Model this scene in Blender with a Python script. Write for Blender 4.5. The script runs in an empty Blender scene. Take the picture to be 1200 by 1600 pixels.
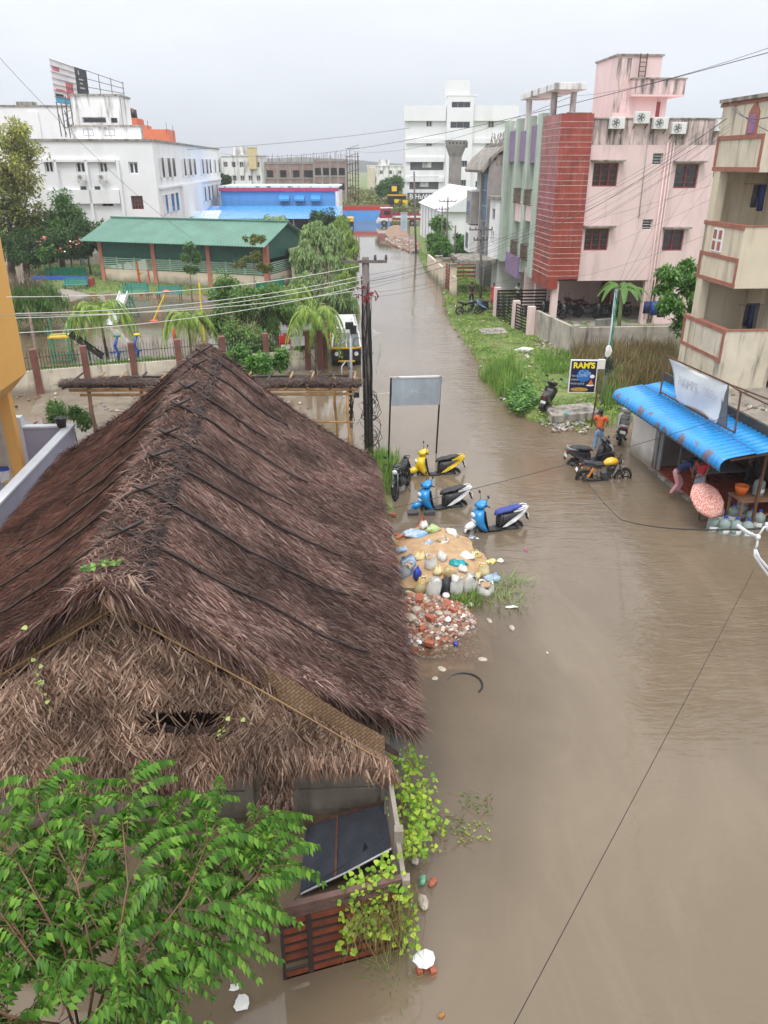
import bpy,math,random
from mathutils import Vector,Matrix,Euler,noise
random.seed(7)
R=math.radians
scene=bpy.context.scene
COL=scene.collection
# ---------------------------------------------------------------- camera
CAM_H,FPX,PITCH=9.4,1202.0,R(24.4)
cd=bpy.data.cameras.new('camera');cam=bpy.data.objects.new('camera',cd);COL.objects.link(cam)
cd.sensor_fit='VERTICAL';cd.sensor_height=32.0;cd.lens=32.0*FPX/1600.0
cd.clip_start=0.1;cd.clip_end=6000
cam.location=(0,0,CAM_H);cam.rotation_euler=(R(90)-PITCH,0,0)
scene.camera=cam
scene.render.resolution_x=768;scene.render.resolution_y=1024
# ---------------------------------------------------------------- sky, sun, exposure
SUN_EL,SUN_AZ=R(62),R(200) # high, behind the camera
w=bpy.data.worlds.new('World');scene.world=w;w.use_nodes=True
nt=w.node_tree;nt.nodes.clear()
def N(nt,t,**k):
    n=nt.nodes.new(t)
    for a,b in k.items():setattr(n,a,b)
    return n
out=N(nt,'ShaderNodeOutputWorld');bg=N(nt,'ShaderNodeBackground')
sky=N(nt,'ShaderNodeTexSky',sky_type='NISHITA',sun_disc=False,sun_elevation=SUN_EL,sun_rotation=SUN_AZ,dust_density=6.0,air_density=1.0)
tc=N(nt,'ShaderNodeTexCoord');sep=N(nt,'ShaderNodeSeparateXYZ')
nt.links.new(tc.outputs['Generated'],sep.inputs[0])
ramp=N(nt,'ShaderNodeValToRGB');cr=ramp.color_ramp # overcast cloud layer, brighter towards the zenith
cr.elements[0].position=0.0;cr.elements[0].color=(5.0,5.35,5.7,1)
cr.elements[1].position=1.0;cr.elements[1].color=(14.0,14.2,14.6,1)
for p,c in((0.04,(5.5,5.85,6.3)),(0.10,(6.1,6.4,6.95)),(0.22,(7.0,7.2,7.7)),(0.5,(10.8,11.0,11.5))):
    e=cr.elements.new(p);e.color=(*c,1)
nt.links.new(sep.outputs[2],ramp.inputs[0])
ns=N(nt,'ShaderNodeTexNoise');ns.inputs['Scale'].default_value=2.2;ns.inputs['Detail'].default_value=5;ns.inputs['Roughness'].default_value=.55
mp=N(nt,'ShaderNodeMapping');mp.inputs['Scale'].default_value=(1,1,3.5)
nt.links.new(tc.outputs['Generated'],mp.inputs[0]);nt.links.new(mp.outputs[0],ns.inputs[0])
mr=N(nt,'ShaderNodeMapRange');mr.inputs[1].default_value=.3;mr.inputs[2].default_value=.7;mr.inputs[3].default_value=.93;mr.inputs[4].default_value=1.07
nt.links.new(ns.outputs[0],mr.inputs[0])
vm=N(nt,'ShaderNodeVectorMath',operation='SCALE');nt.links.new(ramp.outputs[0],vm.inputs[0]);nt.links.new(mr.outputs[0],vm.inputs['Scale'])
mx=N(nt,'ShaderNodeMix',data_type='RGBA');mx.inputs[0].default_value=.95
nt.links.new(sky.outputs[0],mx.inputs[6]);nt.links.new(vm.outputs[0],mx.inputs[7])
nt.links.new(mx.outputs[2],bg.inputs[0]);bg.inputs[1].default_value=0.118
nt.links.new(bg.outputs[0],out.inputs[0])
sd=bpy.data.lights.new('sun','SUN');sd.energy=1.4;sd.angle=R(20);sd.color=(1,.97,.93)
sun=bpy.data.objects.new('sun',sd);COL.objects.link(sun)
# light comes from azimuth SUN_AZ (clockwise from +Y), elevation SUN_EL
sdir=Vector((math.sin(SUN_AZ)*math.cos(SUN_EL),math.cos(SUN_AZ)*math.cos(SUN_EL),math.sin(SUN_EL)))
sun.rotation_euler=sdir.to_track_quat('Z','Y').to_euler();sun.location=(0,0,60)
scene.view_settings.view_transform='Standard';scene.view_settings.look='None'
scene.view_settings.exposure=0.35;scene.view_settings.gamma=1.0
scene.render.engine='CYCLES'
scene.cycles.max_bounces=6;scene.cycles.transparent_max_bounces=12
scene.cycles.volume_bounces=0

# ---------------------------------------------------------------- measuring helpers
def ray(u,v):
    a=(u-600)/FPX;b=(800-v)/FPX;c=math.cos(PITCH);s=math.sin(PITCH)
    return Vector((a,c+b*s,-s+b*c))
def G(u,v,z=0.0):
    r=ray(u,v);t=(z-CAM_H)/r.z;return Vector((r.x*t,r.y*t,z))
def Yp(u,v,y):
    r=ray(u,v);t=y/r.y;return Vector((r.x*t,y,CAM_H+r.z*t))
def rnd(a,b):return random.uniform(a,b)
def V(*a):return Vector(a)

# ---------------------------------------------------------------- materials
MATS={}
def mat(name,col,rough=.7,var=.12,scale=2.0,bump=0.0,bscale=None,streak=None,island=0.0,hue=0.0,metal=0.0,spec=.5,translucent=0.0,col2=None,wet=0.0,low=None,coat=0.0):
    if name in MATS:return MATS[name]
    m=bpy.data.materials.new(name);m.use_nodes=True;nt=m.node_tree
    p=nt.nodes['Principled BSDF'];L=nt.links.new
    tc=N(nt,'ShaderNodeTexCoord')
    n1=N(nt,'ShaderNodeTexNoise');n1.inputs['Scale'].default_value=scale;n1.inputs['Detail'].default_value=6;n1.inputs['Roughness'].default_value=.6
    L(tc.outputs['Object'],n1.inputs[0])
    c0=[x*(1-var)for x in col];c1=[min(1,x*(1+var))for x in col]
    if col2:c0,c1=list(col),list(col2)
    rp=N(nt,'ShaderNodeValToRGB');rp.color_ramp.elements[0].position=.33;rp.color_ramp.elements[1].position=.67
    rp.color_ramp.elements[0].color=(*c0,1);rp.color_ramp.elements[1].color=(*c1,1)
    L(n1.outputs[0],rp.inputs[0]);cur=rp.outputs[0]
    if streak: # vertical rain stains on walls: (colour, amount, horizontal scale)
        mp=N(nt,'ShaderNodeMapping');mp.inputs['Scale'].default_value=(streak[2],streak[2],streak[2]*.13)
        L(tc.outputs['Object'],mp.inputs[0]);n2=N(nt,'ShaderNodeTexNoise');n2.inputs['Scale'].default_value=1;n2.inputs['Detail'].default_value=7;n2.inputs['Roughness'].default_value=.65
        L(mp.outputs[0],n2.inputs[0]);r2=N(nt,'ShaderNodeMapRange');r2.inputs[1].default_value=.52;r2.inputs[2].default_value=.74;r2.inputs[4].default_value=streak[1]
        L(n2.outputs[0],r2.inputs[0]);mxx=N(nt,'ShaderNodeMix',data_type='RGBA');L(r2.outputs[0],mxx.inputs[0]);L(cur,mxx.inputs[6]);mxx.inputs[7].default_value=(*streak[0],1);cur=mxx.outputs[2]
    if low: # mud / damp stain up to a height: (colour, z0, z1)
        sp=N(nt,'ShaderNodeSeparateXYZ');L(tc.outputs['Object'],sp.inputs[0]);ad=N(nt,'ShaderNodeMath',operation='MULTIPLY_ADD');L(n1.outputs[0],ad.inputs[0]);ad.inputs[1].default_value=(low[2]-low[1])*1.6;L(sp.outputs[2],ad.inputs[2])
        r3=N(nt,'ShaderNodeMapRange');r3.inputs[1].default_value=low[1]+(low[2]-low[1])*.8;r3.inputs[2].default_value=low[2]+(low[2]-low[1])*.8;r3.inputs[3].default_value=.85;r3.inputs[4].default_value=0
        L(ad.outputs[0],r3.inputs[0]);mxl=N(nt,'ShaderNodeMix',data_type='RGBA');L(r3.outputs[0],mxl.inputs[0]);L(cur,mxl.inputs[6]);mxl.inputs[7].default_value=(*low[0],1);cur=mxl.outputs[2]
    if island or hue:
        g=N(nt,'ShaderNodeNewGeometry');hs=N(nt,'ShaderNodeHueSaturation')
        r4=N(nt,'ShaderNodeMapRange');r4.inputs[3].default_value=1-island;r4.inputs[4].default_value=1+island;L(g.outputs['Random Per Island'],r4.inputs[0]);L(r4.outputs[0],hs.inputs['Value'])
        if hue:
            ml=N(nt,'ShaderNodeMath',operation='MULTIPLY');ml.inputs[1].default_value=7.31;L(g.outputs['Random Per Island'],ml.inputs[0]);fr=N(nt,'ShaderNodeMath',operation='FRACT');L(ml.outputs[0],fr.inputs[0])
            r5=N(nt,'ShaderNodeMapRange');r5.inputs[3].default_value=.5-hue;r5.inputs[4].default_value=.5+hue*.5;L(fr.outputs[0],r5.inputs[0]);L(r5.outputs[0],hs.inputs['Hue'])
        L(cur,hs.inputs['Color']);cur=hs.outputs[0]
    L(cur,p.inputs['Base Color'])
    p.inputs['Roughness'].default_value=rough;p.inputs['Metallic'].default_value=metal
    if 'Specular IOR Level' in p.inputs:p.inputs['Specular IOR Level'].default_value=spec
    if coat:p.inputs['Coat Weight'].default_value=coat;p.inputs['Coat Roughness'].default_value=.08
    if wet:
        r6=N(nt,'ShaderNodeMapRange');r6.inputs[1].default_value=.4;r6.inputs[2].default_value=.6;r6.inputs[3].default_value=rough;r6.inputs[4].default_value=max(.05,rough-wet);L(n1.outputs[0],r6.inputs[0]);L(r6.outputs[0],p.inputs['Roughness'])
    if bump:
        n3=N(nt,'ShaderNodeTexNoise');n3.inputs['Scale'].default_value=bscale or scale*8;n3.inputs['Detail'].default_value=4;L(tc.outputs['Object'],n3.inputs[0])
        b=N(nt,'ShaderNodeBump');b.inputs['Strength'].default_value=bump;b.inputs['Distance'].default_value=.02;L(n3.outputs[0],b.inputs['Height']);L(b.outputs[0],p.inputs['Normal'])
    if translucent:
        t=N(nt,'ShaderNodeBsdfTranslucent');L(cur,t.inputs[0]);ms=N(nt,'ShaderNodeMixShader');ms.inputs[0].default_value=translucent
        L(p.outputs[0],ms.inputs[1]);L(t.outputs[0],ms.inputs[2]);L(ms.outputs[0],nt.nodes['Material Output'].inputs[0])
    MATS[name]=m;return m

# ---------------------------------------------------------------- mesh builder
class MB:
    def __init__(s):s.v=[];s.f=[];s.mi=[]
    def add(s,vs,fs,mi=0):
        o=len(s.v);s.v.extend([tuple(p)for p in vs]);s.f.extend([tuple(i+o for i in f)for f in fs]);s.mi.extend([mi]*len(fs));return s
    def box(s,x0,x1,y0,y1,z0,z1,mi=0):
        return s.add([(x0,y0,z0),(x1,y0,z0),(x1,y1,z0),(x0,y1,z0),(x0,y0,z1),(x1,y0,z1),(x1,y1,z1),(x0,y1,z1)],
                     [(0,3,2,1),(4,5,6,7),(0,1,5,4),(1,2,6,5),(2,3,7,6),(3,0,4,7)],mi)
    def obox(s,c,size,rot=(0,0,0),mi=0):
        M=Euler(rot).to_matrix();c=Vector(c);hx,hy,hz=[a/2 for a in size]
        vs=[c+M@Vector((x,y,z))for z in(-hz,hz)for(x,y)in((-hx,-hy),(hx,-hy),(hx,hy),(-hx,hy))]
        return s.add(vs,[(0,3,2,1),(4,5,6,7),(0,1,5,4),(1,2,6,5),(2,3,7,6),(3,0,4,7)],mi)
    def bar(s,a,b,w,h=None,mi=0):
        a,b=Vector(a),Vector(b);h=h or w;d=(b-a)
        if d.length<1e-6:return s
        d.normalize();up=Vector((0,0,1))if abs(d.z)<.95 else Vector((0,1,0))
        x=d.cross(up).normalized();y=x.cross(d).normalized()
        vs=[p+x*(i*w/2)+y*(j*h/2)for p in(a,b)for(i,j)in((-1,-1),(1,-1),(1,1),(-1,1))]
        return s.add(vs,[(3,2,1,0),(4,5,6,7),(0,1,5,4),(1,2,6,5),(2,3,7,6),(3,0,4,7)],mi)
    def rings(s,rings,closed=False,caps=True,mi=0):
        n=len(rings[0]);o=len(s.v)
        for r in rings:s.v.extend([tuple(p)for p in r])
        m=len(rings);fs=[]
        for i in range(m if closed else m-1):
            a=o+i*n;b=o+((i+1)%m)*n
            for j in range(n):k=(j+1)%n;fs.append((a+j,a+k,b+k,b+j))
        if caps and not closed:
            fs.append(tuple(o+j for j in range(n))[::-1]);fs.append(tuple(o+(m-1)*n+j for j in range(n)))
        s.f.extend(fs);s.mi.extend([mi]*len(fs));return s
    def tube(s,pts,r,n=6,mi=0,closed=False):
        pts=[Vector(p)for p in pts];m=len(pts);rs=r if isinstance(r,(list,tuple))else[r]*m
        rings=[];ref=None
        for i,p in enumerate(pts):
            if closed:t=pts[(i+1)%m]-pts[i-1]
            else:t=pts[min(i+1,m-1)]-pts[max(i-1,0)]
            if t.length<1e-9:t=Vector((0,0,1))
            t.normalize()
            if ref is None:ref=Vector((0,0,1))if abs(t.z)<.9 else Vector((1,0,0))
            x=(ref-t*ref.dot(t))
            if x.length<1e-4:x=t.orthogonal()
            x.normalize();ref=x;y=t.cross(x)
            rings.append([p+x*(rs[i]*math.cos(2*math.pi*j/n))+y*(rs[i]*math.sin(2*math.pi*j/n))for j in range(n)])
        return s.rings(rings,closed=closed,mi=mi)
    def ell(s,c,r,nu=10,nv=7,mi=0,rot=None,jit=0):
        c=Vector(c);M=Euler(rot).to_matrix()if rot else Matrix.Identity(3);rr=[]
        if not isinstance(r,(tuple,list)):r=(r,r,r)
        for i in range(nv+1):
            th=math.pi*(.04+.92*i/nv)
            rr.append([c+M@Vector((r[0]*math.sin(th)*math.cos(2*math.pi*j/nu),r[1]*math.sin(th)*math.sin(2*math.pi*j/nu),-r[2]*math.cos(th)))*(1+rnd(-jit,jit))for j in range(nu)])
        # keep the centre fixed when jittering
        return s.rings(rr,mi=mi)
    def torus(s,c,R_,r,axis='y',n=20,k=7,mi=0,arc=(0,1),rw=None):
        c=Vector(c);pts=[];cl=arc==(0,1);m=n if cl else n+1
        rings=[]
        for i in range(m):
            a=2*math.pi*(arc[0]+(arc[1]-arc[0])*i/n);ring=[]
            for j in range(k):
                b=2*math.pi*j/k;q=R_+r*math.cos(b);h=(rw or r)*math.sin(b)
                if axis=='y':ring.append(c+Vector((q*math.cos(a),h,q*math.sin(a))))
                elif axis=='z':ring.append(c+Vector((q*math.cos(a),q*math.sin(a),h)))
                else:ring.append(c+Vector((h,q*math.cos(a),q*math.sin(a))))
            rings.append(ring)
        return s.rings(rings,closed=cl,mi=mi)
    def cyl(s,a,b,r,r2=None,n=12,mi=0):return s.tube([a,b],[r,r2 if r2 is not None else r],n,mi)
    def prism(s,poly,a0,a1,axis='y',mi=0):
        n=len(poly)
        def P(p,a):return(p[0],a,p[1])if axis=='y' else((p[0],p[1],a)if axis=='z' else(a,p[0],p[1]))
        vs=[P(p,a0)for p in poly]+[P(p,a1)for p in poly]
        fs=[tuple(range(n)),tuple(range(2*n-1,n-1,-1))]+[(i+n,(i+1)%n+n,(i+1)%n,i)[::1]for i in range(n)]
        return s.add(vs,fs,mi)
    def loft(s,secs,n=12,p=2.6,mi=0):
        # secs: (x, y, z, half width in y, half height in z) along x ; superellipse sections
        rings=[]
        for(x,y,z,a,b)in secs:
            ring=[]
            for j in range(n):
                t=2*math.pi*j/n;ct,st=math.cos(t),math.sin(t)
                ring.append((x,y+a*math.copysign(abs(ct)**(2/p),ct),z+b*math.copysign(abs(st)**(2/p),st)))
            rings.append(ring)
        return s.rings(rings,mi=mi)
    def quad(s,a,b,c,d,mi=0):return s.add([a,b,c,d],[(0,1,2,3)],mi)
    def build(s,name,m,parent=None,smooth=False,bevel=0,loc=None,rot=None,solid=0):
        me=bpy.data.meshes.new(name);me.from_pydata(s.v,[],s.f)
        ms=m if isinstance(m,(list,tuple))else[m]
        for q in ms:me.materials.append(q)
        if len(ms)>1:me.polygons.foreach_set('material_index',s.mi)
        if smooth:me.polygons.foreach_set('use_smooth',[True]*len(me.polygons))
        me.update();o=bpy.data.objects.new(name,me);COL.objects.link(o)
        if parent:o.parent=parent
        if loc is not None:o.location=loc
        if rot is not None:o.rotation_euler=rot
        if bevel:
            b=o.modifiers.new('bevel','BEVEL');b.width=bevel;b.segments=2;b.limit_method='ANGLE';b.angle_limit=R(40)
        if solid:
            b=o.modifiers.new('solid','SOLIDIFY');b.thickness=solid
        return o

def tag(o,label=None,cat=None,group=None,kind=None):
    if label:o['label']=label
    if cat:o['category']=cat
    if group:o['group']=group
    if kind:o['kind']=kind
    return o
def thing(name,label,cat,loc=(0,0,0),rz=0.0,group=None):
    o=bpy.data.objects.new(name,None);COL.objects.link(o);o.location=loc;o.rotation_euler=(0,0,rz);o.empty_display_size=.3
    return tag(o,label,cat,group)
KIDS={}
def copy_tree(o,parent=None):
    c=o.copy();COL.objects.link(c)
    if parent:c.parent=parent
    for ch in list(o.children):copy_tree(ch,c)
    return c
def dup(o,loc,rz=None,label=None,group=None,scale=None,rot=None):
    c=copy_tree(o);c.location=loc
    if rz is not None:c.rotation_euler=(0,0,rz)
    if rot is not None:c.rotation_euler=rot
    if label:c['label']=label
    if group:c['group']=group
    if scale:c.scale=(scale,)*3 if not isinstance(scale,tuple)else scale
    return c
def loc_px(T,u,v,axis,val):
    """point on the plane local axis = val of thing T seen at photo position u, v, in T's own coordinates"""
    rz=T.rotation_euler[2];M=Matrix.Rotation(-rz,3,'Z');o=M@(Vector((0,0,CAM_H))-T.location);d=M@ray(u,v)
    i='xyz'.index(axis);t=(val-o[i])/d[i];return o+d*t

STREET=R(4.33) # the street runs along +Y turned by this angle
SD=Vector((-math.sin(STREET),math.cos(STREET),0));SE=Vector((math.cos(STREET),math.sin(STREET),0))

# ---------------------------------------------------------------- facades with real openings
def front(d0=0.0,sgn=1):return lambda s,z,d:(s,d0+d*sgn,z)
def side(x0=0.0,sgn=1):return lambda s,z,d:(x0+d*sgn,s,z)
def facade(mb,P,s0,s1,z0,z1,holes,t=.2,mi=0,rev=None):
    xs=sorted(set([s0,s1]+[h[0]for h in holes]+[h[1]for h in holes]));zs=sorted(set([z0,z1]+[h[2]for h in holes]+[h[3]for h in holes]))
    rev=mi if rev is None else rev
    xs=[x for x in xs if s0-1e-6<=x<=s1+1e-6];zs=[z for z in zs if z0-1e-6<=z<=z1+1e-6]
    for i in range(len(xs)-1):
        for j in range(len(zs)-1):
            cx,cz=(xs[i]+xs[i+1])/2,(zs[j]+zs[j+1])/2
            if any(h[0]<cx<h[1]and h[2]<cz<h[3]for h in holes):continue
            mb.quad(P(xs[i],zs[j],0),P(xs[i+1],zs[j],0),P(xs[i+1],zs[j+1],0),P(xs[i],zs[j+1],0),mi)
    for(a,b,c,d)in holes:
        mb.quad(P(a,c,0),P(b,c,0),P(b,c,t),P(a,c,t),rev);mb.quad(P(a,d,0),P(b,d,0),P(b,d,t),P(a,d,t),rev)
        mb.quad(P(a,c,0),P(a,d,0),P(a,d,t),P(a,c,t),rev);mb.quad(P(b,c,0),P(b,d,0),P(b,d,t),P(b,c,t),rev)
def pbox(mb,P,s0,s1,z0,z1,d0,d1,mi=0):
    vs=[P(s,z,d)for d in(d0,d1)for(s,z)in((s0,z0),(s1,z0),(s1,z1),(s0,z1))]
    mb.add(vs,[(0,1,2,3),(7,6,5,4),(0,4,5,1),(1,5,6,2),(2,6,7,3),(3,7,4,0)],mi)
def window(T,P,h,fm,gm,nx=2,ny=1,t=.2,fw=.06,shade=None,bars=0,name='window'):
    a,b,c,d=h;m=MB();e=.002
    pbox(m,P,a+e,a+fw,c+e,d-e,t-.08,t-.02);pbox(m,P,b-fw,b-e,c+e,d-e,t-.08,t-.02)
    pbox(m,P,a+fw,b-fw,c+e,c+fw,t-.08,t-.02);pbox(m,P,a+fw,b-fw,d-fw,d-e,t-.08,t-.02)
    for i in range(1,nx):x=a+(b-a)*i/nx;pbox(m,P,x-fw*.6,x+fw*.6,c+fw,d-fw,t-.075,t-.025)
    for i in range(1,ny):z=c+(d-c)*i/ny;pbox(m,P,a+fw,b-fw,z-fw*.5,z+fw*.5,t-.07,t-.03)
    for i in range(bars):z=c+(d-c)*(i+1)/(bars+1);pbox(m,P,a+fw,b-fw,z-.012,z+.012,t-.15,t-.125)
    o=m.build(name,fm,T);g=MB();pbox(g,P,a+e,b-e,c+e,d-e,t-.012,t+.03);g.build('pane',gm,o)
    if shade is not None:
        s=MB();pbox(s,P,a-.2,b+.25,d+.08,d+.17,-.45,0.0);s.build('sunshade',shade,T,bevel=.01)
    return o
# ================================================================ GROUND, WATER
def poly_sd(p,poly):
    x,y=p;inside=False;dm=1e9;n=len(poly)
    for i in range(n):
        x0,y0=poly[i];x1,y1=poly[(i+1)%n]
        if(y0>y)!=(y1>y)and x<(x1-x0)*(y-y0)/(y1-y0)+x0:inside=not inside
        dx,dy=x1-x0,y1-y0;L2=dx*dx+dy*dy or 1e-9
        t=max(0,min(1,((x-x0)*dx+(y-y0)*dy)/L2));q=math.hypot(x-x0-t*dx,y-y0-t*dy);dm=min(dm,q)
    return dm if inside else-dm
def gp(*uv):return[tuple(G(u,v)[:2])for(u,v)in uv]
VERGE=gp((640,356),(644,375),(652,395),(662,420),(690,445),(694,475),(700,500),(722,530),(748,570),(772,605),(796,640),(840,664),(900,672),(945,668),(985,655))+[(12.5,27.5),(60,30),(60,140)]
PARKN=gp((60,598),(60,575),(180,562),(420,547),(424,562))
PARKF=gp((30,452),(30,408),(150,404),(240,438),(455,445),(455,462),(150,462))
BACKL=gp((40,612),(60,600),(420,575),(520,575),(470,640),(200,720),(110,660),(40,668),(20,640))
SAND=gp((600,838),(640,822),(690,822),(742,838),(768,868),(772,900),(748,928),(690,930),(610,925))
RUB=gp((600,925),(680,930),(735,948),(745,975),(720,1003),(650,1024),(600,1022))
ROAD_L=gp((460,700),(600,720),(604,745),(612,800),(600,850),(560,850))
FARR=gp((598,353),(640,352),(650,395),(620,385),(596,366))
def bbox(pl,m=3):return(min(p[0]for p in pl)-m,max(p[0]for p in pl)+m,min(p[1]for p in pl)-m,max(p[1]for p in pl)+m)
REG=[(VERGE,.16,.8,1),(PARKN,.10,1.2,1),(PARKF,.12,2.0,1),(BACKL,.10,1.5,2),(SAND,.24,1.2,3),(RUB,.22,.9,4),(ROAD_L,.06,.5,1),(FARR,.55,3.0,4)]
REG=[(p,h,wd,m,bbox(p))for p,h,wd,m in REG]
def terrain(x,y):
    """height and material of the ground"""
    n=noise.noise(Vector((x*.6,y*.6,0)));n2=noise.noise(Vector((x*2.1,y*2.1,5)))
    h=-.22+.05*n;k=0
    dist_out=max(-75-x,x-62,y-150,-60-y)
    if dist_out>0:return(min(.25,-.2+dist_out*.2),1)
    for poly,hh,wd,m,bb in REG:
        if not(bb[0]<x<bb[1]and bb[2]<y<bb[3]):continue
        d=poly_sd((x,y),poly)+n*.35*wd*.5+n2*.12
        if d>-1.0:
            t=max(0,min(1,(d+.35)/wd));t=t*t*(3-2*t)
            q=-.22+(hh+.22)*t+(n2*.04+n*.05)*t
            if q>h:h=q;k=m if d>-.5 else 0
    return(h,k)
def axis_steps(a,b,fine,c0,c1):
    """fine spacing between c0 and c1, widening outside"""
    xs=[];x=c0
    while x<c1:xs.append(x);x+=fine
    s=fine;x=c1
    while x<b:xs.append(x);s*=1.13;x+=s
    xs.append(b);s=fine;x=c0
    while x>a:s*=1.13;x-=s;xs.append(max(x,a))
    return sorted(set(xs))
gx=axis_steps(-1500,1500,.22,-8,13);gy=axis_steps(-200,3500,.25,2,46)
mud=mat('mud_ground',(.16,.11,.07),.55,.25,1.2,bump=.5,bscale=9)
grassy=mat('grassy_soil',(.085,.15,.03),.9,.3,1.6,bump=.8,bscale=14,col2=(.20,.22,.07))
dirt=mat('dirt_with_litter',(.15,.115,.08),.8,.3,1.6,bump=.8,bscale=10,col2=(.22,.19,.14))
sandm=mat('wet_sand',(.40,.255,.135),.9,.15,5,bump=1,bscale=45,col2=(.54,.36,.20))
rubm=mat('brick_dust',(.24,.12,.075),.9,.3,5,bump=.8,bscale=25,col2=(.33,.25,.18))
g=MB();nx=len(gx);TH=[]
for y in gy:
    for x in gx:
        h,k=terrain(x,y);g.v.append((x,y,h));TH.append(k)
for j in range(len(gy)-1):
    for i in range(nx-1):
        a=j*nx+i;g.f.append((a,a+1,a+nx+1,a+nx));g.mi.append(max(TH[a],TH[a+1],TH[a+nx],TH[a+nx+1]))
ground=tag(g.build('ground',[mud,grassy,dirt,sandm,rubm],smooth=True),kind='structure')

# flood water: one level sheet, muddy body, clearer over the shallows beside the rubble
wm=bpy.data.materials.new('flood_water');wm.use_nodes=True;nt=wm.node_tree;L=nt.links.new
p=nt.nodes['Principled BSDF'];tc=N(nt,'ShaderNodeTexCoord');O=tc.outputs['Object']
n1=N(nt,'ShaderNodeTexNoise');n1.inputs['Scale'].default_value=.12;n1.inputs['Detail'].default_value=4;L(O,n1.inputs[0])
rp=N(nt,'ShaderNodeValToRGB');rp.color_ramp.elements[0].position=.35;rp.color_ramp.elements[1].position=.65
rp.color_ramp.elements[0].color=(.134,.099,.064,1);rp.color_ramp.elements[1].color=(.180,.139,.094,1);L(n1.outputs[0],rp.inputs[0])
# silt streaks carried by the current
ms_=N(nt,'ShaderNodeMapping');ms_.inputs['Scale'].default_value=(.55,.16,1);ms_.inputs['Rotation'].default_value=(0,0,R(18));L(O,ms_.inputs[0])
n2_=N(nt,'ShaderNodeTexNoise');n2_.inputs['Scale'].default_value=1.1;n2_.inputs['Detail'].default_value=9;n2_.inputs['Roughness'].default_value=.62;n2_.inputs['Distortion'].default_value=1.6;L(ms_.outputs[0],n2_.inputs[0])
r2_=N(nt,'ShaderNodeMapRange');r2_.inputs[1].default_value=.45;r2_.inputs[2].default_value=.72;r2_.inputs[4].default_value=.4;L(n2_.outputs[0],r2_.inputs[0])
x2_=N(nt,'ShaderNodeMix',data_type='RGBA');L(r2_.outputs[0],x2_.inputs[0]);L(rp.outputs[0],x2_.inputs[6]);x2_.inputs[7].default_value=(.228,.178,.122,1);L(x2_.outputs[2],p.inputs['Base Color'])
p.inputs['Roughness'].default_value=.03;p.inputs['IOR'].default_value=1.45;p.inputs['Specular IOR Level'].default_value=.5
def wave(scale,sx,sy,rot,det=3):
    m=N(nt,'ShaderNodeMapping');m.inputs['Scale'].default_value=(sx,sy,1);m.inputs['Rotation'].default_value=(0,0,rot);L(O,m.inputs[0])
    n=N(nt,'ShaderNodeTexNoise');n.inputs['Scale'].default_value=scale;n.inputs['Detail'].default_value=det;n.inputs['Roughness'].default_value=.5;n.inputs['Distortion'].default_value=.4;L(m.outputs[0],n.inputs[0]);return n.outputs[0]
wa=wave(1.5,.8,2.2,R(-25));wb=wave(6.5,.6,1.7,R(-12),3)
# wind patches where the surface is rougher
wp=N(nt,'ShaderNodeTexNoise');wp.inputs['Scale'].default_value=.16;wp.inputs['Detail'].default_value=2;L(O,wp.inputs[0])
sx=N(nt,'ShaderNodeSeparateXYZ');L(O,sx.inputs[0])
def mth(op,a,b=None):
    n=N(nt,'ShaderNodeMath',operation=op)
    for i,q in enumerate((a,b)):
        if q is None:continue
        if isinstance(q,(int,float)):n.inputs[i].default_value=q
        else:L(q,n.inputs[i])
    return n.outputs[0]
def mrange(src,a,b,c,d):
    n=N(nt,'ShaderNodeMapRange');n.inputs[1].default_value=a;n.inputs[2].default_value=b;n.inputs[3].default_value=c;n.inputs[4].default_value=d;L(src,n.inputs[0]);return n.outputs[0]
xm=mrange(sx.outputs[0],.5,4.5,.12,1.0);pm=mrange(wp.outputs[0],.42,.58,.3,1.0)
ym=mrange(sx.outputs[1],3,14,.35,1.0);far=mrange(sx.outputs[1],30,90,1.0,.45)
amp=mth('MULTIPLY',mth('MULTIPLY',xm,pm),mth('MULTIPLY',ym,far))
hh=mth('ADD',mth('MULTIPLY',wa,.8),mth('MULTIPLY',wb,.34));hgt=mth('MULTIPLY',hh,amp)
bp=N(nt,'ShaderNodeBump');bp.inputs['Strength'].default_value=1.0;bp.inputs['Distance'].default_value=.048;L(hgt,bp.inputs['Height']);L(bp.outputs[0],p.inputs['Normal'])
# shallow clear water: a body property set by how near the mounds of sand and rubble are
vd=N(nt,'ShaderNodeVectorMath',operation='DISTANCE');L(O,vd.inputs[0]);vd.inputs[1].default_value=(1.6,17.2,0)
ms1=N(nt,'ShaderNodeMapping');ms1.inputs['Scale'].default_value=(1,.36,1);L(O,ms1.inputs[0])
vd2=N(nt,'ShaderNodeVectorMath',operation='DISTANCE');L(ms1.outputs[0],vd2.inputs[0]);vd2.inputs[1].default_value=(.95,14.4*.36,0)
wn=N(nt,'ShaderNodeTexNoise');wn.inputs['Scale'].default_value=.9;L(O,wn.inputs[0])
cl=mrange(mth('ADD',vd2.outputs['Value'],mth('MULTIPLY',wn.outputs[0],.8)),.9,3.1,.7,0.0)
tr=N(nt,'ShaderNodeBsdfTransparent');tr.inputs[0].default_value=(.95,.88,.78,1);lw=N(nt,'ShaderNodeFresnel');lw.inputs['IOR'].default_value=1.33;L(bp.outputs[0],lw.inputs['Normal'])
cl=mth('MULTIPLY',cl,mth('SUBTRACT',1.0,lw.outputs[0]))
msx=N(nt,'ShaderNodeMixShader');L(cl,msx.inputs[0]);L(p.outputs[0],msx.inputs[1]);L(tr.outputs[0],msx.inputs[2]);L(msx.outputs[0],nt.nodes['Material Output'].inputs[0])
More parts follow.
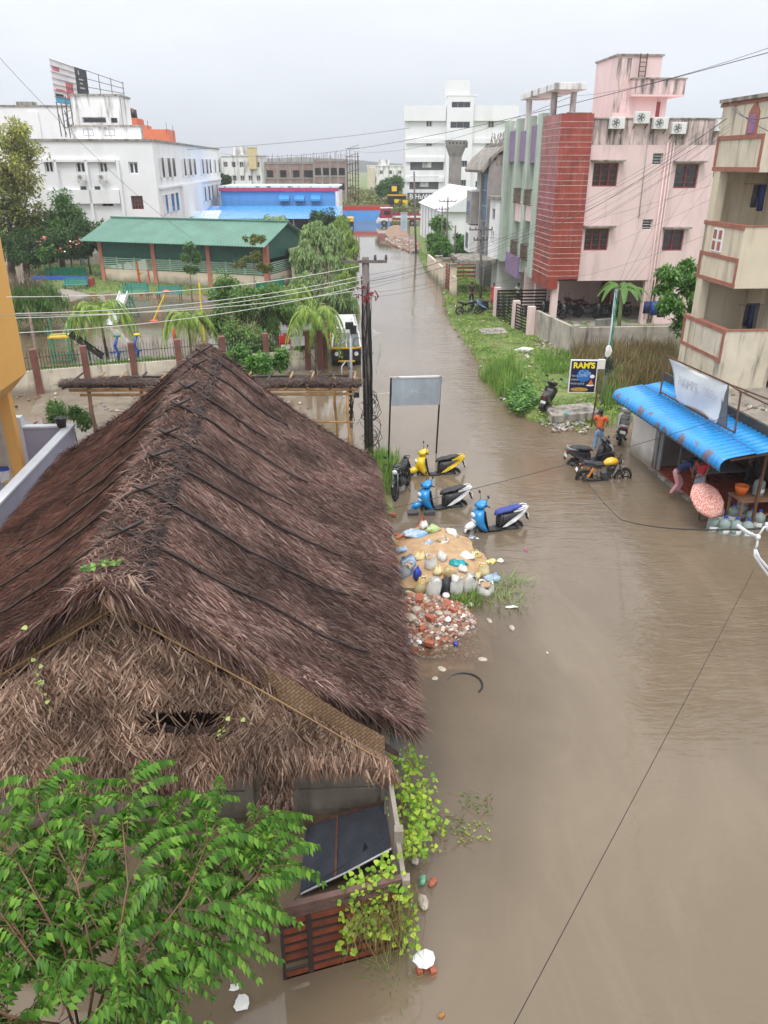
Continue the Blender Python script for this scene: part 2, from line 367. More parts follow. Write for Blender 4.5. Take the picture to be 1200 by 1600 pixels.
wtr=MB();wtr.quad((-80,-60,0),(70,-60,0),(70,160,0),(-80,160,0));tag(wtr.build('water',wm),kind='structure')

# paved path inside the park and the yard slabs
pavem=mat('pavers',(.21,.19,.18),.45,.15,3,bump=.3,wet=.25)
nt=pavem.node_tree;br=N(nt,'ShaderNodeTexBrick');br.inputs['Scale'].default_value=1.6;br.inputs['Color1'].default_value=(.24,.22,.21,1);br.inputs['Color2'].default_value=(.17,.155,.15,1);br.inputs['Mortar'].default_value=(.08,.07,.06,1);br.inputs['Mortar Size'].default_value=.03
t_=N(nt,'ShaderNodeTexCoord');nt.links.new(t_.outputs['Object'],br.inputs[0]);nt.links.new(br.outputs[0],nt.nodes['Principled BSDF'].inputs['Base Color'])
m=MB();pts=[G(424,562,.05),G(504,562,.05),G(470,492,.05),G(462,450,.05),G(443,450,.05),G(438,500,.05)]
m.add(pts,[tuple(range(6))]);tag(m.build('path',pavem),kind='structure')
def under(x,y):return terrain(x,y)[0]

# ---------------------------------------------------------------- far land
def land(name,pts,hts,m,col):
    mb=MB();n=len(pts)
hm=mat('far_scrub_hill',(.045,.06,.035),.95,.3,.02)
mb=MB();ring0=[];ring1=[]
for i in range(60):
    x=-700+i*24;y0=900;h=8+14*max(0,noise.noise(Vector((i*.13,3,0))))+7*math.exp(-((x+190)/130)**2)+1.5*noise.noise(Vector((i*.7,9,0)))
    mb.v+=[(x,y0,-1),(x,y0+60,h*.8),(x,y0+160,h),(x,y0+500,-1)]
for i in range(59):
    for j in range(3):a=i*4+j;mb.f.append((a,a+4,a+5,a+1));mb.mi.append(0)
tag(mb.build('hills',hm,smooth=True),kind='structure')
# ================================================================ BUILDINGS
glass=mat('dark_window_glass',(.025,.028,.032),.12,.3,1.5,spec=.8)
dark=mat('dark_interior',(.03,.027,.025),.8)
black=mat('black_paint',(.012,.012,.013),.35)
conc=mat('raw_concrete',(.30,.28,.25),.85,.2,1.3,bump=.4,streak=((.10,.09,.08),.7,2.0))
slab=mat('weathered_slab',(.33,.30,.26),.85,.2,2,bump=.4,streak=((.06,.055,.05),.8,3))
pinkw=mat('pink_wall',(.74,.565,.55),.75,.06,.5,bump=.1,streak=((.33,.27,.25),.42,1.3))
pinkd=mat('stained_pink_parapet',(.68,.53,.51),.8,.12,1.2,bump=.2,streak=((.09,.08,.07),.95,2.4))
redt=mat('red_tile_cladding',(.29,.055,.04),.4,.25,1.6,bump=.3,wet=.1,streak=((.55,.28,.24),.35,5))
whline=mat('white_grout',(.62,.50,.46),.7,.3,4)
maroon=mat('maroon_window_frame',(.27,.05,.055),.5)
greenw=mat('pale_green_wall',(.42,.49,.42),.75,.08,.7,streak=((.14,.14,.12),.6,1.5))
purple=mat('purple_panel',(.25,.17,.29),.7,.1,1,streak=((.13,.11,.13),.5,2))
whitew=mat('white_wall',(.80,.80,.81),.7,.03,.4,streak=((.52,.51,.49),.35,.5))
whites=mat('stained_white_wall',(.76,.75,.74),.75,.06,.5,streak=((.10,.09,.08),.95,1.1))
cream=mat('cream_wall',(.60,.53,.40),.8,.07,.8,bump=.15,streak=((.16,.13,.10),.75,2.0))
creamd=mat('stained_cream_wall',(.58,.52,.41),.8,.12,1.2,bump=.25,streak=((.07,.06,.05),.95,3.0))
browntrim=mat('brown_trim',(.32,.12,.08),.7,.15,3,streak=((.09,.05,.04),.5,4))
brick=mat('brick_infill',(.30,.20,.17),.9,.2,1.0,streak=((.14,.11,.10),.7,.8))
bluew=mat('blue_painted_wall',(.10,.33,.74),.6,.06,.6,streak=((.05,.2,.5),.4,1.2))
blueroof=mat('blue_metal_roof',(.06,.30,.66),.3,.12,.5,wet=.1)
roofgreen=mat('green_metal_roof',(.10,.225,.165),.4,.15,.5)
greend=mat('dark_green_sheet',(.02,.10,.075),.5)
salmon=mat('salmon_pillar',(.48,.18,.13),.7,.1,1)
creamlow=mat('cream_low_wall',(.66,.56,.44),.8,.08,.8,low=((.13,.14,.08),.1,.8))
greenbar=mat('green_rail',(.36,.56,.42),.5)
acm=mat('ac_casing',(.72,.72,.70),.5,.06,2)
greym=mat('grey_metal',(.28,.29,.30),.45)
rust=mat('rusty_steel',(.11,.05,.03),.7,.4,8)
tilec=mat('red_band_tile',(.4,.1,.07),.6)

for q_m,lo_,hi_ in((pinkd,.44,.62),(whites,.50,.66),(slab,.45,.62),(pinkw,.50,.72)):
    for n_ in q_m.node_tree.nodes:
        if n_.bl_idname=='ShaderNodeMapRange' and abs(n_.inputs[1].default_value-.52)<1e-4:n_.inputs[1].default_value=lo_;n_.inputs[2].default_value=hi_
# ---------------------------------------------------------------- pink apartment block
PC=G(859,508,.2)
pb=thing('apartment_building','pink three storey apartment block with red tiled corner, open bike parking below and stained parapet','building',PC,STREET)
F=front(0);S=side(0)
ZB,ZT=2.65,11.45
wins=[(1.76,3.24,7.95,9.2),(1.66,3.12,4.4,5.65),(6.66,8.05,7.85,9.15),(6.5,7.75,4.35,5.55)]
sm=[(5.2,5.8,9.1,9.72),(5.1,5.72,5.55,6.15),(8.95,9.35,8.4,9.8),(9.0,9.6,5.6,6.15),(10.8,11.5,7.9,9.2)]
m=MB();facade(m,F,1.45,15,ZB,ZT,wins+sm,.22)
m.box(1.45,15,.22,.24,ZB,ZB+.02)
m.quad((0,14.2,ZB),(15,14.2,ZB),(15,14.2,ZT),(0,14.2,ZT));m.quad((15,0,ZB),(15,14.2,ZB),(15,14.2,ZT),(15,0,ZT))
m.quad((0,0,ZB+.01),(15,0,ZB+.01),(15,14.2,ZB+.01),(0,14.2,ZB+.01));m.quad((.1,.25,ZT-.9),(15,.25,ZT-.9),(15,14.2,ZT-.9),(.1,14.2,ZT-.9))
m.box(1.45,15,.002,.15,ZT-.9,ZT)
m.build('wall',pinkw,pb)
m=MB();m.box(1.4,15.05,-.06,.2,ZT,ZT+.09);m.box(14.9,15.1,.2,14,ZT,ZT+.09);m.box(-.1,1.3,-.18,.2,ZT+.28,ZT+.34)
m.build('parapet_coping',slab,pb,bevel=.015)
m=MB();m.box(1.46,15,-.006,0,ZT-1.3,ZT);m.build('parapet_stain',pinkd,pb)
# red tiled corner with thin white joints
m=MB();m.box(-.42,1.45,-.16,.5,ZB+.12,ZT+.28);m.box(-.42,-.1,.5,3.6,ZB-.45,ZT+.28);m.box(-.42,.2,-.155,.5,ZB-.45,ZB+.12)
cl=m.build('tile_cladding',redt,pb)
j=MB();z=ZB+.25
i=0
while z<ZT+.1:
    zz=z+(.05 if i%3==0 else 0);j.box(-.44,1.455,-.175,-.16,zz,zz+.022);j.box(-.44,-.42,-.16,3.6,zz,zz+.022);z+=.31 if i%2 else .36;i+=1
j.build('grout_line',whline,cl)
m=MB()
for x,y in((.0,.05),(-.1,3.6),(5.8,.05),(11,.05),(.6,7.5)):m=MB();m.box(x,x+.38,y,y+.38,-.3,ZB);m.build('pillar',pinkw,pb)
m=MB();m.box(-.1,15,6.6,6.8,-.3,ZB);m.box(4.6,5.2,6.4,6.6,0,ZB-.02);m.box(6.6,15,.12,.3,-.3,ZB)
m.build('back_wall',pinkw,pb)
m=MB();m.box(7.6,8.1,.08,.12,1.2,1.8);m.build('vent',dark,pb)
m=MB();m.box(5.3,6.0,6.35,6.39,0,2.1);m.build('door',maroon,pb)
m=MB();m.box(-.4,15,-.3,7,-.3,-.02);m.build('floor',conc,pb)
for k,h in enumerate(wins):window(pb,F,h,maroon,glass,3 if k<2 else 2,1,.22,.07,shade=slab,bars=3)
for h in sm:window(pb,F,h,whites,glass,1,1,.22,.05,bars=3)
# drain pipes
for x in(5.95,6.15,6.32,9.35,9.6,9.75,1.5+3.25):
    m=MB();m.tube([(x,-.08,ZT-(1.2 if x<9 else .9)),(x,-.08,ZB+.1),(x,-.08,.3)]if x>5 else[(x,-.05,ZT-.6),(x+.05,-.05,6.2)],.045 if x>5 else .02,7);m.build('drain_pipe',pinkw if x>5 else greym,pb,smooth=True)
# stair head room with water tank room above it
m=MB()
st=(3.9,6.6,4.0,8.0)
m.box(st[0],st[1],st[2],st[3],ZT-.9,15.0);m.box(st[0]+.9,8.0,3.4,8.0,12.85,13.75)
m.box(st[0]+.9,7.3,4.2,8.0,ZT-.9,12.85)
m.build('stair_head',pinkw,pb)
m=MB();m.box(st[0]-.08,st[1]+.1,st[2]-.08,st[3]+.05,15.0,15.1);m.box(st[0]+.85,8.06,3.34,8.05,13.75,13.83);m.build('roof_slab',slab,pb)
m=MB();m.box(st[0]+.92,7.98,3.392,3.4,12.95,13.75);m.box(st[0],4.75,3.993,4.0,12.0,14.9);m.build('parapet_stain',pinkd,pb)
m=MB()
for x in(5.2,5.6):m.bar((x,3.85,13.8),(x,3.85,15.12),.05)
for i in range(5):m.bar((5.2,3.85,13.95+i*.24),(5.6,3.85,13.95+i*.24),.035)
m.build('ladder',rust,pb)
m=MB();m.box(5.9,6.9,4.13,4.2,11.1,12.6);m.build('stair_window',maroon,pb)
# roof-top portal frame
m=MB();m.box(-.2,.15,3.0,3.3,ZT-.5,13.0);m.box(-.2,.15,9.0,9.3,ZT-.5,13.0);m.box(-.55,1.3,1.2,9.6,13.0,13.35);m.box(1.0,1.3,3.0,3.3,ZT,13.0)
m.build('portal_frame',whites,pb,bevel=.02)
# street side: pale green ribs, purple panels, balconies
gh=[(5.3,6.6,3.2,5.6),(5.3,6.6,6.8,9.0),(8.0,9.4,3.4,5.4),(8.0,9.4,6.8,9.0),(11.6,12.6,3.4,5.2),(11.6,12.6,6.8,8.8)]
m=MB();facade(m,S,3.4,14.2,2.5,ZT,gh,.35);m.build('street_wall',greenw,pb)
for h in gh:window(pb,S,h,pinkw,glass,2,1,.35,.06,bars=0)
m=MB()
for y0,y1 in((3.7,4.9),(6.8,7.6),(9.9,10.6),(13.1,14.2)):m=MB();m.box(-.45,0,y0,y1,ZB-.3,ZT+.5);m.build('rib',greenw,pb)
for q in((-.3,0,4.95,6.75,9.2,ZT-.1),(-.3,0,7.7,9.8,9.3,ZT-.3),(-.6,-.3,7.0,10.8,1.9,3.3),(-.3,0,10.7,13,9.3,ZT-.2)):m=MB();m.box(*q);m.build('purple_panel',purple,pb)
for q in((-.35,0,4.95,6.75,5.7,6.7),(-.35,0,7.7,9.8,5.5,6.7)):m=MB();m.box(*q);m.build('balcony_front',pinkw,pb)
for y0,y1,z0 in((5.0,6.7,6.7),(5.0,6.7,3.3),(7.7,9.8,6.7),(7.7,9.8,3.3)):
    m=MB()
    for zz in(z0,z0+.45,z0+.9):m.bar((-.55,y0,zz),(-.55,y1,zz),.05)
    k=y0
    while k<=y1+.01:m.bar((-.55,k,z0),(-.55,k,z0+.9),.035);k+=.24
    for yy in(y0,y1):m.bar((-.55,yy,z0+.9),(0,yy,z0+.9),.04);m.bar((-.55,yy,z0),(0,yy,z0),.04)
    m.build('balcony_railing',rust,pb)
# air conditioners hung on the parapet
def aircon(lbl,lc,rz):
    t=thing('air_conditioner',lbl,'air conditioner',lc,rz,'air conditioners on the parapet')
    m=MB();m.box(-.42,.42,0,.32,0,.6);m.build('casing',acm,t,bevel=.02)
    m=MB();m.torus((-.1,-.005,.3),.22,.018,'y',20,5);
    for r_ in(.07,.14):m.torus((-.1,-.008,.3),r_,.008,'y',16,4)
    m.build('fan_ring',greym,t)
    m=MB()
    for k in range(5):a=k*1.257;m.obox((-.1+.1*math.cos(a),.002,.3+.1*math.sin(a)),(.16,.006,.07),(0,-a,0))
    m.build('fan_blade',black,t)
    m=MB();m.bar((-.35,.05,0),(-.35,.45,-.25),.04);m.bar((.35,.05,0),(.35,.45,-.25),.04);m.build('bracket',rust,t)
    return t
Mpb=Matrix.Translation(PC)@Matrix.Rotation(STREET,4,'Z')
for(x,z,l)in((2.75,10.95,'air conditioner on the parapet just above the left pink window pair'),(4.15,11.22,'air conditioner on the parapet beneath the stair head door'),(5.25,10.95,'air conditioner with pipes below it, third from the red tiles'),(6.35,10.7,'larger low hung air conditioner, fourth from the red tiles'),(8.95,10.85,'air conditioner at the far end of the pink parapet beside the cream house')):
    a=aircon(l,Mpb@Vector((x,-.42,z)),STREET)
# compound wall and gates round the parking
wallm=mat('mossy_compound_wall',(.40,.36,.31),.9,.2,1.5,bump=.5,streak=((.06,.055,.045),.95,2.2))
c0,c1,c2=G(836,525,.1),G(892,557,.1),None
t=thing('compound_wall','low mossy grey compound wall in front of the bike parking and banana plant','wall',c1,STREET)
m=MB();m.box(0,16,0,.2,-.3,1.5);m.box(0,.28,-.03,.25,-.3,1.62);m.box(5.5,5.8,-.03,.25,-.3,1.62)
M_=Matrix.Rotation(-STREET,3,'Z');q=M_@(c0-c1)
m.bar((.1,.1,.6),(q.x,q.y,.6),.2,1.8);m.build('panel',wallm,t)
m=MB();m.box(q.x-.5,q.x-.1,q.y-.1,q.y+.3,-.3,1.7);m.box(q.x-.9,q.x-.5,q.y+2,q.y+2.4,-.3,1.7);m.box(q.x-1.2,q.x-.8,q.y+6.1,q.y+6.5,-.3,1.9);m.build('gate_post',pinkw,t)
def slat_gate(lbl,a,b,h,mtl,n=9,z0=.15,nm='slatted_gate'):
    a,b=Vector(a),Vector(b);g=thing(nm,lbl,'gate',(a.x,a.y,0));b=b-a;a=Vector((0,0,0));b.z=0
    m=MB()
    for i in range(n):z=z0+.08+(h-.1)*i/(n-1);m.bar((a.x,a.y,z),(b.x,b.y,z),.03,h/n*.55)
    m.build('slat',mtl,g);m=MB()
    for p_ in(a,b,(a+b)/2):m.bar((p_.x,p_.y,z0-.1),(p_.x,p_.y,z0+h),.05)
    m.build('gate_frame',mtl,g);return g
Mw=Matrix.Translation(c1)@Matrix.Rotation(STREET,4,'Z')
g1=Mw@Vector((q.x-.4,q.y+.3,0));g2=Mw@Vector((q.x-.75,q.y+2.0,0));g3=Mw@Vector((q.x-.8,q.y+2.5,0));g4=Mw@Vector((q.x-1.05,q.y+6,0))
slat_gate('narrow black slatted gate leaf between pink posts beside the grass',g1,g2,1.5,black)
slat_gate('wide black slatted gate leaf standing open before the pink block',g3,g4,1.6,black)
slat_gate('black slatted sliding gate across the drive of the pink block',g4,g4+SE*3.2,1.7,black)

# ---------------------------------------------------------------- houses beyond the pink block
def simple_block(t,x0,x1,y0,y1,z1,m,name='wall'):
    b=MB();b.box(x0,x1,y0,y1,-.4,z1);return b.build(name,m,t)
MX=lambda x,y,z=0:Mpb@Vector((x,y,z-.2))
def px_on(T,u,v,axis,val):return loc_px(T,u,v,axis,val)
wh=thing('small_white_house','narrow white house with grey window boxes between the green block and the blue glass house','house',MX(-.75,14.3),STREET)
m=MB();hs=[(.5,1.5,3.6,4.6),(1.9,2.9,3.6,4.6),(.6,2.6,5.4,6.2)]
facade(m,front(0),0,5,2.6,6.9,[(.9,1.6,4.6,5.6)],.2);facade(m,side(0),0,4.5,2.6,6.9,hs,.2);m.quad((0,0,6.9),(5,0,6.9),(5,4.5,6.9),(0,4.5,6.9));m.box(.4,5,.3,4.5,-.3,2.6);m.build('wall',whitew,wh)
for h in hs:window(wh,side(0),h,greym,glass,2,1,.2,.06,bars=3)
window(wh,front(0),(.9,1.6,4.6,5.6),greym,glass,1,1,.2,.06)
wh.scale=(1,.5,1)
m=MB();m.box(-.3,5,-.3,4.8,6.9,7.1);m.box(-.7,.2,-.1,4.6,2.3,2.6);m.build('roof',slab,wh)
bgm=mat('blue_glass',(.03,.10,.17),.15,.25,.7,spec=.8)
greyt=mat('grey_stone_tile',(.33,.31,.30),.6,.12,1.5,streak=((.18,.17,.16),.5,1))
bh=thing('tiled_roof_house','tall grey house with a blue glass stair front and broken curved eave','house',MX(-.35,17.2),STREET);bh.scale=(1,.68,1)
m=MB();fh=[(.2,1.0,8.2,9.6)]
m.box(0,9,0,11,-.4,9.2);m.box(-.9,0,7.2,10.6,4.6,7.2);m.box(-.5,0,4.5,5.1,-.3,9.6);m.box(-.5,0,0,.5,-.3,9.6);m.build('wall',greyt,bh)
m=MB();m.box(-.35,0,.55,4.4,.8,9.4);m.build('glass_front',bgm,bh)
m=MB()
for i in range(7):m.box(-.38,-.35,.55,4.4,1.6+i*1.15,1.66+i*1.15)
for i in range(4):m.box(-.38,-.35,1.3+i*.8,1.34+i*.8,.8,9.4)
m.build('mullion',greym,bh)
for q in(7.2,7.32),(2.3,4.5):m=MB();m.box(-.95,0,7.2,10.6,*q);m.build('balcony',whitew,bh)
for zz in(1.0,5.2):
    m=MB();m.box(-.99,-.9,7.8,9.6,zz+(0 if zz>4 else 1.6),zz+(1.3 if zz>4 else 2.9));w_=m.build('window',greym,bh);m=MB();m.box(-1.0,-.99,7.9,9.5,zz+(.1 if zz>4 else 1.7),zz+(1.2 if zz>4 else 2.8));m.build('pane',glass,w_)
m=MB() # curved eave: a shell bent over the front
ar=[]
for i in range(9):
    a=R(8+i*9.5);ar.append((-1.6+3.2*math.sin(a)*.9,8.6+2.6*(1-math.cos(a))if False else 8.3+2.5*math.sin(a)))
prof=[(-1.1,8.9),(-.8,9.4),(-.4,9.9),(.1,10.3),(.8,10.8),(1.6,11.0),(1.6,10.8),(.8,10.5),(.1,10.05),(-.3,9.6),(-.7,9.1),(-1.0,8.7)]
m.prism(prof,-.3,11.3,'y');m.box(0,9,.002,10.99,9.2,10.0);m.box(.5,9,.3,10.9,10,10.8);m.build('eave',slab,bh)
m=MB()
for i in range(26):x,y=rnd(-.3,1.6),rnd(-.5,3);m.bar((x,y,10.6+x*.3),(x+rnd(-.4,.4),y+rnd(-.3,.3),11.3+x*.3+rnd(-.1,.4)),.04)
m.build('rubble',slab,bh)
# compound walls and gates along the street edge
cw=thing('street_wall','cream compound wall with stone capped gate posts before the grey house','wall',MX(-4.2,11.5),STREET)
m=MB();m.box(0,.2,0,1.2,-.4,1.6);m.box(0,.2,5.4,16,-.4,1.6);m.box(-.1,.35,1.2,1.65,-.4,2.3);m.box(-.1,.35,5.0,5.4,-.4,2.3);m.box(-.1,.35,9,9.4,-.4,2.1)
m.build('panel',creamlow,cw);m=MB()
for y in(1.42,5.2,9.2):m.box(-.2,.45,y-.32,y+.32,2.31 if y<8 else 2.11,2.45 if y<8 else 2.22)
m.box(.5,3,.5,5.5,2.5,2.75);m.build('cap',slab,cw)
redg=mat('red_gate_paint',(.22,.045,.03),.5,.2,3)
slat_gate('brick red slatted gate between stone capped posts of the grey house',MX(-4.1,13.2),MX(-4.1,16.4),1.9,redg)
slat_gate('wide reddish brown gate at the end of the grass beside the bushes',G(702,434,.1),G(746,434,.1),1.9,redg,6)

# ---------------------------------------------------------------- large white building at the end
bw=thing('office_building','large white five storey building with dark window bands and a shop on the ground floor','building',G(632,330,.3)+Vector((0,0,-.3)),0)
bx=lambda u,v,y=0:loc_px(bw,u,v,'y',y)
def hrect(T,u0,v0,u1,v1,d=0,ax='y'):
    a=loc_px(T,u0,v0,ax,d);b=loc_px(T,u1,v1,ax,d);i=0 if ax=='y' else 1
    return(min(a[i],b[i]),max(a[i],b[i]),min(a[2],b[2]),max(a[2],b[2]))
hw=[hrect(bw,666,186,675,198),hrect(bw,666,217,675,229),hrect(bw,763,187,772,199),hrect(bw,760,217,771,230)]
hd=[hrect(bw,641,246,693,266),hrect(bw,640,276,685,296),hrect(bw,738,248,760,268)]
hs=[hrect(bw,702,249,730,261),hrect(bw,702,280,729,291),hrect(bw,743,283,757,293)]
fr=F
m=MB();facade(m,front(0),0,22.0,0,19.0,hw+hd+[hs[2],hrect(bw,638,307,694,325)],.5)
m.quad((0,0,0),(0,18,0),(0,18,19),(0,0,19));m.quad((22,0,0),(22,18,0),(22,18,19),(22,0,19));m.quad((0,0,16),(22,0,16),(22,18,16),(0,18,16));m.build('wall',whitew,bw)
for q in[(-.3,8.0,-.6,.5,17.0,19.7),(13.4,22.3,-.6,.5,17.0,19.7)]+[(.2,7.9,-.35,0,z,z+.9)for z in(13.0,9.6,5.9)]+[(13.6,21.8,-.35,0,z,z+.9)for z in(13.0,9.6)]:m=MB();m.box(*q);m.build('band',whitew,bw)
m=MB();tw=[hrect(bw,706,159,735,168,-1.2),hrect(bw,704,190,734,200,-1.2),hrect(bw,703,221,731,231,-1.2),hrect(bw,719,251,730,261,-1.2),hrect(bw,718,281,728,291,-1.2)]
facade(m,front(-1.2),8.1,13.4,0,21.3,tw,.6);m.box(8.1,8.12,-1.2,3,0,21.3);m.box(13.38,13.4,-1.2,3,0,21.3);m.box(7.95,14.2,-1.25,4,21.3,21.55);m.box(8.0,12.4,-.9,4,21.55,24.0);m.build('stair_tower',whitew,bw)
greypanel=mat('dark_cladding',(.10,.095,.095),.5,.1,1)
for h in hw:window(bw,front(0),h,whitew,greypanel,2,1,.5,.12)
for h in hs[2:]:window(bw,front(0),h,greym,glass,2,1,.5,.1)
for h in tw:window(bw,front(-1.2),h,greym,glass,3,1,.6,.08)
for h in hd:
    m=MB();P_=front(.3);pbox(m,P_,h[0],h[1],h[2],h[3],0,.1);o=m.build('cladding_band',greypanel,bw)
    c_=(h[0]+h[1])/2;m=MB();pbox(m,front(.22),c_-.9,c_+.9,h[2]+.5,h[3]-.6,0,.08);m.build('light_window',whites,o)
# shop front with its name board
def text(s,size,loc,rot,m,parent,name='lettering',ext=.01,align='LEFT',bold=0):
    cu=bpy.data.curves.new(name,'FONT');cu.body=s;cu.size=size;cu.extrude=ext;cu.offset=bold;cu.align_x=align
    tmp=bpy.data.objects.new(name,cu);COL.objects.link(tmp);dg=bpy.context.evaluated_depsgraph_get();me=bpy.data.meshes.new_from_object(tmp.evaluated_get(dg));bpy.data.objects.remove(tmp)
    me.materials.clear();me.materials.append(m);o=bpy.data.objects.new(name,me);COL.objects.link(o);o.parent=parent;o.location=loc;o.rotation_euler=rot;return o
h=hrect(bw,638,307,694,325)
m=MB();pbox(m,front(-.5),h[0]-.2,h[1]+.1,h[3]-.9,h[3]+.7,0,.4);sg=m.build('shop_sign',mat('slate_board',(.07,.085,.09),.5),bw)
wt=mat('white_letters',(.85,.85,.85),.5)
text('B HuWo',1.35,(h[0]+.2,-.52,h[3]-.45),(R(90),0,0),wt,sg,bold=.03);m=MB();m.box(h[0]+5.2,h[1]-.3,-.52,-.5,h[3]-.25,h[3]-.15);m.build('underline',wt,sg)
window(bw,front(0),h,greym,glass,5,1,.5,.08)
m=MB();m.box(14,21,-.3,-.1,1.0,3.6);m.build('dark_shutter',black,bw);gm=mat('green_board',(.08,.65,.12),.5);m=MB();m.box(14.3,16.6,-.45,-.31,3.3,4.4);m.build('green_sign',gm,bw)
# ---------------------------------------------------------------- flared concrete pier left standing before it
pr_=thing('concrete_pier','tall raw concrete pier with flared square head standing before the white building','pier',Yp(709,322,120).xy.to_3d(),0)
m=MB();zt=9.4+1.6;s_=.86
zb,z1,z2=-.3,Yp(709,245,120).z,Yp(709,228,120).z
m.rings([[(-s_,-s_,z),(s_,-s_,z),(s_,s_,z),(-s_,s_,z)]for z,s_ in((zb,.82),(z1,.82),(z2,1.35),(z2+.7,1.4))]);m.build('shaft',mat('pier_concrete',(.22,.20,.185),.85,.25,.6,bump=.3,streak=((.08,.07,.065),.7,1.4)),pr_)
m=MB()
for i in range(5):m.cyl((-1.0+.5*i,-1.43,z2+.35),(-1.0+.5*i,-1.405,z2+.35),.12)
m.build('socket',black,pr_)
# white industrial sheds at the foot
sh=thing('white_shed','low white pitched shed with sheet roof beside the concrete pier','shed',G(700,398,.2),STREET)
A=[loc_px(sh,u,v,'y',y)for u,v,y in((702,340,6),(742,313,22))]
m=MB();m.box(0,8,4,26,-.3,4.2);m.build('wall',whitew,sh);m=MB();m.add([(-.3,3.6,4.2),(8.3,3.6,4.2),(8.3,26.4,4.2),(-.3,26.4,4.2),(4,3.6,6.6),(4,26.4,6.6)],[(0,1,4),(3,5,2),(0,4,5,3),(1,2,5,4),(0,3,2,1)]);m.build('roof',mat('white_sheet',(.7,.71,.73),.5,.05,.5),sh)
m=MB()
for i in range(7):m=MB();m.box(-.06,0,5+i*3,5.1+i*3,0,4.1);m.build('post',greym,sh)

# ---------------------------------------------------------------- cream house on the right
ch=thing('cream_house','cream three storey house with stacked balconies, brown trim and rain stains','house',(10.9,23.6,0),STREET)
m=MB();bal=MB();trim=MB();st_=MB()
m.box(1.65,12,2.2,3.9,-.3,11.0) # main body set back behind the balconies
m.box(1.65,12,.9,2.2,9.2,11.0)
m.box(1.72,1.98,.75,2.2,2.9,9.2);m.box(.0,1.65,3.3,3.5,2.9,9.2)
m.box(-.02,.25,3.05,3.3,-.3,9.2)
o=m.build('wall',cream,ch)
m=MB();m.box(1.98,12,.95,2.2,2.9,9.2);m.build('front_wall',mat('pale_mauve_wall',(.52,.47,.46),.8,.06,1,streak=((.3,.26,.24),.4,1.5)),ch)
def balc(z0,z1,y0,y1,x1,name,mm):
    b=MB();b.box(0,.14,y0,y1,z0,z1);b.box(.14,x1,y0,y0+.14,z0,z1);b.box(.14,x1,y0+.14,y1,z0,z0+.15);b.box(.14,.6,y1-.14,y1,z0,z1)
    o=b.build(name,mm,ch,bevel=.01);t=MB();e=.03
    t.box(-e,0,y0-e,y1+e,z1-.1,z1+.03);t.box(-e,0,y0-e,y1+e,z0+.02,z0+.14)
    t.box(0,.17,y0-e,y1+e,z1,z1+.03);t.box(.17,x1,y0-e,y0+.17,z1,z1+.03)
    return o,t
b1,t1=balc(5.85,7.66,.95,3.55,1.7,'balcony',cream)
t1.box(-.03,0,.95,3.55,6.62,6.74);t1.box(-.03,0,.95,1.05,5.99,6.62);t1.box(-.03,0,3.45,3.55,5.99,6.62);t1.build('trim',browntrim,b1)
wq=MB()
for dy in(0,.35):wq.box(-.04,0,2.15+dy,2.45+dy,6.8,7.5)
fq=wq.build('mock_window',whitew,b1)
for dy in(0,.35):
    for dz in(0,.34):wq=MB();wq.box(-.05,-.04,2.2+dy,2.4+dy,6.85+dz,7.12+dz);wq.build('recess',browntrim,fq)
b0,t0=balc(2.6,4.55,.95,3.95,1.7,'balcony',creamd)
t0.box(-.03,0,.95,3.95,3.55,3.66);t0.box(-.03,0,.95,1.08,3.66,4.45);t0.box(-.03,0,3.82,3.95,3.66,4.45);t0.build('trim',browntrim,b0)
b2,t2=balc(9.15,11.1,.75,3.6,2.2,'top_parapet',creamd)
t2.box(-.03,0,.75,3.6,10.05,10.17);t2.box(-.03,0,.75,.87,9.3,10.05);t2.box(-.03,0,3.48,3.6,9.3,10.05)
t2.add([(-.035,1.25,10.17),(-.035,1.85,10.17),(-.035,1.85,10.75),(-.035,1.55,11.05),(-.035,1.25,10.75),(0,1.25,10.17),(0,1.85,10.17),(0,1.85,10.75),(0,1.55,11.05),(0,1.25,10.75)],[(4,3,2,1,0),(0,1,6,5),(1,2,7,6),(2,3,8,7),(3,4,9,8),(4,0,5,9)])
t2.build('trim',browntrim,b2)
m=MB();m.box(-.045,-.035,1.36,1.74,10.2,10.7);m.build('picture_tile',mat('blue_picture_tile',(.10,.10,.42),.3,.7,9,col2=(.42,.12,.08)),b2)
m=MB();m.box(-.1,2.4,.65,3.7,11.1,11.2);m.build('coping',slab,ch)
m=MB();m.box(.1,12,2.0,4.0,11.0,11.1);m.build('roof',slab,ch)
for x,z in((2.6,3.6),(5.6,3.6),(3.2,6.6),(5.6,6.6)):m=MB();m.box(x,x+.9,.9,.95,z,z+1.4);w_=m.build('window',greym,ch);m=MB();m.box(x+.07,x+.42,.89,.9,z+.07,z+1.33);m.box(x+.48,x+.83,.89,.9,z+.07,z+1.33);m.build('pane',glass,w_)
m=MB();m.box(1.2,1.65,2.16,2.2,3.0,5.2);m.build('door',mat('grey_door',(.12,.115,.12),.6),ch)

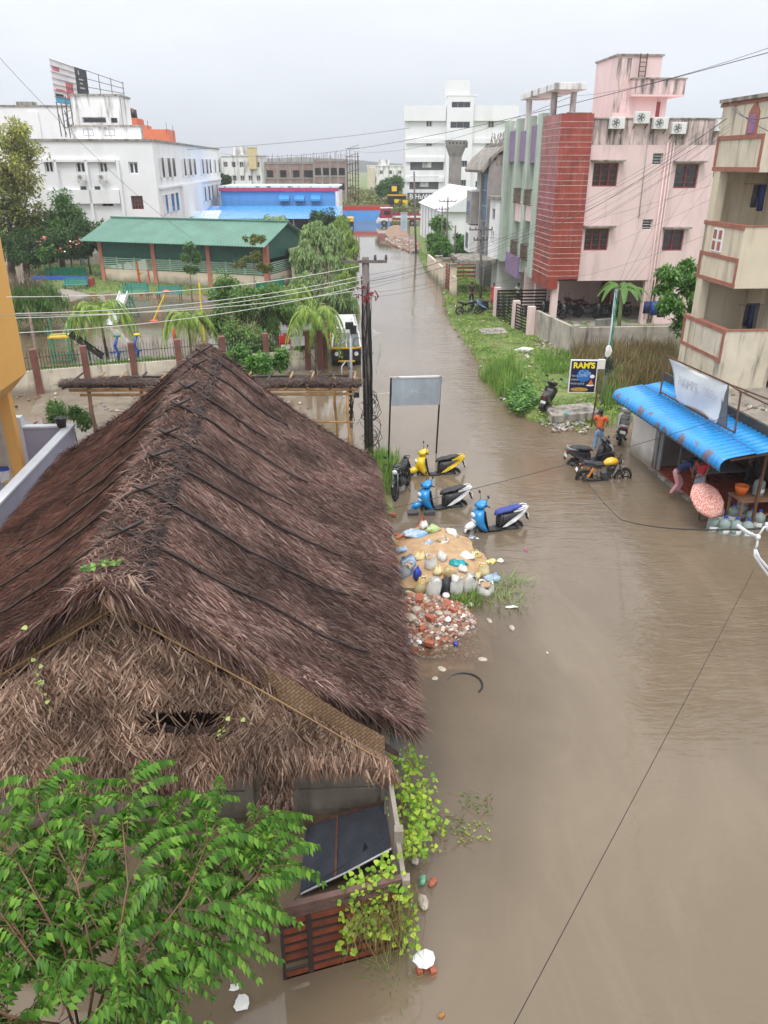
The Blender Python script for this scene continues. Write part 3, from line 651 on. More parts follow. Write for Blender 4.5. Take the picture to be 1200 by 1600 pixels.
# ---------------------------------------------------------------- long white building on the left
lw=thing('long_white_building','long white building with paired windows and stained parapet behind the trees','building',(-23.4,86,0),STREET)
P=front(0)
hr=lambda*a:hrect(lw,*a)
up=[hr(68,251,84,270),hr(117,253,134,270),hr(153,253,169,270),hr(200,253,217,272)]
dn=[hr(204,306,225,327),hr(158,306,177,322)]
vn=[hr(125,291,136,301),hr(147,291,158,301)]
m=MB();facade(m,P,-12.6,0,0,11.4,up+dn+vn,.3)
sw=[]
for i,y in enumerate((2.5,6,9,17,21,25,33,37,41,47,52)):
    for z in(8.0,4.4):sw.append((y,y+(1.5 if i%3 else 1.1),z,z+1.9))
facade(m,side(0),0,56,0,11.4,sw,.3);m.quad((-12.6,0,0),(-12.6,30,0),(-12.6,30,11.4),(-12.6,0,11.4));m.quad((-12.6,0,10.6),(0,0,10.6),(0,56,10.6),(-12.6,56,10.6));m.quad((0,56,0),(-12.6,56,0),(-12.6,56,11.4),(0,56,11.4));m.build('wall',whitew,lw)
for h in up+sw:window(lw,P if h in up else side(0),h,whitew,glass,2,1,.3,.12)
for h in dn:window(lw,P,h,maroon,glass,4,3,.3,.05)
for h in vn:window(lw,P,h,greym,greypanel,1,4,.3,.05)
m=MB()
for u in(88,136,185):x=loc_px(lw,u,260,'y',0).x;m.box(x-.12,x+.12,-.35,0,0,9.7)
m.box(-11,-3.8,-.35,0,9.5,9.75);m.box(-11,-3.8,-.35,0,5.6,6.9);m.box(0,.3,1,55,6.9,7.1);m.box(0,.35,14,30,3.2,7.0);m.build('rib',whitew,lw)
m=MB();m.box(-12.8,.2,-.15,.25,11.4,11.6);m.box(-.05,.2,.25,56,11.4,11.6);m.build('coping',slab,lw)
for(u,v)in((128,277),(161,277)):
    p_=loc_px(lw,u,v,'y',-.3);a_=aircon('x',Matrix.Translation(lw.location)@Matrix.Rotation(STREET,4,'Z')@Vector((p_.x,-.7,p_.z-.3)),STREET)
    a_['label']='air conditioner on the white wall below the %s pair of narrow windows'%('second' if u<140 else 'third');a_['group']='air conditioners on the white wall'
# back blocks on its roof
rb=thing('rooftop_block','rain stained white stair block beneath the tall billboard','building',Yp(119,215,97).xy.to_3d(),STREET)
ht=lambda u,v:loc_px(rb,u,v,'y',0)
x1=ht(186,150).x;hz=lambda v:ht(150,v).z
hh_=[hrect(rb,128,183,166,192),hrect(rb,173,184,184,192)];h2=[hrect(rb,134,202,151,213),hrect(rb,165,202,184,213)]
m=MB();facade(m,front(0),0,x1,8,hz(150),hh_+h2,.6);m.box(0,x1,.6,5,8,hz(150));m.box(0,7.5,-1.2,0,8,hz(199));m.build('wall',whites,rb)
for h in h2:window(rb,front(-1.2),h,greym,glass,2,1,.05,.06)
for h in hh_:window(rb,front(0),h,whites,glass,1,1,.6,.06)
m=MB();m.box(-.1,x1+.15,-.15,5.1,hz(150),hz(150)+.2);m.box(-.1,7.6,-1.4,0,hz(199)-.02,hz(196));m.build('slab',slab,rb)
fb=thing('far_white_block','plain white block behind the yellowing tree at the left edge','building',Yp(6,215,105).xy.to_3d(),STREET)
m=MB();zt=loc_px(fb,20,167,'y',0).z;m.box(-3,9.2,0,10,0,zt);m.box(3.4,4.6,-.2,0,6,zt-.5);m.build('wall',whitew,fb);m=MB();m.box(-3.1,9.3,-.1,10,zt,zt+.2);m.box(2,4,.5,2,zt+.2,zt+.6);m.build('coping',slab,fb)
# billboard on a lattice frame
bb=thing('billboard','tall tattered billboard on steel lattice, white and red beside black','billboard',Yp(105,200,99).xy.to_3d(),R(-18))
q_=lambda u,v:loc_px(bb,u,v,'y',0)
A=[q_(77,92),q_(116,105),q_(123,165),q_(87,160)];B=[q_(115,104),q_(134,110),q_(139,149),q_(122,147)]
def panel(name,pts,m_,par,th=.06,off=0):m=MB();n=len(pts);m.add([(p.x,p.y+off,p.z)for p in pts]+[(p.x,p.y+th+off,p.z)for p in pts],[tuple(range(n)),tuple(range(2*n-1,n-1,-1))]+[(i,i+n,(i+1)%n+n,(i+1)%n)for i in range(n)]);return m.build(name,m_,par)
def lerp4(Q,s,t):a=Q[0].lerp(Q[1],s);b=Q[3].lerp(Q[2],s);return a.lerp(b,t)
def sub4(Q,s0,s1,t0,t1):return[lerp4(Q,s0,t0),lerp4(Q,s1,t0),lerp4(Q,s1,t1),lerp4(Q,s0,t1)]
wp_=panel('poster',A,mat('faded_poster',(.50,.48,.50),.7,.3,.8,col2=(.66,.62,.64)),bb)
rp_=mat('faded_red_print',(.42,.10,.12),.7,.4,1.5)
panel('red_print',sub4(A,.55,.85,.45,.85),rp_,wp_,.02,-.03);panel('red_print',sub4(A,.08,.35,.15,.24),rp_,wp_,.02,-.03);panel('red_print',sub4(A,.1,.5,.66,.72),rp_,wp_,.02,-.03);panel('blue_strip',sub4(A,.05,.95,.86,.99),mat('cyan_print',(.05,.27,.42),.6),wp_,.02,-.03);panel('black_strip',sub4(A,.05,.4,.78,.84),black,wp_,.02,-.03)
bp_=panel('black_poster',B,mat('black_print',(.03,.03,.035),.6,.3,2),bb);gr_=mat('grey_print',(.35,.34,.34),.7)
for s0,s1,t0,t1 in((.3,.4,.1,.25),(.3,.7,.4,.45),(.35,.6,.55,.6),(.3,.75,.72,.78)):panel('grey_print',sub4(B,s0,s1,t0,t1),gr_,bp_,.02,-.03)
m=MB()
C4=[q_(77,92),q_(150,128),q_(152,150),q_(87,160)]
for i in range(6):s_=i/5;m.bar(lerp4(A,s_,0)+Vector((0,.1,0)),lerp4(A,s_,1)+Vector((0,.1,-3.5)),.09)
for i in range(8):t_=i/7;m.bar(lerp4(A,0,t_)-Vector((0,.08,0)),lerp4(A,1,t_)-Vector((0,.08,0)),.05)
for i in range(4):m.bar(lerp4(A,i/3*.9,1)+Vector((0,.1,-1+.3*i)),lerp4(A,i/3*.9+.25,1)+Vector((0,.1,-3.2)),.07)
for i in range(4):a=lerp4(B,1,i/3);m.bar(a,(a.x+2.6,a.y+3,a.z-.2-.9*(1-i/3)),.06)
for i in range(3):a=lerp4(B,1,0);b=lerp4(B,1,1);k=(i+1)*.9;m.bar((a.x+k,a.y+k,a.z-.35*k),(b.x+k,b.y+k,b.z-.2),.06)
m.bar(q_(119,150),q_(121,200),.12);m.bar(q_(102,150),q_(106,200),.1)
for i in range(6):z=q_(119,200).z+i*.7;x=q_(110,190).x;m.bar((x-.9,.1,z),(x+.9,.1,z+.7),.05)
m.build('lattice',mat('steel_lattice',(.13,.12,.13),.6),bb)
# orange rooms on the roofs
orm=mat('orange_wall',(.55,.14,.06),.7,.1,.6)
ob=thing('rooftop_room','orange stepped rooftop room with a black water tank','building',Yp(184,215,118).xy.to_3d(),STREET);m=MB();zt=[loc_px(ob,190,v,'y',0).z for v in(166,184,195)]
m.add([],[]);m.box(0,1.6,0,5,8,zt[0]);m.box(1.6,2.8,0,5,8,zt[1]);m.box(2.8,3.8,0,5,8,zt[2]);m.build('wall',orm,ob);m=MB();m.cyl((2.1,2,zt[1]),(2.1,2,zt[1]+1.1),.5,.45,12);m.build('water_tank',black,ob,smooth=True)
ob=thing('rooftop_room','low orange rooftop room with thin masts, right of the stained block','building',Yp(216,215,110).xy.to_3d(),STREET);m=MB();m.box(0,3.9,0,5,8,loc_px(ob,230,202,'y',0).z);m.build('wall',orm,ob);m=MB();z=loc_px(ob,230,202,'y',0).z;m.bar((1.4,0,z),(1.4,0,z+1),.05);m.bar((3.7,0,z-.5),(3.7,0,z+.8),.05);m.bar((4.5,0,z-2),(4.5,0,z+.4),.05);m.build('mast',black,ob)

# ---------------------------------------------------------------- far buildings
def far_block(name,lbl,u0,v0,u1,y,m,rows,cols,ww=.5,ext=None,wmat=None):
    a=Yp(u0,v0,y);b=Yp(u1,v0,y);t=thing(name,lbl,'building',(a.x,y,0));W=b.x-a.x;hs=[]
    for i in range(cols):
        for j in range(rows):cx=W*(i+.5)/cols;z=a.z-2.6-j*3.2;hs.append((cx-ww*W/cols/2,cx+ww*W/cols/2,z,z+1.3))
    mb=MB();facade(mb,front(0),0,W,-.3,a.z,hs,.5);mb.box(0,W,.5,10,-.3,a.z);mb.box(-.2,W+.2,-.2,10,a.z,a.z+.3);mb.box(W*.3,W*.6,1,6,a.z+.3,a.z+2.2)
    mb.build('wall',m,t)
    for k,h in enumerate(hs):window(t,front(0),h,whites,wmat or glass,2,1,.5,.1)
    return t,a,W
far_block('far_apartment_block','far white apartment block with a yellow corner left of the brown unfinished buildings',345,244,408,215,whites,2,5)
t,a,W=far_block('far_apartment_block','far white stained house right of the unfinished buildings, above the scrub',574,260,632,300,whites,3,4,.35)
m=MB();m.box(W*.0,W*.2,-1,0,0,a.z-.5);m.build('balcony_stack',cream,t)
yl=thing('stair_tower','yellow rooftop stair tower on the far white apartment block','tower',Yp(387,240,214).xy.to_3d());z=Yp(387,231,214).z;m=MB();m.box(0,2.0,0,3,8,z);m.box(-.1,2.1,-.1,3.1,z,z+.2);m.build('wall',mat('pale_yellow_wall',(.62,.50,.26),.7),yl)
for(u0,v0,u1,lbl,y)in((413,253,492,'unfinished brown brick building with bare concrete bands, left one of two',190),(490,249,540,'unfinished taller brick building with scaffolding at its right corner',186)):
    a=Yp(u0,v0,y);b=Yp(u1,v0,y);W=b.x-a.x;t=thing('unfinished_building',lbl,'building',(a.x,y,0));mb=MB();hs=[];n=4
    for i in range(n):
        for j in range(3):
            if random.random()<.72:cx=W*(i+rnd(.35,.6))/n;z=a.z-3.2-j*3.1;hs.append((cx-.7,cx+.7+rnd(0,.6),z,z+1.5))
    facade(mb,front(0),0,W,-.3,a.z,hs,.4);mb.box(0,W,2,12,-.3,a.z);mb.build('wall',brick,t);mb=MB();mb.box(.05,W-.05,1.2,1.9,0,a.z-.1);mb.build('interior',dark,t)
    mb=MB()
    for j in range(4):z=a.z-.2-j*3.1;mb.box(-.1,W+.1,-.12,.1,z-.25,z)
    for i in range(n+1):x=W*i/n;mb.box(x-.2,x+.2,-.1,.12,-.3,a.z)
    mb.build('concrete_frame',conc,t)
    for i in range(22):x=W*i/21;y2=rnd(0,8);mb=MB();mb.bar((x,y2,a.z),(x+rnd(-.1,.1),y2,a.z+rnd(.6,1.8)),.07);mb.build('rebar',rust,t)
    if u0>450:
        mb=MB()
        for i in range(5):
            for k in(0,1.6):mb.bar((W+.3+i*.6,k,0),(W+.3+i*.6+rnd(-.1,.1),k,a.z+rnd(-1,1.8)),.12)
        for j in range(8):z=1+j*1.6;mb.bar((W,0,z),(W+3,1.6,z+rnd(-.4,.4)),.1);mb.bar((W,1.6,z),(W+3,0,z+.8),.08)
        mb.build('scaffolding',rust,t)

# blue hall and its lean-to roofs
bl=thing('blue_hall','long blue hall with three small blue hoods and a red and white parapet stripe','building',Yp(347,330,128).xy.to_3d(),0)
zt=loc_px(bl,440,297,'y',0).z;W=loc_px(bl,524,300,'y',0).x;m=MB();m.box(0,W,0,12,-.3,zt);m.build('wall',bluew,bl)
m=MB();m.box(-.2,W+.5,-.3,-.02,zt-.15,zt+.35);m.build('red_stripe',mat('red_stripe',(.45,.06,.12),.6),bl);m=MB();m.box(-.2,W+.5,-.28,12,zt+.35,zt+.6);m.box(W+.02,W+.5,-.3,11,-.3,zt-.2);m.build('white_coping',whites,bl)
for u in(437,461,486):x=loc_px(bl,u,310,'y',0).x;m=MB();z=loc_px(bl,u,314,'y',0).z;m.add([(x,0,z+.9),(x+1.5,0,z+.9),(x,-.9,z+.3),(x+1.5,-.9,z+.3),(x,-.9,z),(x+1.5,-.9,z),(x,0,z),(x+1.5,0,z)],[(0,2,3,1),(2,4,5,3),(0,6,4,2),(1,3,5,7),(6,7,5,4)]);m.build('hood',blueroof,bl)
def corr_roof(mb,P00,P10,P11,P01,n,amp,th=.02,round_=True):
    """corrugated sheet spanning four corners, ridges running from edge 0 to edge 1 of the second axis"""
    P00,P10,P11,P01=[Vector(p)for p in(P00,P10,P11,P01)];nrm=(P10-P00).cross(P01-P00).normalized()
    if nrm.z<0:nrm=-nrm
    a=[];b=[]
    for i in range(n*4+1):
        t=i/(n*4);k=(0,.9,1,.1)[i%4]if not round_ else .5+.5*math.sin(i*math.pi/2)
        a.append(P00.lerp(P10,t)+nrm*amp*k);b.append(P01.lerp(P11,t)+nrm*amp*k)
    o=len(mb.v);mb.v+=[tuple(p)for p in a+b];c=len(a)
    for i in range(c-1):mb.f.append((o+i,o+i+1,o+c+i+1,o+c+i));mb.mi.append(0)
lr=thing('lean_to_roof','wide blue sheet lean-to roof on posts before the blue hall','roof',Yp(250,345,112).xy.to_3d())
W2=loc_px(lr,528,340,'y',0).x;z=loc_px(lr,400,342,'y',0).z;z2=loc_px(lr,400,322,'y',14).z
m=MB();corr_roof(m,(0,0,z),(W2,0,z),(W2,14,z2),(3,14,z2),60,.05);m.build('sheet',blueroof,lr,solid=.03)
m=MB()
for i in range(9):m=MB();m.box(W2*i/8-.06,W2*i/8+.06,.2,.32,-.3,z);m.build('post',greym,lr)
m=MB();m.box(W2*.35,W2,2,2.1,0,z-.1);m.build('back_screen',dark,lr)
lr2=thing('lean_to_roof','small white and light blue striped lean-to roof behind the green shed','roof',Yp(250,348,104).xy.to_3d());z=loc_px(lr2,300,345,'y',0).z;m=MB();W3=loc_px(lr2,338,345,'y',0).x
corr_roof(m,(0,0,z-.2),(W3,0,z),(W3,4,z+1.0),(0,4,z+.9),14,.05);m.build('sheet',mat('pale_blue_sheet',(.35,.55,.68),.4,.3,.6,col2=(.75,.78,.78)),lr2,solid=.03);m=MB();m.box(.2,.3,.2,.3,-.3,z);m.box(W3-.3,W3-.2,.2,.3,-.3,z);m.build('post',greym,lr2)
fw=thing('blue_compound_wall','blue painted roadside wall with a red top band at the far end of the street','wall',Yp(543,346,146).xy.to_3d()+Vector((-1,0,0)))
m=MB();m.box(0,8.6,0,.3,-.3,1.8)
for i in range(5):m.box(i*2.1,i*2.1+.12,-.05,0,-.3,1.8)
m.build('panel',bluew,fw);m=MB();m.box(0,8.6,-.03,.33,1.8,2.35);m.build('red_band',mat('red_band',(.5,.04,.03),.5),fw);m=MB();m.box(0,8.6,.02,.28,2.35,2.7);m.build('brick_top',browntrim,fw)

# ---------------------------------------------------------------- green shed of the park
gs=thing('park_shed','open sided park shed with green ribbed roof, salmon pillars and green rails','shed',(-24.4,69.0,0),R(-18.6));gs.scale=(.94,1,1)
Lx=17.0;Dy=7.0;E0=3.45;m=MB();zr=5.0
corr_roof(m,(-.9,-1.2,E0),(Lx+.4,-1.2,E0),(Lx+.4,Dy/2,zr),(-.9,Dy/2,zr),66,.06,round_=False);corr_roof(m,(Lx+.4,Dy+.8,E0),(-.9,Dy+.8,E0),(-.9,Dy/2,zr),(Lx+.4,Dy/2,zr),66,.06,round_=False);m.build('roof',roofgreen,gs,solid=.03)
m=MB();m.bar((-.9,Dy/2,zr+.08),(Lx+.4,Dy/2,zr+.08),.35,.1);m.build('ridge_cap',roofgreen,gs)
m=MB()
for x in(0,5.55,11.1,16.6):
    for yy in(0,Dy-.4):m=MB();m.box(x,x+.38,yy,yy+.38,-.3,E0+.2);m.build('pillar',salmon,gs)
m=MB();m.box(.02,16.9,.1,.25,-.3,1.15);m.box(16.7,16.9,.25,Dy,-.3,1.15);m.box(.02,16.9,Dy-.25,Dy-.1,-.3,1.15);m.build('low_wall',creamlow,gs)
m=MB()
for k in range(6):
    z=1.28+k*.15;m.bar((.3,.05,z),(16.7,.05,z),.07);m.bar((16.8,.3,z),(16.8,Dy,z),.07)
for k in range(1,10):
    if k%3:m.bar((k*1.85,.04,1.15),(k*1.85,.04,2.15),.08)
m.build('rail',greenbar,gs)
m=MB();m.box(.1,16.9,.12,.16,2.1,E0+.25);m.add([(.0,.2,1.2),(0,Dy,1.2),(0,Dy,E0+.1),(0,Dy/2,zr-.05),(0,.2,E0+.1)],[(0,1,2,3,4)]);m.add([(16.95,.2,2.4),(16.95,Dy,2.4),(16.95,Dy,E0+.1),(16.95,Dy/2,zr-.05),(16.95,.2,E0+.1)],[(0,1,2,3,4)])
for k in range(55):m.box(.15+k*.305,.2+k*.305,.1,.12,2.1,E0+.2)
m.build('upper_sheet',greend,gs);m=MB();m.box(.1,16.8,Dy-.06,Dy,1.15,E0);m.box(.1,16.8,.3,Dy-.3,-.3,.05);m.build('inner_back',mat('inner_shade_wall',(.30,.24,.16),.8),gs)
ws=thing('small_store','grey flat roofed store with stained cream side wall and dark door beside the green shed','building',G(445,452,.1),STREET)
m=MB();m.box(.5,3.2,3,8,-.2,2.6);m.build('wall',creamd,ws);m=MB();m.box(.3,3.5,2.8,8.2,2.6,2.8);m.build('roof',slab,ws);m=MB();m.box(.75,1.5,2.95,3.0,0,2.0);m.build('door',black,ws)

# ---------------------------------------------------------------- yellow house at the left edge and its yard wall
ym=mat('yellow_wall',(.78,.42,.11),.6,.04,.5)
cp=G(45,742,.2)
yh=thing('yellow_house','bright yellow house corner with overhanging upper floor at the left edge','house',(cp.x,cp.y,0),STREET)
zz=loc_px(yh,42,582,'y',0).z
zc=Yp(0,612,cp.y).z
m=MB();m.add([],[])
xo=loc_px(yh,42,585,'y',0).x;xi=loc_px(yh,17,612,'y',0).x;zi=loc_px(yh,17,612,'y',0).z
m.prism([(-6,zi),(xi,zi),(xo,zz),(xo,13.2),(-6,13.2)],-6,0);m.build('upper_wall',ym,yh)
m=MB();m.box(-.34,0,-.35,-.05,-.2,zi+.2);m.build('yellow_post',ym,yh)
m=MB();m.box(-.42,-.34,-.38,.0,-.2,zi-.002);m.box(-1.3,-.42,-.2,.0,-.2,zi-.002);m.build('tiled_wall',mat('pale_stone_tile',(.50,.43,.34),.5,.1,4),yh)
m=MB();m.box(-3,-1.3,-.1,.0,-.2,zi-.01);m.build('door',maroon,yh)
lav=mat('lilac_render',(.34,.34,.44),.7,.05,1)
a,b=G(112,666,1.5),G(0,786,1.5)
yw=thing('yard_wall','lilac rendered yard wall with white coping beside the thatched roof','wall',(a.x,a.y,0),STREET)
q1=Matrix.Rotation(-STREET,3,'Z')@(G(45,663,1.5)-a);ql=Matrix.Rotation(-STREET,3,'Z')@(b-a)
m=MB();m.box(-.2,0,ql.y-6,.2,-.3,1.46);m.box(q1.x-.1,-.2,-.0,.2,-.3,1.46);m.build('panel',lav,yw)
m=MB();m.box(-.24,.05,ql.y-6,-.04,1.46,1.53);m.box(q1.x-.1,.05,-.04,.24,1.46,1.53);m.box(q1.x-.35,q1.x-.1,-.04,.25,-.3,1.85);m.build('coping',mat('white_coping',(.62,.65,.70),.6,.05,2),yw,bevel=.01)
m=MB();m.box(-6,-.24,ql.y-6,-.0,-.3,.12);fl=tag(m.build('yard_floor',lav),kind='structure');fl.location=(a.x,a.y,0);fl.rotation_euler=(0,0,STREET)
# ================================================================ THATCHED HUT
def imat(name,stops,rough=.8,trans=0.0,var_scale=None,spec=.3):
    """material whose colour steps from piece to piece of the mesh (leaves, straws, bricks)"""
    m=bpy.data.materials.new(name);m.use_nodes=True;nt=m.node_tree;p=nt.nodes['Principled BSDF'];L=nt.links.new
    g=N(nt,'ShaderNodeNewGeometry');r=N(nt,'ShaderNodeValToRGB');e=r.color_ramp
    e.elements[0].position=0;e.elements[0].color=(*stops[0],1);e.elements[1].position=1;e.elements[1].color=(*stops[-1],1)
    for i,s in enumerate(stops[1:-1]):q=e.elements.new((i+1)/(len(stops)-1));q.color=(*s,1)
    L(g.outputs['Random Per Island'],r.inputs[0]);cur=r.outputs[0]
    if var_scale:
        tc=N(nt,'ShaderNodeTexCoord');n=N(nt,'ShaderNodeTexNoise');n.inputs['Scale'].default_value=var_scale;n.inputs['Detail'].default_value=4;L(tc.outputs['Object'],n.inputs[0])
        mr=N(nt,'ShaderNodeMapRange');mr.inputs[1].default_value=.35;mr.inputs[2].default_value=.65;mr.inputs[3].default_value=.5;mr.inputs[4].default_value=1.45;L(n.outputs[0],mr.inputs[0])
        hs=N(nt,'ShaderNodeHueSaturation');L(mr.outputs[0],hs.inputs['Value']);L(cur,hs.inputs['Color']);cur=hs.outputs[0]
    L(cur,p.inputs['Base Color']);p.inputs['Roughness'].default_value=rough;p.inputs['Specular IOR Level'].default_value=spec
    if trans:
        t=N(nt,'ShaderNodeBsdfTranslucent');L(cur,t.inputs[0]);ms=N(nt,'ShaderNodeMixShader');ms.inputs[0].default_value=trans
        L(p.outputs[0],ms.inputs[1]);L(t.outputs[0],ms.inputs[2]);L(ms.outputs[0],nt.nodes['Material Output'].inputs[0])
    MATS[name]=m;return m
def bworld(mb,name,m,T,**k):
    """build a mesh given in world coordinates as a part of thing T"""
    M=(Matrix.Translation(T.location)@Matrix.Rotation(T.rotation_euler[2],4,'Z')).inverted()
    mb.v=[tuple(M@Vector(p))for p in mb.v];return mb.build(name,m,T,**k)
thr=imat('old_palm_thatch',[(.018,.008,.006),(.044,.020,.014),(.078,.037,.028),(.118,.062,.049),(.175,.105,.085),(.052,.024,.018),(.30,.21,.18),(.028,.012,.009)],.75,var_scale=.7,spec=.15)
thl=imat('reddish_palm_thatch',[(.025,.009,.006),(.070,.027,.017),(.125,.053,.036),(.045,.017,.011),(.20,.105,.080),(.086,.035,.024)],.75,var_scale=.8,spec=.15)
thg=imat('dry_palm_leaves',[(.055,.026,.016),(.13,.070,.045),(.22,.13,.09),(.32,.21,.15),(.44,.32,.24),(.17,.10,.07),(.28,.18,.13)],.75,var_scale=1.1)
thb=mat('thatch_base',(.035,.018,.014),.9,.4,4,bump=1,bscale=30)
matm=mat('woven_mat',(.27,.17,.09),.8,.2,2,bump=.3)
nt=matm.node_tree
tc=N(nt,'ShaderNodeTexCoord');mp=N(nt,'ShaderNodeMapping');mp.inputs['Rotation'].default_value=(R(90),0,0);mp2=N(nt,'ShaderNodeMapping');mp2.inputs['Rotation'].default_value=(0,0,R(38))
br=N(nt,'ShaderNodeTexBrick');br.inputs['Scale'].default_value=5.5;br.inputs['Color1'].default_value=(.23,.145,.08,1);br.inputs['Color2'].default_value=(.17,.10,.055,1);br.inputs['Mortar'].default_value=(.07,.04,.02,1);br.inputs['Mortar Size'].default_value=.03;br.offset=.5
nt.links.new(tc.outputs['Object'],mp.inputs[0]);nt.links.new(mp.outputs[0],mp2.inputs[0]);nt.links.new(mp2.outputs[0],br.inputs[0]);nt.links.new(br.outputs[0],nt.nodes['Principled BSDF'].inputs['Base Color'])
bamboo=mat('wet_dark_bamboo',(.022,.012,.009),.4,.4,3,spec=.5)
bamboo2=mat('yellow_bamboo',(.45,.25,.10),.5,.3,4,bump=.2)

HA,HB=V(-3.46,8.4,4.8),V(-4.66,20.1,5.2) # ridge, front to back
ER0,ER1=V(.36,8.98,2.05),V(-.42,20.0,2.0) # right eave
EL0,EL1=V(-7.6,8.5,2.1),V(-8.85,19.9,2.1) # left eave
hut=thing('thatched_hut','large hut with sagging dark palm thatch roof and shaggy gable beside the flooded street','hut',(-4,9,0))
def ridge(s):
    p=HA.lerp(HB,s);p.z+=-.16*math.sin(s*math.pi)+.05*noise.noise(Vector((s*9,0,3)));p.x+=-.10*math.sin(s*math.pi);return p
def roofp(s,t,sd,lift=0.0):
    a=ridge(max(0,min(1,s)))+(HB-HA)*(s-max(0,min(1,s)))
    e=ER0.lerp(ER1,s)if sd>0 else EL0.lerp(EL1,s)
    if sd>0:e=e+V(.05*math.sin(max(0,min(1,s))*math.pi),0,0);e.y+=0
    p=a.lerp(e,t);p.z-=.22*math.sin(min(1,t)*math.pi)-.1*math.sin(min(1,t*2)*math.pi*.5)*0
    p.z+=.16*math.sqrt(max(0,min(1,t*6)))-.16 if t<1/6 else 0
    n=noise.noise(Vector((s*13,t*5,sd*7)))*.07+noise.noise(Vector((s*30,t*14,sd*3)))*.03
    # worn rounded corners at the far end
    p.z+=n+lift;return p
for sd,mt in((1,thb),(-1,thb)):
    m=MB();ns_,nt_=70,26
    for i in range(ns_+1):
        for j in range(nt_+1):m.v.append(tuple(roofp(i/ns_,j/nt_,sd)))
    for i in range(ns_):
        for j in range(nt_):a=i*(nt_+1)+j;m.f.append((a,a+1,a+nt_+2,a+nt_+1));m.mi.append(0)
    rf=bworld(m,'thatch_roof',thb,hut,solid=.22)if sd>0 else bworld(m,'thatch_roof',thb,hut,solid=-.22)
    if sd>0:roofR=rf
    else:roofL=rf
def straw(m,p,d,up,ln,w,bend=.06):
    d=d.normalized();sx=d.cross(up)
    if sx.length<1e-4:return
    sx=sx.normalized()*w*.5;a=p;b=p+d*ln*.5+up*bend*ln;c=p+d*ln-up*.01
    o=len(m.v);m.v+=[tuple(a-sx),tuple(a+sx),tuple(b-sx),tuple(b+sx),tuple(c)];m.f+=[(o,o+1,o+3,o+2),(o+2,o+3,o+4)];m.mi+=[0,0]
def strawfield(sd,n,mt,par,wr=(.005,.015),ln=(.13,.40)):
    m=MB()
    for k in range(n):
        s=rnd(-.012,1.012);t=rnd(-.02,1.0)**1.0 if random.random()<.9 else rnd(.9,1.03)
        p=roofp(s,t,sd,rnd(.0,.032));q=roofp(s,t+.05,sd);dn=(q-roofp(s,t,sd));nrm=V(0,0,1)
        along=(HB-HA).normalized()*(-1)
        flow=.30+.25*noise.noise(Vector((s*6,t*3,2)))if sd>0 else-.05+.35*noise.noise(Vector((s*7,t*3,8)))
        d=dn.normalized()+along*(flow+random.gauss(0,.36));up=nrm
        straw(m,p,d,up,rnd(*ln),rnd(*wr),rnd(.0,.07))
    return bworld(m,'loose_straw',mt,hut)if par is None else m
def part_under(mb,name,m,par):
    """world-coordinate mesh as a sub-part of a part of the hut (parts sit at their thing's origin)"""
    off=par.parent.location if par.parent else Vector();mb.v=[tuple(Vector(p)-off)for p in mb.v];return mb.build(name,m,par)
part_under(strawfield(1,98000,thr,1),'straw',thr,roofR)
part_under(strawfield(-1,46000,thl,1),'straw',thl,roofL)
# fringe along the right eave, the back and the front rake
m=MB()
for k in range(5200):
    s=rnd(0,1);p=roofp(s,rnd(.93,1.0),1,rnd(-.15,.04));d=V(.4+rnd(-.25,.2),-.3+rnd(-.4,.4),-.8);straw(m,p,d,V(0,0,1),rnd(.12,.34),rnd(.008,.02))
for k in range(4600):
    t=rnd(0,1);sd=1 if random.random()<.6 else-1;p=roofp(rnd(-.01,.02),t,sd,rnd(-.14,.05));d=V(.5*sd+rnd(-.4,.3),-.25+rnd(-.2,.2),-.75+rnd(-.2,.2));straw(m,p,d,V(0,-.6,.8),rnd(.16,.48),rnd(.008,.022))
for k in range(2200):
    t=rnd(0,1);sd=1 if random.random()<.5 else-1;p=roofp(rnd(.985,1.01),t,sd,rnd(-.1,.07));d=V(.4*sd+rnd(-.4,.4),.25+rnd(-.3,.4),-.3+rnd(-.3,.35));straw(m,p,d,V(0,0,1),rnd(.15,.45),rnd(.012,.03))
bworld(m,'eave_fringe',thr,hut)
# ridge: grey tangled leaves with a dark net strip along its right side
m=MB()
for k in range(6500):
    s=rnd(-.005,1.005);sd=random.choice((-1,1));p=roofp(s,rnd(0,.09 if sd>0 else .13),sd,rnd(.01,.06));d=V(sd*rnd(.1,1),random.gauss(0,.8),rnd(-.5,.15));straw(m,p,d,V(0,0,1),rnd(.10,.36),rnd(.007,.018),rnd(0,.12))
bworld(m,'ridge_straw',imat('grey_ridge_straw',[(.035,.016,.011),(.085,.042,.031),(.16,.095,.075),(.26,.17,.14),(.11,.06,.045),(.05,.025,.018)],.7,var_scale=1.3),hut)
netm=mat('black_plastic_net',(.018,.014,.014),.5,.4,9)
for s0,s1 in((.0,.17),(.19,.42),(.44,.66),(.7,.96)):
    m=MB();n=int((s1-s0)*130)
    for i in range(n):s=s0+(s1-s0)*i/n;j=rnd(-.004,.004);m.bar(roofp(s+j,.075,1,.06),roofp(s-j*2+.012,.112,1,.06),.012,.01)
    for t in(.075,.093,.112):
        pts=[roofp(s0+(s1-s0)*i/14,t+rnd(-.006,.006),1,.08)for i in range(15)];m.tube(pts,.011,4)
    for i in range(n):s=s0+(s1-s0)*i/n;m.bar(roofp(s+.012,.075,1,.075),roofp(s,.112,1,.065),.010,.01)
    bworld(m,'ridge_net',netm,hut)
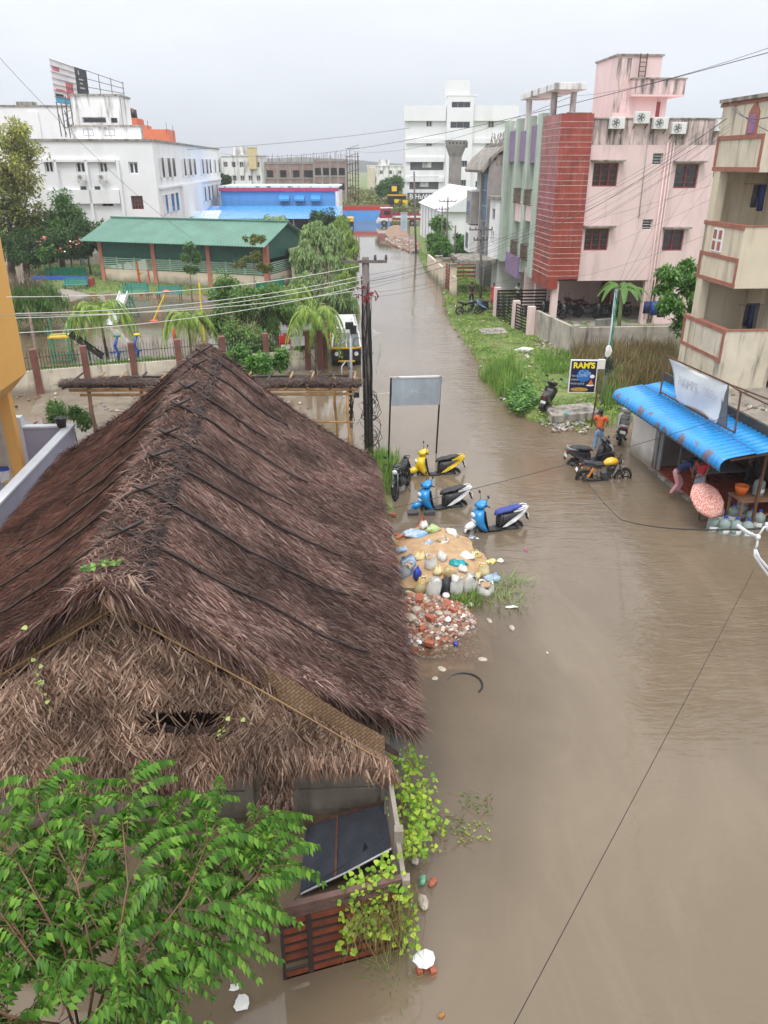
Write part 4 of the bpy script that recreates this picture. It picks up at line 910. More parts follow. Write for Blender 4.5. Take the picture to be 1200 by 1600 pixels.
# bamboo poles tied down over the thatch
for s,sl,t1 in((.105,.0,.86),(.23,.01,.80),(.36,.015,.78),(.46,.02,.55),(.60,.02,.62),(.70,.03,.40),(.84,.03,.5),(.93,.02,.35)):
    for sd in(1,-1):
        m=MB();tt=t1 if sd>0 else min(.75,t1*rnd(.7,1.1));pts=[roofp(s+sl*t+.003*math.sin(t*9+s*30),t,sd,.095)for t in[(-.03+(tt+.03)*i/16)for i in range(17)]]
        if sd<0:pts[0]=pts[0]+V(.16,0,.05)
        m.tube(pts,[.031-.012*i/16 for i in range(17)],6)
        for i in range(2,16,3):m.tube([pts[i]+V(0,.0,-.05),pts[i]+V(0,-.045,.02),pts[i]+V(0,0,.045),pts[i]+V(0,.045,.02),pts[i]+V(0,0,-.05)],.006,4)
        bworld(m,'bamboo_pole',bamboo,hut,smooth=True)
# shaggy front gable
GY=8.72
def rake_z(x):
    c=HA.x
    return HA.z-.25-(x-c)*(HA.z-ER0.z)/(ER0.x-c)if x>c else HA.z-.25-(c-x)*(HA.z-EL0.z)/(c-EL0.x)
def gy(x,z):return GY-.10+.13*noise.noise(Vector((x*1.3,z*1.6,4)))-.30*max(0,min(1,(3.6-z)/2.2))
HOLE=(-2.72,2.44,.62,.13)
def bottom(x):return 1.52+.16*noise.noise(Vector((x*2.2,0,9)))+.42*max(0,min(1,(x+2.6)/.8))
m=MB();nx_,nz_=90,34;idx={}
for i in range(nx_+1):
    x=EL0.x+.2+(ER0.x-EL0.x-.35)*i/nx_;zb=bottom(x);zt=rake_z(x)
    for j in range(nz_+1):z=zb+(zt-zb)*j/nz_;m.v.append((x,gy(x,z),z))
for i in range(nx_):
    for j in range(nz_):
        a=i*(nz_+1)+j;c=[sum(m.v[q][k]for q in(a,a+nz_+2))/2 for k in(0,2)]
        if abs(c[0]-HOLE[0]-.0)<HOLE[2]and abs(c[1]-HOLE[1]-(c[0]-HOLE[0])*.03)<HOLE[3]*(1-.5*abs(c[0]-HOLE[0])/HOLE[2]):continue
        m.f.append((a,a+nz_+1,a+nz_+2,a+1));m.mi.append(0)
gab=bworld(m,'gable',thb,hut)
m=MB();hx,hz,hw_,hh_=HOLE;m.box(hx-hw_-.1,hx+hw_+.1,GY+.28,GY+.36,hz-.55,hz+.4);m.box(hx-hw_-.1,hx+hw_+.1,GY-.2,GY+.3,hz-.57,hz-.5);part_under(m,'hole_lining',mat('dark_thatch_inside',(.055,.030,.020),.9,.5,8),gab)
def weave(x0,x1,sd):
    m=MB();n=40
    for i in range(n+1):
        x=x0+(x1-x0)*i/n;zt=rake_z(x)+.10;m.v+=[(x,gy(x,zt)-.035,zt),(x,gy(x,zt-.5)-.045,zt-.52+.05*math.sin(i*1.3))]
    for i in range(n):a=i*2;m.f.append((a,a+1,a+3,a+2));m.mi.append(0)
    w_=part_under(m,'woven_band',matm,gab)
    m=MB();a=(x0,gy(x0,rake_z(x0)-.22)-.09,rake_z(x0)-.22);b=(x1,gy(x1,rake_z(x1)-.22)-.09,rake_z(x1)-.22);m.tube([a,((a[0]+b[0])/2,(a[1]+b[1])/2,(a[2]+b[2])/2+.03),b],.010,5)
    bworld(m,'gable_rod',mat('tan_rod',(.30,.17,.07),.6),hut)
weave(HA.x-.1,ER0.x-.35,1);weave(HA.x+.1,EL0.x+.3,-1)
m=MB()
def in_hole(x,z,g=0):return abs(x-HOLE[0])<HOLE[2]+g and abs(z-HOLE[1])<HOLE[3]+g
k=0
while k<34000:
    x=rnd(EL0.x+.2,ER0.x-.25);zt=rake_z(x);z=rnd(bottom(x)-.05,zt-.18)
    edge=zt-z
    if edge<.60 and random.random()<(.95 if edge<.40 else .65)-.5*max(0,min(1,(x+1.2)/1.2)):k+=1;continue
    hb=in_hole(x,z,.02)
    if hb and random.random()<.97:continue
    sg=random.choice((-1,1));a=sg*rnd(.15,.95)+.25*noise.noise(Vector((x*1.5,z*1.5,7)))
    if z<bottom(x)+.35:a*=.45
    ln=rnd(.18,.50)
    if not hb and in_hole(x,z-ln*.5-.05,.0)and z>HOLE[1]+.1:ln=.12*(1 if z>1.9 else 1.1)
    if in_hole(x,z-ln*.8,-.02):ln*=.35
    y=gy(x,z)-rnd(.02,.10);straw(m,V(x,y,z),V(math.sin(a),rnd(-.28,.02),-math.cos(a)),V(0,-1,0),ln,rnd(.009,.024),rnd(-.02,.14));k+=1
for k in range(500): # tips of the woven band bent outwards
    x=rnd(EL0.x+.4,ER0.x-.5);z=rake_z(x)-.52+rnd(-.05,.05);sg=1 if x>HA.x else-1;straw(m,V(x,gy(x,z)-.06,z),V(sg*rnd(.2,.9),rnd(-.3,0),-1),V(0,-1,0),rnd(.2,.4),rnd(.018,.032),.1)
for k in range(46): # big pale leaflets hanging from the apex
    straw(m,V(HA.x+rnd(-.15,.35),GY-.32,HA.z-rnd(.05,.3)),V(rnd(-.2,.7),-.12,-1),V(0,-1,0),rnd(.3,.6),rnd(.02,.04),.1)
part_under(m,'palm_leaflet',thg,gab)
# precast concrete wall under the gable with its posts
wallc=mat('precast_slab',(.27,.235,.19),.85,.15,2.5,bump=.4,streak=((.10,.09,.07),.7,2),low=((.12,.09,.06),.0,.35))
wt_=thing('slab_wall','precast concrete slab wall standing in the flood under the shaggy gable','wall',(0,9.15,0),R(2.5))
for i in range(5):m=MB();z0=-.3+i*.43;m.box(-7.5,.0,-.02*(i%2),.07,z0,z0+.42);m.build('slab',wallc,wt_,bevel=.012)
for x in(-6.4,-4.3,-2.15,-.06):m=MB();m.box(x,x+.14,-.07,.1,-.3,1.9);m.build('post',wallc,wt_,bevel=.01)
m=MB();m.box(.09,.3,-.05,.02,.2,1.85);m.build('door_board',mat('grey_weathered_board',(.16,.16,.16),.7,.3,2,streak=((.05,.05,.05),.6,4)),wt_)
# a loose thatch roll leaning on the wall
rl=thing('thatch_roll','loose strip of braided thatch leaning against the slab wall','thatch',(-1.85,8.55,0))
m=MB();a,b=V(-1.62,8.5,1.62),V(-1.95,8.1,.28)
for i in range(34):
    p=a.lerp(b,i/33);
    for k in range(9):straw(m,p+V(rnd(-.05,.05),rnd(-.06,.02),0),V(rnd(-1,1),-.3,-.7),V(0,-1,0),rnd(.06,.14),.014,.1)
    for k in range(16):straw(m,p+V(rnd(.02,.42)*(1-.4*abs(i/33-.4)),rnd(0,.2),rnd(-.05,.05)),V(rnd(-.5,.5),-.2,-1),V(0,-1,0),rnd(.1,.3),.02,.1)
bworld(m,'straw',imat('dark_dry_leaves',[(.05,.026,.018),(.13,.075,.05),(.24,.16,.115),(.08,.045,.03)],.8),rl);m=MB();m.tube([a,a.lerp(b,.5)+V(.02,0,0),b],.045,6);bworld(m,'core',bamboo,rl)

# ---------------------------------------------------------------- bamboo verandah behind the hut
vr=thing('bamboo_verandah','bamboo framed thatch verandah showing on both sides behind the hut roof','shelter',(-5,24.4,0))
thd=imat('verandah_thatch',[(.03,.016,.012),(.08,.045,.035),(.15,.10,.08),(.05,.03,.024)],.7)
def vz(x,y):return 3.08+(y-24)*.10+.04*math.sin(x*2)
m=MB()
for k in range(5200):
    x=rnd(-10.3,-.75);y=rnd(23.7,24.3);straw(m,V(x,y,vz(x,y)+rnd(-.02,.06)),V(random.gauss(0,1),-.6,rnd(-.25,.1)),V(0,0,1),rnd(.12,.4),rnd(.012,.028))
m.box(-10.2,-.8,23.75,24.35,2.92,2.98);bworld(m,'thatch',thd,vr)
for i,(y,z)in enumerate(((23.72,3.0),(23.74,2.85),(23.8,2.68),(24.6,2.8),(25.2,2.9))):
    m=MB();m.tube([(-10.25+.3*i,y,z),(-5,y,z+.03),(-.7-.12*i,y,z+.04)],.045,7);bworld(m,'beam',bamboo2 if i in(1,2)else bamboo,vr,smooth=True)
for k in range(14):
    x=-10.1+k*.7;m=MB();m.tube([(x,23.65,2.93),(x+.05,25.4,3.02)],.035,6);bworld(m,'rafter',bamboo2 if k%3 else bamboo,vr,smooth=True)
for x,y in((-1.15,23.8),(-1.62,24.9),(-8.0,24.8),(-9.35,23.8)):
    m=MB();m.tube([(x,y,-.3),(x+.04,y,1.2),(x-.03,y,2.1),(x,y,2.98)],[.05,.045,.05,.04]if x>-5 else[.07,.06,.07,.05],7);bworld(m,'post',bamboo2 if x>-5 else mat('tree_limb',(.22,.13,.09),.8,.2,5),vr,smooth=True)
m=MB();m.tube([(-3.2,24.8,1.5),(-1.0,23.9,1.75)],.035,6);bworld(m,'brace',bamboo2,vr)
# ================================================================ PLANTS
bark=mat('bark',(.14,.10,.07),.9,.3,4,bump=.5)
lf_green=imat('bright_leaves',[(.044,.125,.015),(.075,.200,.027),(.125,.294,.044),(.188,.375,.062),(.062,.163,.025),(.100,.250,.037)],.45,trans=.25,spec=.5)
lf_dark=imat('dark_leaves',[(.027,.068,.018),(.053,.112,.030),(.090,.180,.045),(.045,.090,.027)],.6,trans=.2)
lf_mid=imat('mid_green_leaves',[(.056,.128,.029),(.096,.208,.048),(.160,.288,.072),(.072,.160,.035)],.55,trans=.25)
lf_yel=imat('yellowing_leaves',[(.18,.22,.04),(.34,.38,.08),(.52,.46,.10),(.24,.29,.06),(.42,.42,.13)],.55,trans=.25)
lf_will=imat('grey_green_drooping_leaves',[(.125,.213,.088),(.213,.325,.138),(.312,.438,.188),(.413,.525,.213),(.163,.263,.112)],.55,trans=.25)
lf_lime=imat('lime_leaves',[(.176,.308,.033),(.286,.440,.055),(.418,.550,.088),(.220,.363,.044)],.5,trans=.3)
lf_palm=imat('palm_leaflets',[(.081,.176,.027),(.162,.284,.041),(.270,.405,.068),(.378,.459,.095),(.121,.230,.041)],.5,trans=.25)
grassm=imat('grass_blades',[(.072,.160,.029),(.131,.261,.043),(.217,.377,.072),(.319,.435,.116),(.102,.217,.043)],.6,trans=.25)
drym=imat('dry_reeds',[(.125,.100,.044),(.213,.163,.075),(.312,.213,.112),(.163,.163,.062),(.112,.150,.044),(.350,.188,.100)],.8,trans=.1)

lf_lush=imat('lush_leaves',[(.06,.13,.03),(.11,.22,.05),(.17,.30,.08),(.26,.38,.11),(.08,.17,.04)],.5,trans=.25)
def leaf(m,p,d,ln,w,up=None,droop=0):
    """pointed leaf with a fold down the middle"""
    d=d.normalized();up=up or V(rnd(-.5,.5),rnd(-.5,.5),1);s=d.cross(up)
    if s.length<1e-3:s=V(1,0,0)
    s.normalize();n=s.cross(d);m1=p+d*ln*.4+n*(.06*ln);tip=p+d*ln-n*ln*.05-V(0,0,droop*ln);o=len(m.v)
    m.v+=[tuple(p),tuple(m1+s*w*.5),tuple(tip),tuple(m1-s*w*.5)];m.f+=[(o,o+1,o+2,o+3)];m.mi+=[0]
def inball():
    while True:
        v=V(rnd(-1,1),rnd(-1,1),rnd(-1,1))
        if v.length<1:return v
def crown(m,clumps,n,ln,w,hang=.2,sub=9):
    """clumps: (centre, radii). Leaves gather on twig ends spread through each clump, leaving gaps between them"""
    tot=sum(c[1][0]*c[1][1]for c in clumps)
    for c,r in clumps:
        k=int(n*(r[0]*r[1])/tot);ends=[]
        for i in range(sub):
            v=inball();v=v.normalized()*(.35+.6*random.random());ends.append((Vector(c)+V(v.x*r[0],v.y*r[1],v.z*r[2]),min(r)*rnd(.2,.5)))
        for i in range(k):
            e,q=random.choice(ends);v=inball();p=e+v*q*1.15
            d=(v*.8+V(rnd(-.6,.6),rnd(-.6,.6),rnd(-.5,.5))-V(0,0,hang));leaf(m,p,d,ln*rnd(.6,1.25),w*rnd(.7,1.2),droop=hang*.3)
def tree(name,lbl,base,clumps,n,ln,w,lm,th=None,tr=.12,hang=.2,group=None,cat='tree',sub=9,trunkm=None):
    base=Vector(base);base.z=under(base.x,base.y);t=thing(name,lbl,cat,base,0,group)
    m=MB();top=sum((Vector(c)for c,r in clumps),Vector())/len(clumps);th=th or max(.3,(min(c[2]-r[2]*.6 for c,r in clumps)-base.z));fork=V(base.x+(top.x-base.x)*.3,base.y+(top.y-base.y)*.3,base.z+th)
    m.tube([base-V(0,0,.3),base.lerp(fork,.5)+V(rnd(-.1,.1),rnd(-.1,.1),0),fork],[tr*1.3,tr,tr*.8],8)
    for c,r in clumps:
        c=Vector(c);mid=fork.lerp(c,.5)+V(rnd(-.2,.2),rnd(-.2,.2),.15);m.tube([fork,mid,c],[tr*.6,tr*.4,tr*.15],5)
        for i in range(5):
            v=inball().normalized();m.tube([mid.lerp(c,rnd(0,.9)),c+V(v.x*r[0],v.y*r[1],v.z*r[2])*.8],[tr*.25,tr*.06],4)
    bworld(m,'trunk',trunkm or bark,t,smooth=True);m=MB();crown(m,clumps,n,ln,w,hang,sub);bworld(m,'crown',lm,t);return t
def cl(u,v,y,ru,rv=None,rd=None):
    """a clump seen at photo point u,v at distance y with radii ru,rv in photo pixels"""
    p=Yp(u,v,y);k=(p-V(0,0,CAM_H)).length/FPX;rv=rv or ru;return(p,(ru*k,(rd or ru)*k,rv*k))

# left: tall yellowing trees and dark hedge before the white building
tree('yellowing_tree','tall sparse yellowing tree at the left edge before the white building',Yp(38,400,78).xy.to_3d(),[cl(20,215,78,26,24),cl(50,240,79,18,28),cl(10,262,77,30,22),cl(42,285,78,22,20),cl(22,235,79,20),cl(8,290,78,22,12)],5200,.42,.2,lf_yel,tr=.28,sub=14)
tree('dark_tree','dark olive tree below the yellowing tree at the left edge',Yp(15,410,76).xy.to_3d(),[cl(12,315,76,30,22),cl(42,330,75,22,22),cl(15,355,75,30,22),cl(50,360,75,24,18)],5200,.4,.2,imat('olive_leaves',[(.064,.096,.019),(.128,.160,.032),(.240,.240,.048),(.080,.112,.024)],.6,trans=.2),tr=.3,sub=12)
tree('round_tree','rounded dark green tree before the white building left of the green shed',Yp(98,415,77).xy.to_3d(),[cl(92,322,77,22,20),cl(112,335,77,18,22),cl(78,345,77,18,16),cl(98,358,76,28,16)],5600,.38,.18,lf_mid,tr=.25,sub=12)
for i,(u,v,l)in enumerate(((35,388,'low dark shrub at the left end of the park hedge'),(75,385,'low dark shrub left of the small umbrella shaped tree'),(112,380,'low shrub with red flowers beside the blue and white banner'),(140,368,'low shrub against the corner of the green shed'))):
    tree('hedge_shrub',l,Yp(u,412,73).xy.to_3d(),[cl(u-14,v-4,73,22,20),cl(u+14,v-2,72.5,22,20),cl(u,v+12,72,24,12)],5200,.3,.15,lf_dark,tr=.08,cat='shrub',group='shrubs of the park hedge',sub=14)
t=tree('umbrella_tree','small flat topped bright green tree on the lawn at left',G(80,438),[cl(78,395,69,16,7),cl(70,400,69,8,5)],700,.35,.18,lf_mid,tr=.05,sub=8)
hw_=thing('park_back_wall','low stained cream boundary wall behind the park hedge','wall',G(0,414,0),R(-5));m=MB();m.box(-6,11.5,0,.2,-.3,1.3)
m.build('panel',creamd,hw_);
for i in range(7):m=MB();m.box(-5+i*2.7,-4.7+i*2.7,-.06,.26,-.3,1.45);m.build('pier',creamd,hw_)
# weeping feathery tree at the left edge of the park
def weeping(name,lbl,base,c,n,ln,mtl,R0,strands=60,tr=.08):
    base=Vector(base);base.z=under(base.x,base.y);t=thing(name,lbl,'tree',base);m=MB();tp=V(c[0],c[1],c[2]);m.tube([base,base.lerp(tp,.6)+V(.1,0,0),tp],[tr*1.3,tr,tr*.4],7);tw=[]
    for i in range(strands):
        a=rnd(0,6.28);r=rnd(.15,1)*R0;h=rnd(.2,.9);p0=tp.lerp(base,rnd(0,.25));p1=tp+V(math.cos(a)*r*.6,math.sin(a)*r*.6,h*R0*.4);p2=p1+V(math.cos(a)*r*.5,math.sin(a)*r*.5,-rnd(.5,1.3)*R0*.8);m.tube([p0,p1,p2],[.02,.012,.004],3);tw.append((p0,p1,p2))
    bworld(m,'trunk',bark,t);m=MB()
    for i in range(n):
        a,b,c_=random.choice(tw);s=rnd(.25,1);p=a.lerp(b,s).lerp(b.lerp(c_,s),s)+V(rnd(-1,1),rnd(-1,1),rnd(-1,1))*.1*R0;leaf(m,p,V(rnd(-.5,.5),rnd(-.5,.5),-1),ln*rnd(.6,1.2),ln*.14,droop=0)
    bworld(m,'crown',mtl,t);return t
weeping('weeping_tree','feathery drooping tree beside the yellow house wall',G(58,560),Yp(35,452,47),7000,.45,lf_mid,2.6,130)
# small palms
def frond(m,p,a,ln,rise,mt=0,w=.35,n=16):
    pts=[];d=V(math.cos(a),math.sin(a),0)
    for i in range(n+1):s=i/n;pts.append(p+d*ln*(s-.18*s*s)+V(0,0,rise*ln*(1.5*s-2.0*s*s)))
    m.tube([pts[0],pts[n//2],pts[-1]],[.018,.012,.004],4)
    sd=V(-d.y,d.x,0)
    for i in range(2,n+1):
        t_=(pts[i]-pts[i-1]).normalized();l_=w*math.sin(math.pi*(.12+.8*i/n))*rnd(.85,1.15)
        for s_ in(-1,1):
            for k in range(2):leaf(m,pts[i].lerp(pts[i-1],.5*k),sd*s_*.8+t_*.7+V(0,0,-.35),l_,.05,up=V(0,0,1),droop=.25)
def palm(lbl,base,h,ln,nf,trk=.07,yl=False):
    base=Vector(base);base.z=under(base.x,base.y);t=thing('small_palm',lbl,'palm tree',base);m=MB();tp=base+V(rnd(-.1,.1),rnd(-.1,.1),h);m.tube([base-V(0,0,.2),base.lerp(tp,.5),tp],[trk*1.3,trk,trk*.7],7);bworld(m,'trunk',bark,t,smooth=True)
    m=MB()
    for i in range(nf):frond(m,tp,i*2.4+rnd(-.2,.2),ln*rnd(.75,1.1),rnd(.7,1.5),w=ln*.26)
    bworld(m,'fronds',lf_palm,t)
palm('small bushy palm in the flooded park beside the white slide',G(168,556),2.3,2.2,30)
palm('small palm in the park just behind the hut ridge',G(300,560),1.7,1.9,22)
palm('palm beside the paved path with bright fronds at left',G(452,530),2.4,2.3,24)
palm('yellowish palm between the paved path and the street fence',G(495,585),2.5,2.0,22)
palm('distant feathery palm beside the blue lean-to roof',Yp(433,400,84).xy.to_3d(),4.0,2.2,14)
# long drooping willow like trees along the path
def droopy(lbl,base,clumps,n,ln,mtl,tr=.16):
    base=Vector(base);base.z=under(base.x,base.y);t=thing('drooping_tree',lbl,'tree',base,0,None);m=MB();cs=[Vector(c)for c,r in clumps];top=sum(cs,Vector())/len(cs);fk=base.lerp(top,.35);m.tube([base-V(0,0,.2),fk],[tr*1.3,tr*.8],8)
    for c,r in clumps:
        m.tube([fk,fk.lerp(Vector(c),.5)+V(rnd(-.2,.2),0,.3),Vector(c)],[tr*.5,tr*.3,tr*.1],5)
    bworld(m,'trunk',bark,t,smooth=True);m=MB();tot=sum(r[0]*r[2]for c,r in clumps)
    for c,r in clumps:
        c=Vector(c);tw=[]
        for i in range(60):v=inball().normalized();tw.append((c+V(v.x*r[0]*rnd(.4,1),v.y*r[1]*rnd(.4,1),v.z*r[2]*rnd(.3,1)),rnd(.25,.7)))
        for i in range(int(n*r[0]*r[2]/tot)):
            p,l_=random.choice(tw);s=random.random();q=p+V(rnd(-.13,.13),rnd(-.13,.13),-s*l_);leaf(m,q,V(rnd(-.8,.8),rnd(-.8,.8),-1),ln*rnd(.5,1.1),ln*.15)
    bworld(m,'crown',mtl,t)
droopy('tall pale drooping tree between the paved path and the street',G(520,520),[cl(492,358,53,22,18),cl(515,368,53,24,18),cl(478,395,52,24,24),cl(508,402,52,28,24),cl(502,440,51,30,22),cl(474,440,50,22,20),cl(524,455,49,26,18),cl(495,475,49,24,18),cl(545,470,50,16,16),cl(515,500,47,22,18),cl(535,510,46,16,14)],54000,.42,lf_will)
droopy('drooping greener tree overhanging the street beyond the pale one',G(540,430),[cl(532,352,72,16,16),cl(546,382,68,15,20),cl(528,375,70,16,20),cl(542,412,64,18,18),cl(538,435,60,20,14)],20000,.42,imat('yellow_green_leaves',[(.135,.230,.054),(.243,.365,.081),(.365,.499,.121),(.176,.284,.068)],.55,trans=.25))
droopy('pale feathery tree filling the gap between branchy shrub and paved path',G(432,545),[cl(425,455,44,22,16),cl(447,478,43,20,16),cl(418,495,42,18,18)],12000,.32,lf_lush)
tree('street_tree','dark bushy tree at the far end of the path behind the drooping tree',Yp(520,380,88).xy.to_3d(),[cl(515,345,88,14,14),cl(495,340,90,12,10),cl(535,350,84,10,14)],3600,.35,.16,lf_dark,sub=12)
tree('young_park_tree','thin young tree with tiers of leaves in front of the middle of the green shed',G(300,470),[cl(297,385,60,8,7),cl(297,403,60,16,6),cl(300,420,60,12,5)],900,.3,.15,lf_mid,tr=.035,sub=8)
tree('tiered_tree','taller tiered tree in front of the right end of the green shed',G(400,470),[cl(400,374,60,20,4),cl(398,400,60,18,6),cl(375,413,60,12,5),cl(410,415,60,22,6)],1500,.3,.15,imat('olive_tier_leaves',[(.09,.12,.02),(.16,.19,.04),(.22,.24,.06)],.6,trans=.2),tr=.04,sub=8)
tree('branchy_shrub','upright branchy shrub between the swing frame and the hut roof',G(385,590),[cl(352,455,42,24,24),cl(385,475,41,30,26),cl(418,470,42,24,22),cl(345,500,41,20,24),cl(370,530,39,26,24),cl(405,540,38,28,26),cl(380,575,37,26,16)],20000,.2,.09,lf_lush,tr=.06,sub=30)
tree('low_bush','leafy bush against the park wall right of the hut roof',G(420,600),[cl(405,575,35,26,20),cl(440,560,35.5,14,18),cl(372,560,36,22,18)],7000,.17,.1,lf_green,tr=.04,cat='bush',sub=26)
tree('roadside_bush','leafy bush hanging over the fence between path and van',G(498,600),[cl(480,548,38,18,22),cl(497,520,40,14,16)],2200,.18,.09,lf_mid,tr=.04,cat='bush',sub=14)
# right side
bt=tree('dense_bush','dense bright bush and creeper between the far utility poles',G(690,405),[cl(688,352,92,13,14),cl(680,380,88,16,16),cl(700,392,86,20,14),cl(718,378,90,14,10)],7600,.4,.2,lf_green,tr=.1,cat='bush',sub=16)
tree('dark_bush','dark low bush right of the bright bush behind the reddish gate',G(728,412),[cl(725,390,80,16,14),cl(742,372,82,8,12)],2600,.35,.17,lf_mid,tr=.08,cat='bush',sub=12)
tree('broadleaf_tree','leafy tree between the pink block and the cream house',G(1075,560),[cl(1050,432,37,20,12),cl(1075,418,38,18,10),cl(1035,450,37,14,8),cl(1085,445,37,22,14),cl(1052,478,36,24,14),cl(1095,475,36,20,14),cl(1070,505,36,20,14),cl(1110,445,36,12,10)],5600,.24,.12,lf_green,tr=.1,sub=16)
# banana plant in front of the parking
bp0=G(985,545);bn=thing('banana_plant','broad leaved banana plant before the bike parking of the pink block','plant',Yp(975,500,44).xy.to_3d())
m=MB();c0=Yp(972,455,44.5);m.tube([V(c0.x+.1,c0.y,-.2),c0],[.16,.08],9);bworld(m,'stem',mat('banana_stem',(.16,.22,.06),.6),bn,smooth=True)
for i in range(11):
    a=i*2.399+.3;ln=rnd(1.5,2.2);m=MB();n=10;rise=rnd(.4,1.0);prev=None;d=V(math.cos(a),math.sin(a),0);sd=V(-d.y,d.x,0)
    for k in range(n+1):
        s=k/n;p=c0+d*ln*(s-.2*s*s)+V(0,0,rise*ln*(1.3*s-1.6*s*s));ww=.20*math.sin(math.pi*min(1,.08+s*.9))**.6*(1 if s>.12 else .1)
        for q,f in((-1,-1),(0,0),(1,1)):m.v.append(tuple(p+sd*ww*f-V(0,0,abs(f)*ww*.35+(rnd(0,.05)if f else 0))))
    for k in range(n):
        for q in(0,1):
            o=k*3+q;m.f.append((o,o+1,o+4,o+3));m.mi.append(0)
    bworld(m,'leaf',imat('banana_leaf',[(.06,.16,.03),(.11,.23,.05),(.15,.24,.06)],.4,trans=.3)if 'banana_leaf' not in MATS else MATS['banana_leaf'],bn,smooth=True)
# distant scrub belt
m=MB()
for k in range(26000):
    y=150+130*random.random()**1.6;x=rnd(-.28,.10)*y;h=(1.2+2.2*max(0,noise.noise(Vector((x*.12,y*.08,0))))+1.0*noise.noise(Vector((x*.5,y*.3,5))))*min(1,(y-146)/12)
    if h<.3:continue
    leaf(m,V(x,y,h*rnd(.5,1)),V(rnd(-1,1),rnd(-1,1),rnd(-.2,1)),rnd(.6,1.4),rnd(.4,.8))
tag(m.build('scrub',imat('far_scrub',[(.075,.112,.030),(.135,.180,.045),(.225,.255,.075),(.120,.105,.045),(.300,.330,.105)],.8,trans=.15)),kind='stuff')
tree('far_tree','dark feathery tree in the scrub just left of the white office building',Yp(608,310,165).xy.to_3d(),[cl(612,288,165,16,9),cl(600,296,160,14,7),cl(622,284,166,10,8)],2600,.8,.35,lf_mid,tr=.2,sub=12)
tree('far_tree','small dark tree left of the brown unfinished building',Yp(350,300,150).xy.to_3d(),[cl(352,280,150,9,8),cl(345,285,150,6,6)],1200,.7,.35,lf_dark,tr=.2,sub=8)

# grass on the verge, reeds and creeping plants
def tuft(m,x,y,n,h,spread=.12,lean=.35,w=.012,z=None):
    z=under(x,y)-.03 if z is None else z
    for i in range(n):
        a=rnd(0,6.28);r=spread*random.random();p=V(x+r*math.cos(a),y+r*math.sin(a),z);hh=h*rnd(.5,1.15);d=V(math.cos(a)*lean*rnd(0,1),math.sin(a)*lean*rnd(0,1),1)
        s=V(-math.sin(a),math.cos(a),0)*w;o=len(m.v);q=p+d*hh*.6;t_=p+V(d.x*hh*1.5,d.y*hh*1.5,hh*.92)
        m.v+=[tuple(p-s),tuple(p+s),tuple(q+s*.7),tuple(q-s*.7),tuple(t_)];m.f+=[(o,o+1,o+2,o+3),(o+3,o+2,o+4)];m.mi+=[0,0]
def sample(poly,n,inset=0.0):
    bb=bbox(poly,0);c=0
    while c<n:
        x,y=rnd(bb[0],bb[1]),rnd(bb[2],min(bb[3],110))
        if poly_sd((x,y),poly)>inset:c+=1;yield x,y
VGR=gp((652,395),(662,420),(690,445),(694,475),(700,500),(722,530),(748,570),(772,605),(796,640),(840,664),(900,672),(945,668),(985,640),(1010,600),(900,560),(845,535),(790,480),(740,440),(700,400))
m=MB()
for x,y in sample(VGR,15000,-.1):
    n=noise.noise(Vector((x*.5,y*.5,3)))
    if n<-.35:continue
    if under(x,y)<-.06:continue
    tuft(m,x,y,5,rnd(.05,.16)*(1+n),.22,.7,.012)
for x,y in sample(PARKN,700):tuft(m,x,y,6,.25,.15)
for x,y in sample(PARKF,1500):tuft(m,x,y,4,.18,.3,w=.03)
tag(m.build('grass',grassm),kind='stuff')
# broad weeds among the grass
m=MB()
for x,y in sample(VGR,5200,.2):
    n=noise.noise(Vector((x*.7,y*.7,11)))
    if n<.02:continue
    for i in range(4):leaf(m,V(x+rnd(-.15,.15),y+rnd(-.15,.15),under(x,y)+rnd(.03,.14)),V(rnd(-1,1),rnd(-1,1),rnd(-.1,.4)),rnd(.06,.16),rnd(.05,.10))
tag(m.build('ground_cover',imat('creeping_weeds',[(.090,.195,.030),(.195,.330,.045),(.330,.450,.075),(.390,.405,.120),(.120,.240,.045)],.6,trans=.2)),kind='stuff')
def reeds(lbl,poly,n,h,mt,w=.014,name='reed_clump',k=9,sp=.16,ln=.3,inset=0):
    pts=list(sample(poly,n,inset));c=sum((Vector((x,y,0))for x,y in pts),Vector())/len(pts);t=thing(name,lbl,'plant',(c.x,c.y,0));m=MB()
    for x,y in pts:tuft(m,x,y,k,h*rnd(.6,1.1)*(1+.45*noise.noise(Vector((x*.9,y*.9,1)))),sp,ln,w)
    bworld(m,'blades',mt,t);return t
reeds('tall green reeds at the water edge of the verge, left of the parked black scooter',gp((745,590),(800,575),(815,600),(800,628),(775,618)),190,1.0,grassm)
reeds('green grass clump growing round the left leg of the blank signboard',gp((585,715),(622,712),(618,760),(600,780),(590,760)),220,.75,grassm)
reeds('submerged green grass patch beside the sacks of sand',gp((770,912),(800,905),(830,925),(812,955),(775,950)),70,.50,grassm,ln=.9)
reeds('short grass growing right below the white sand sacks',gp((700,935),(745,925),(770,950),(720,952)),70,.45,grassm)
reeds('grass clump in the dark water under the foreground branches',gp((285,1480),(350,1480),(345,1530),(295,1535)),60,.5,grassm,w=.008)
reeds('sparse grass in the water below the red gate',gp((590,1490),(640,1490),(640,1540),(610,1545)),45,.45,grassm,w=.006,ln=.8)
reeds('low green leafy sprig at the bottom edge below the red gate',gp((385,1570),(440,1560),(450,1598),(390,1598)),40,.3,lf_green,w=.02,ln=.6)
reeds('brown and green tall reeds before the compound wall of the pink block',gp((890,545),(1050,538),(1060,600),(985,615),(960,640),(900,590)),1500,1.15,drym,w=.016,k=8,sp=.25,ln=.35)
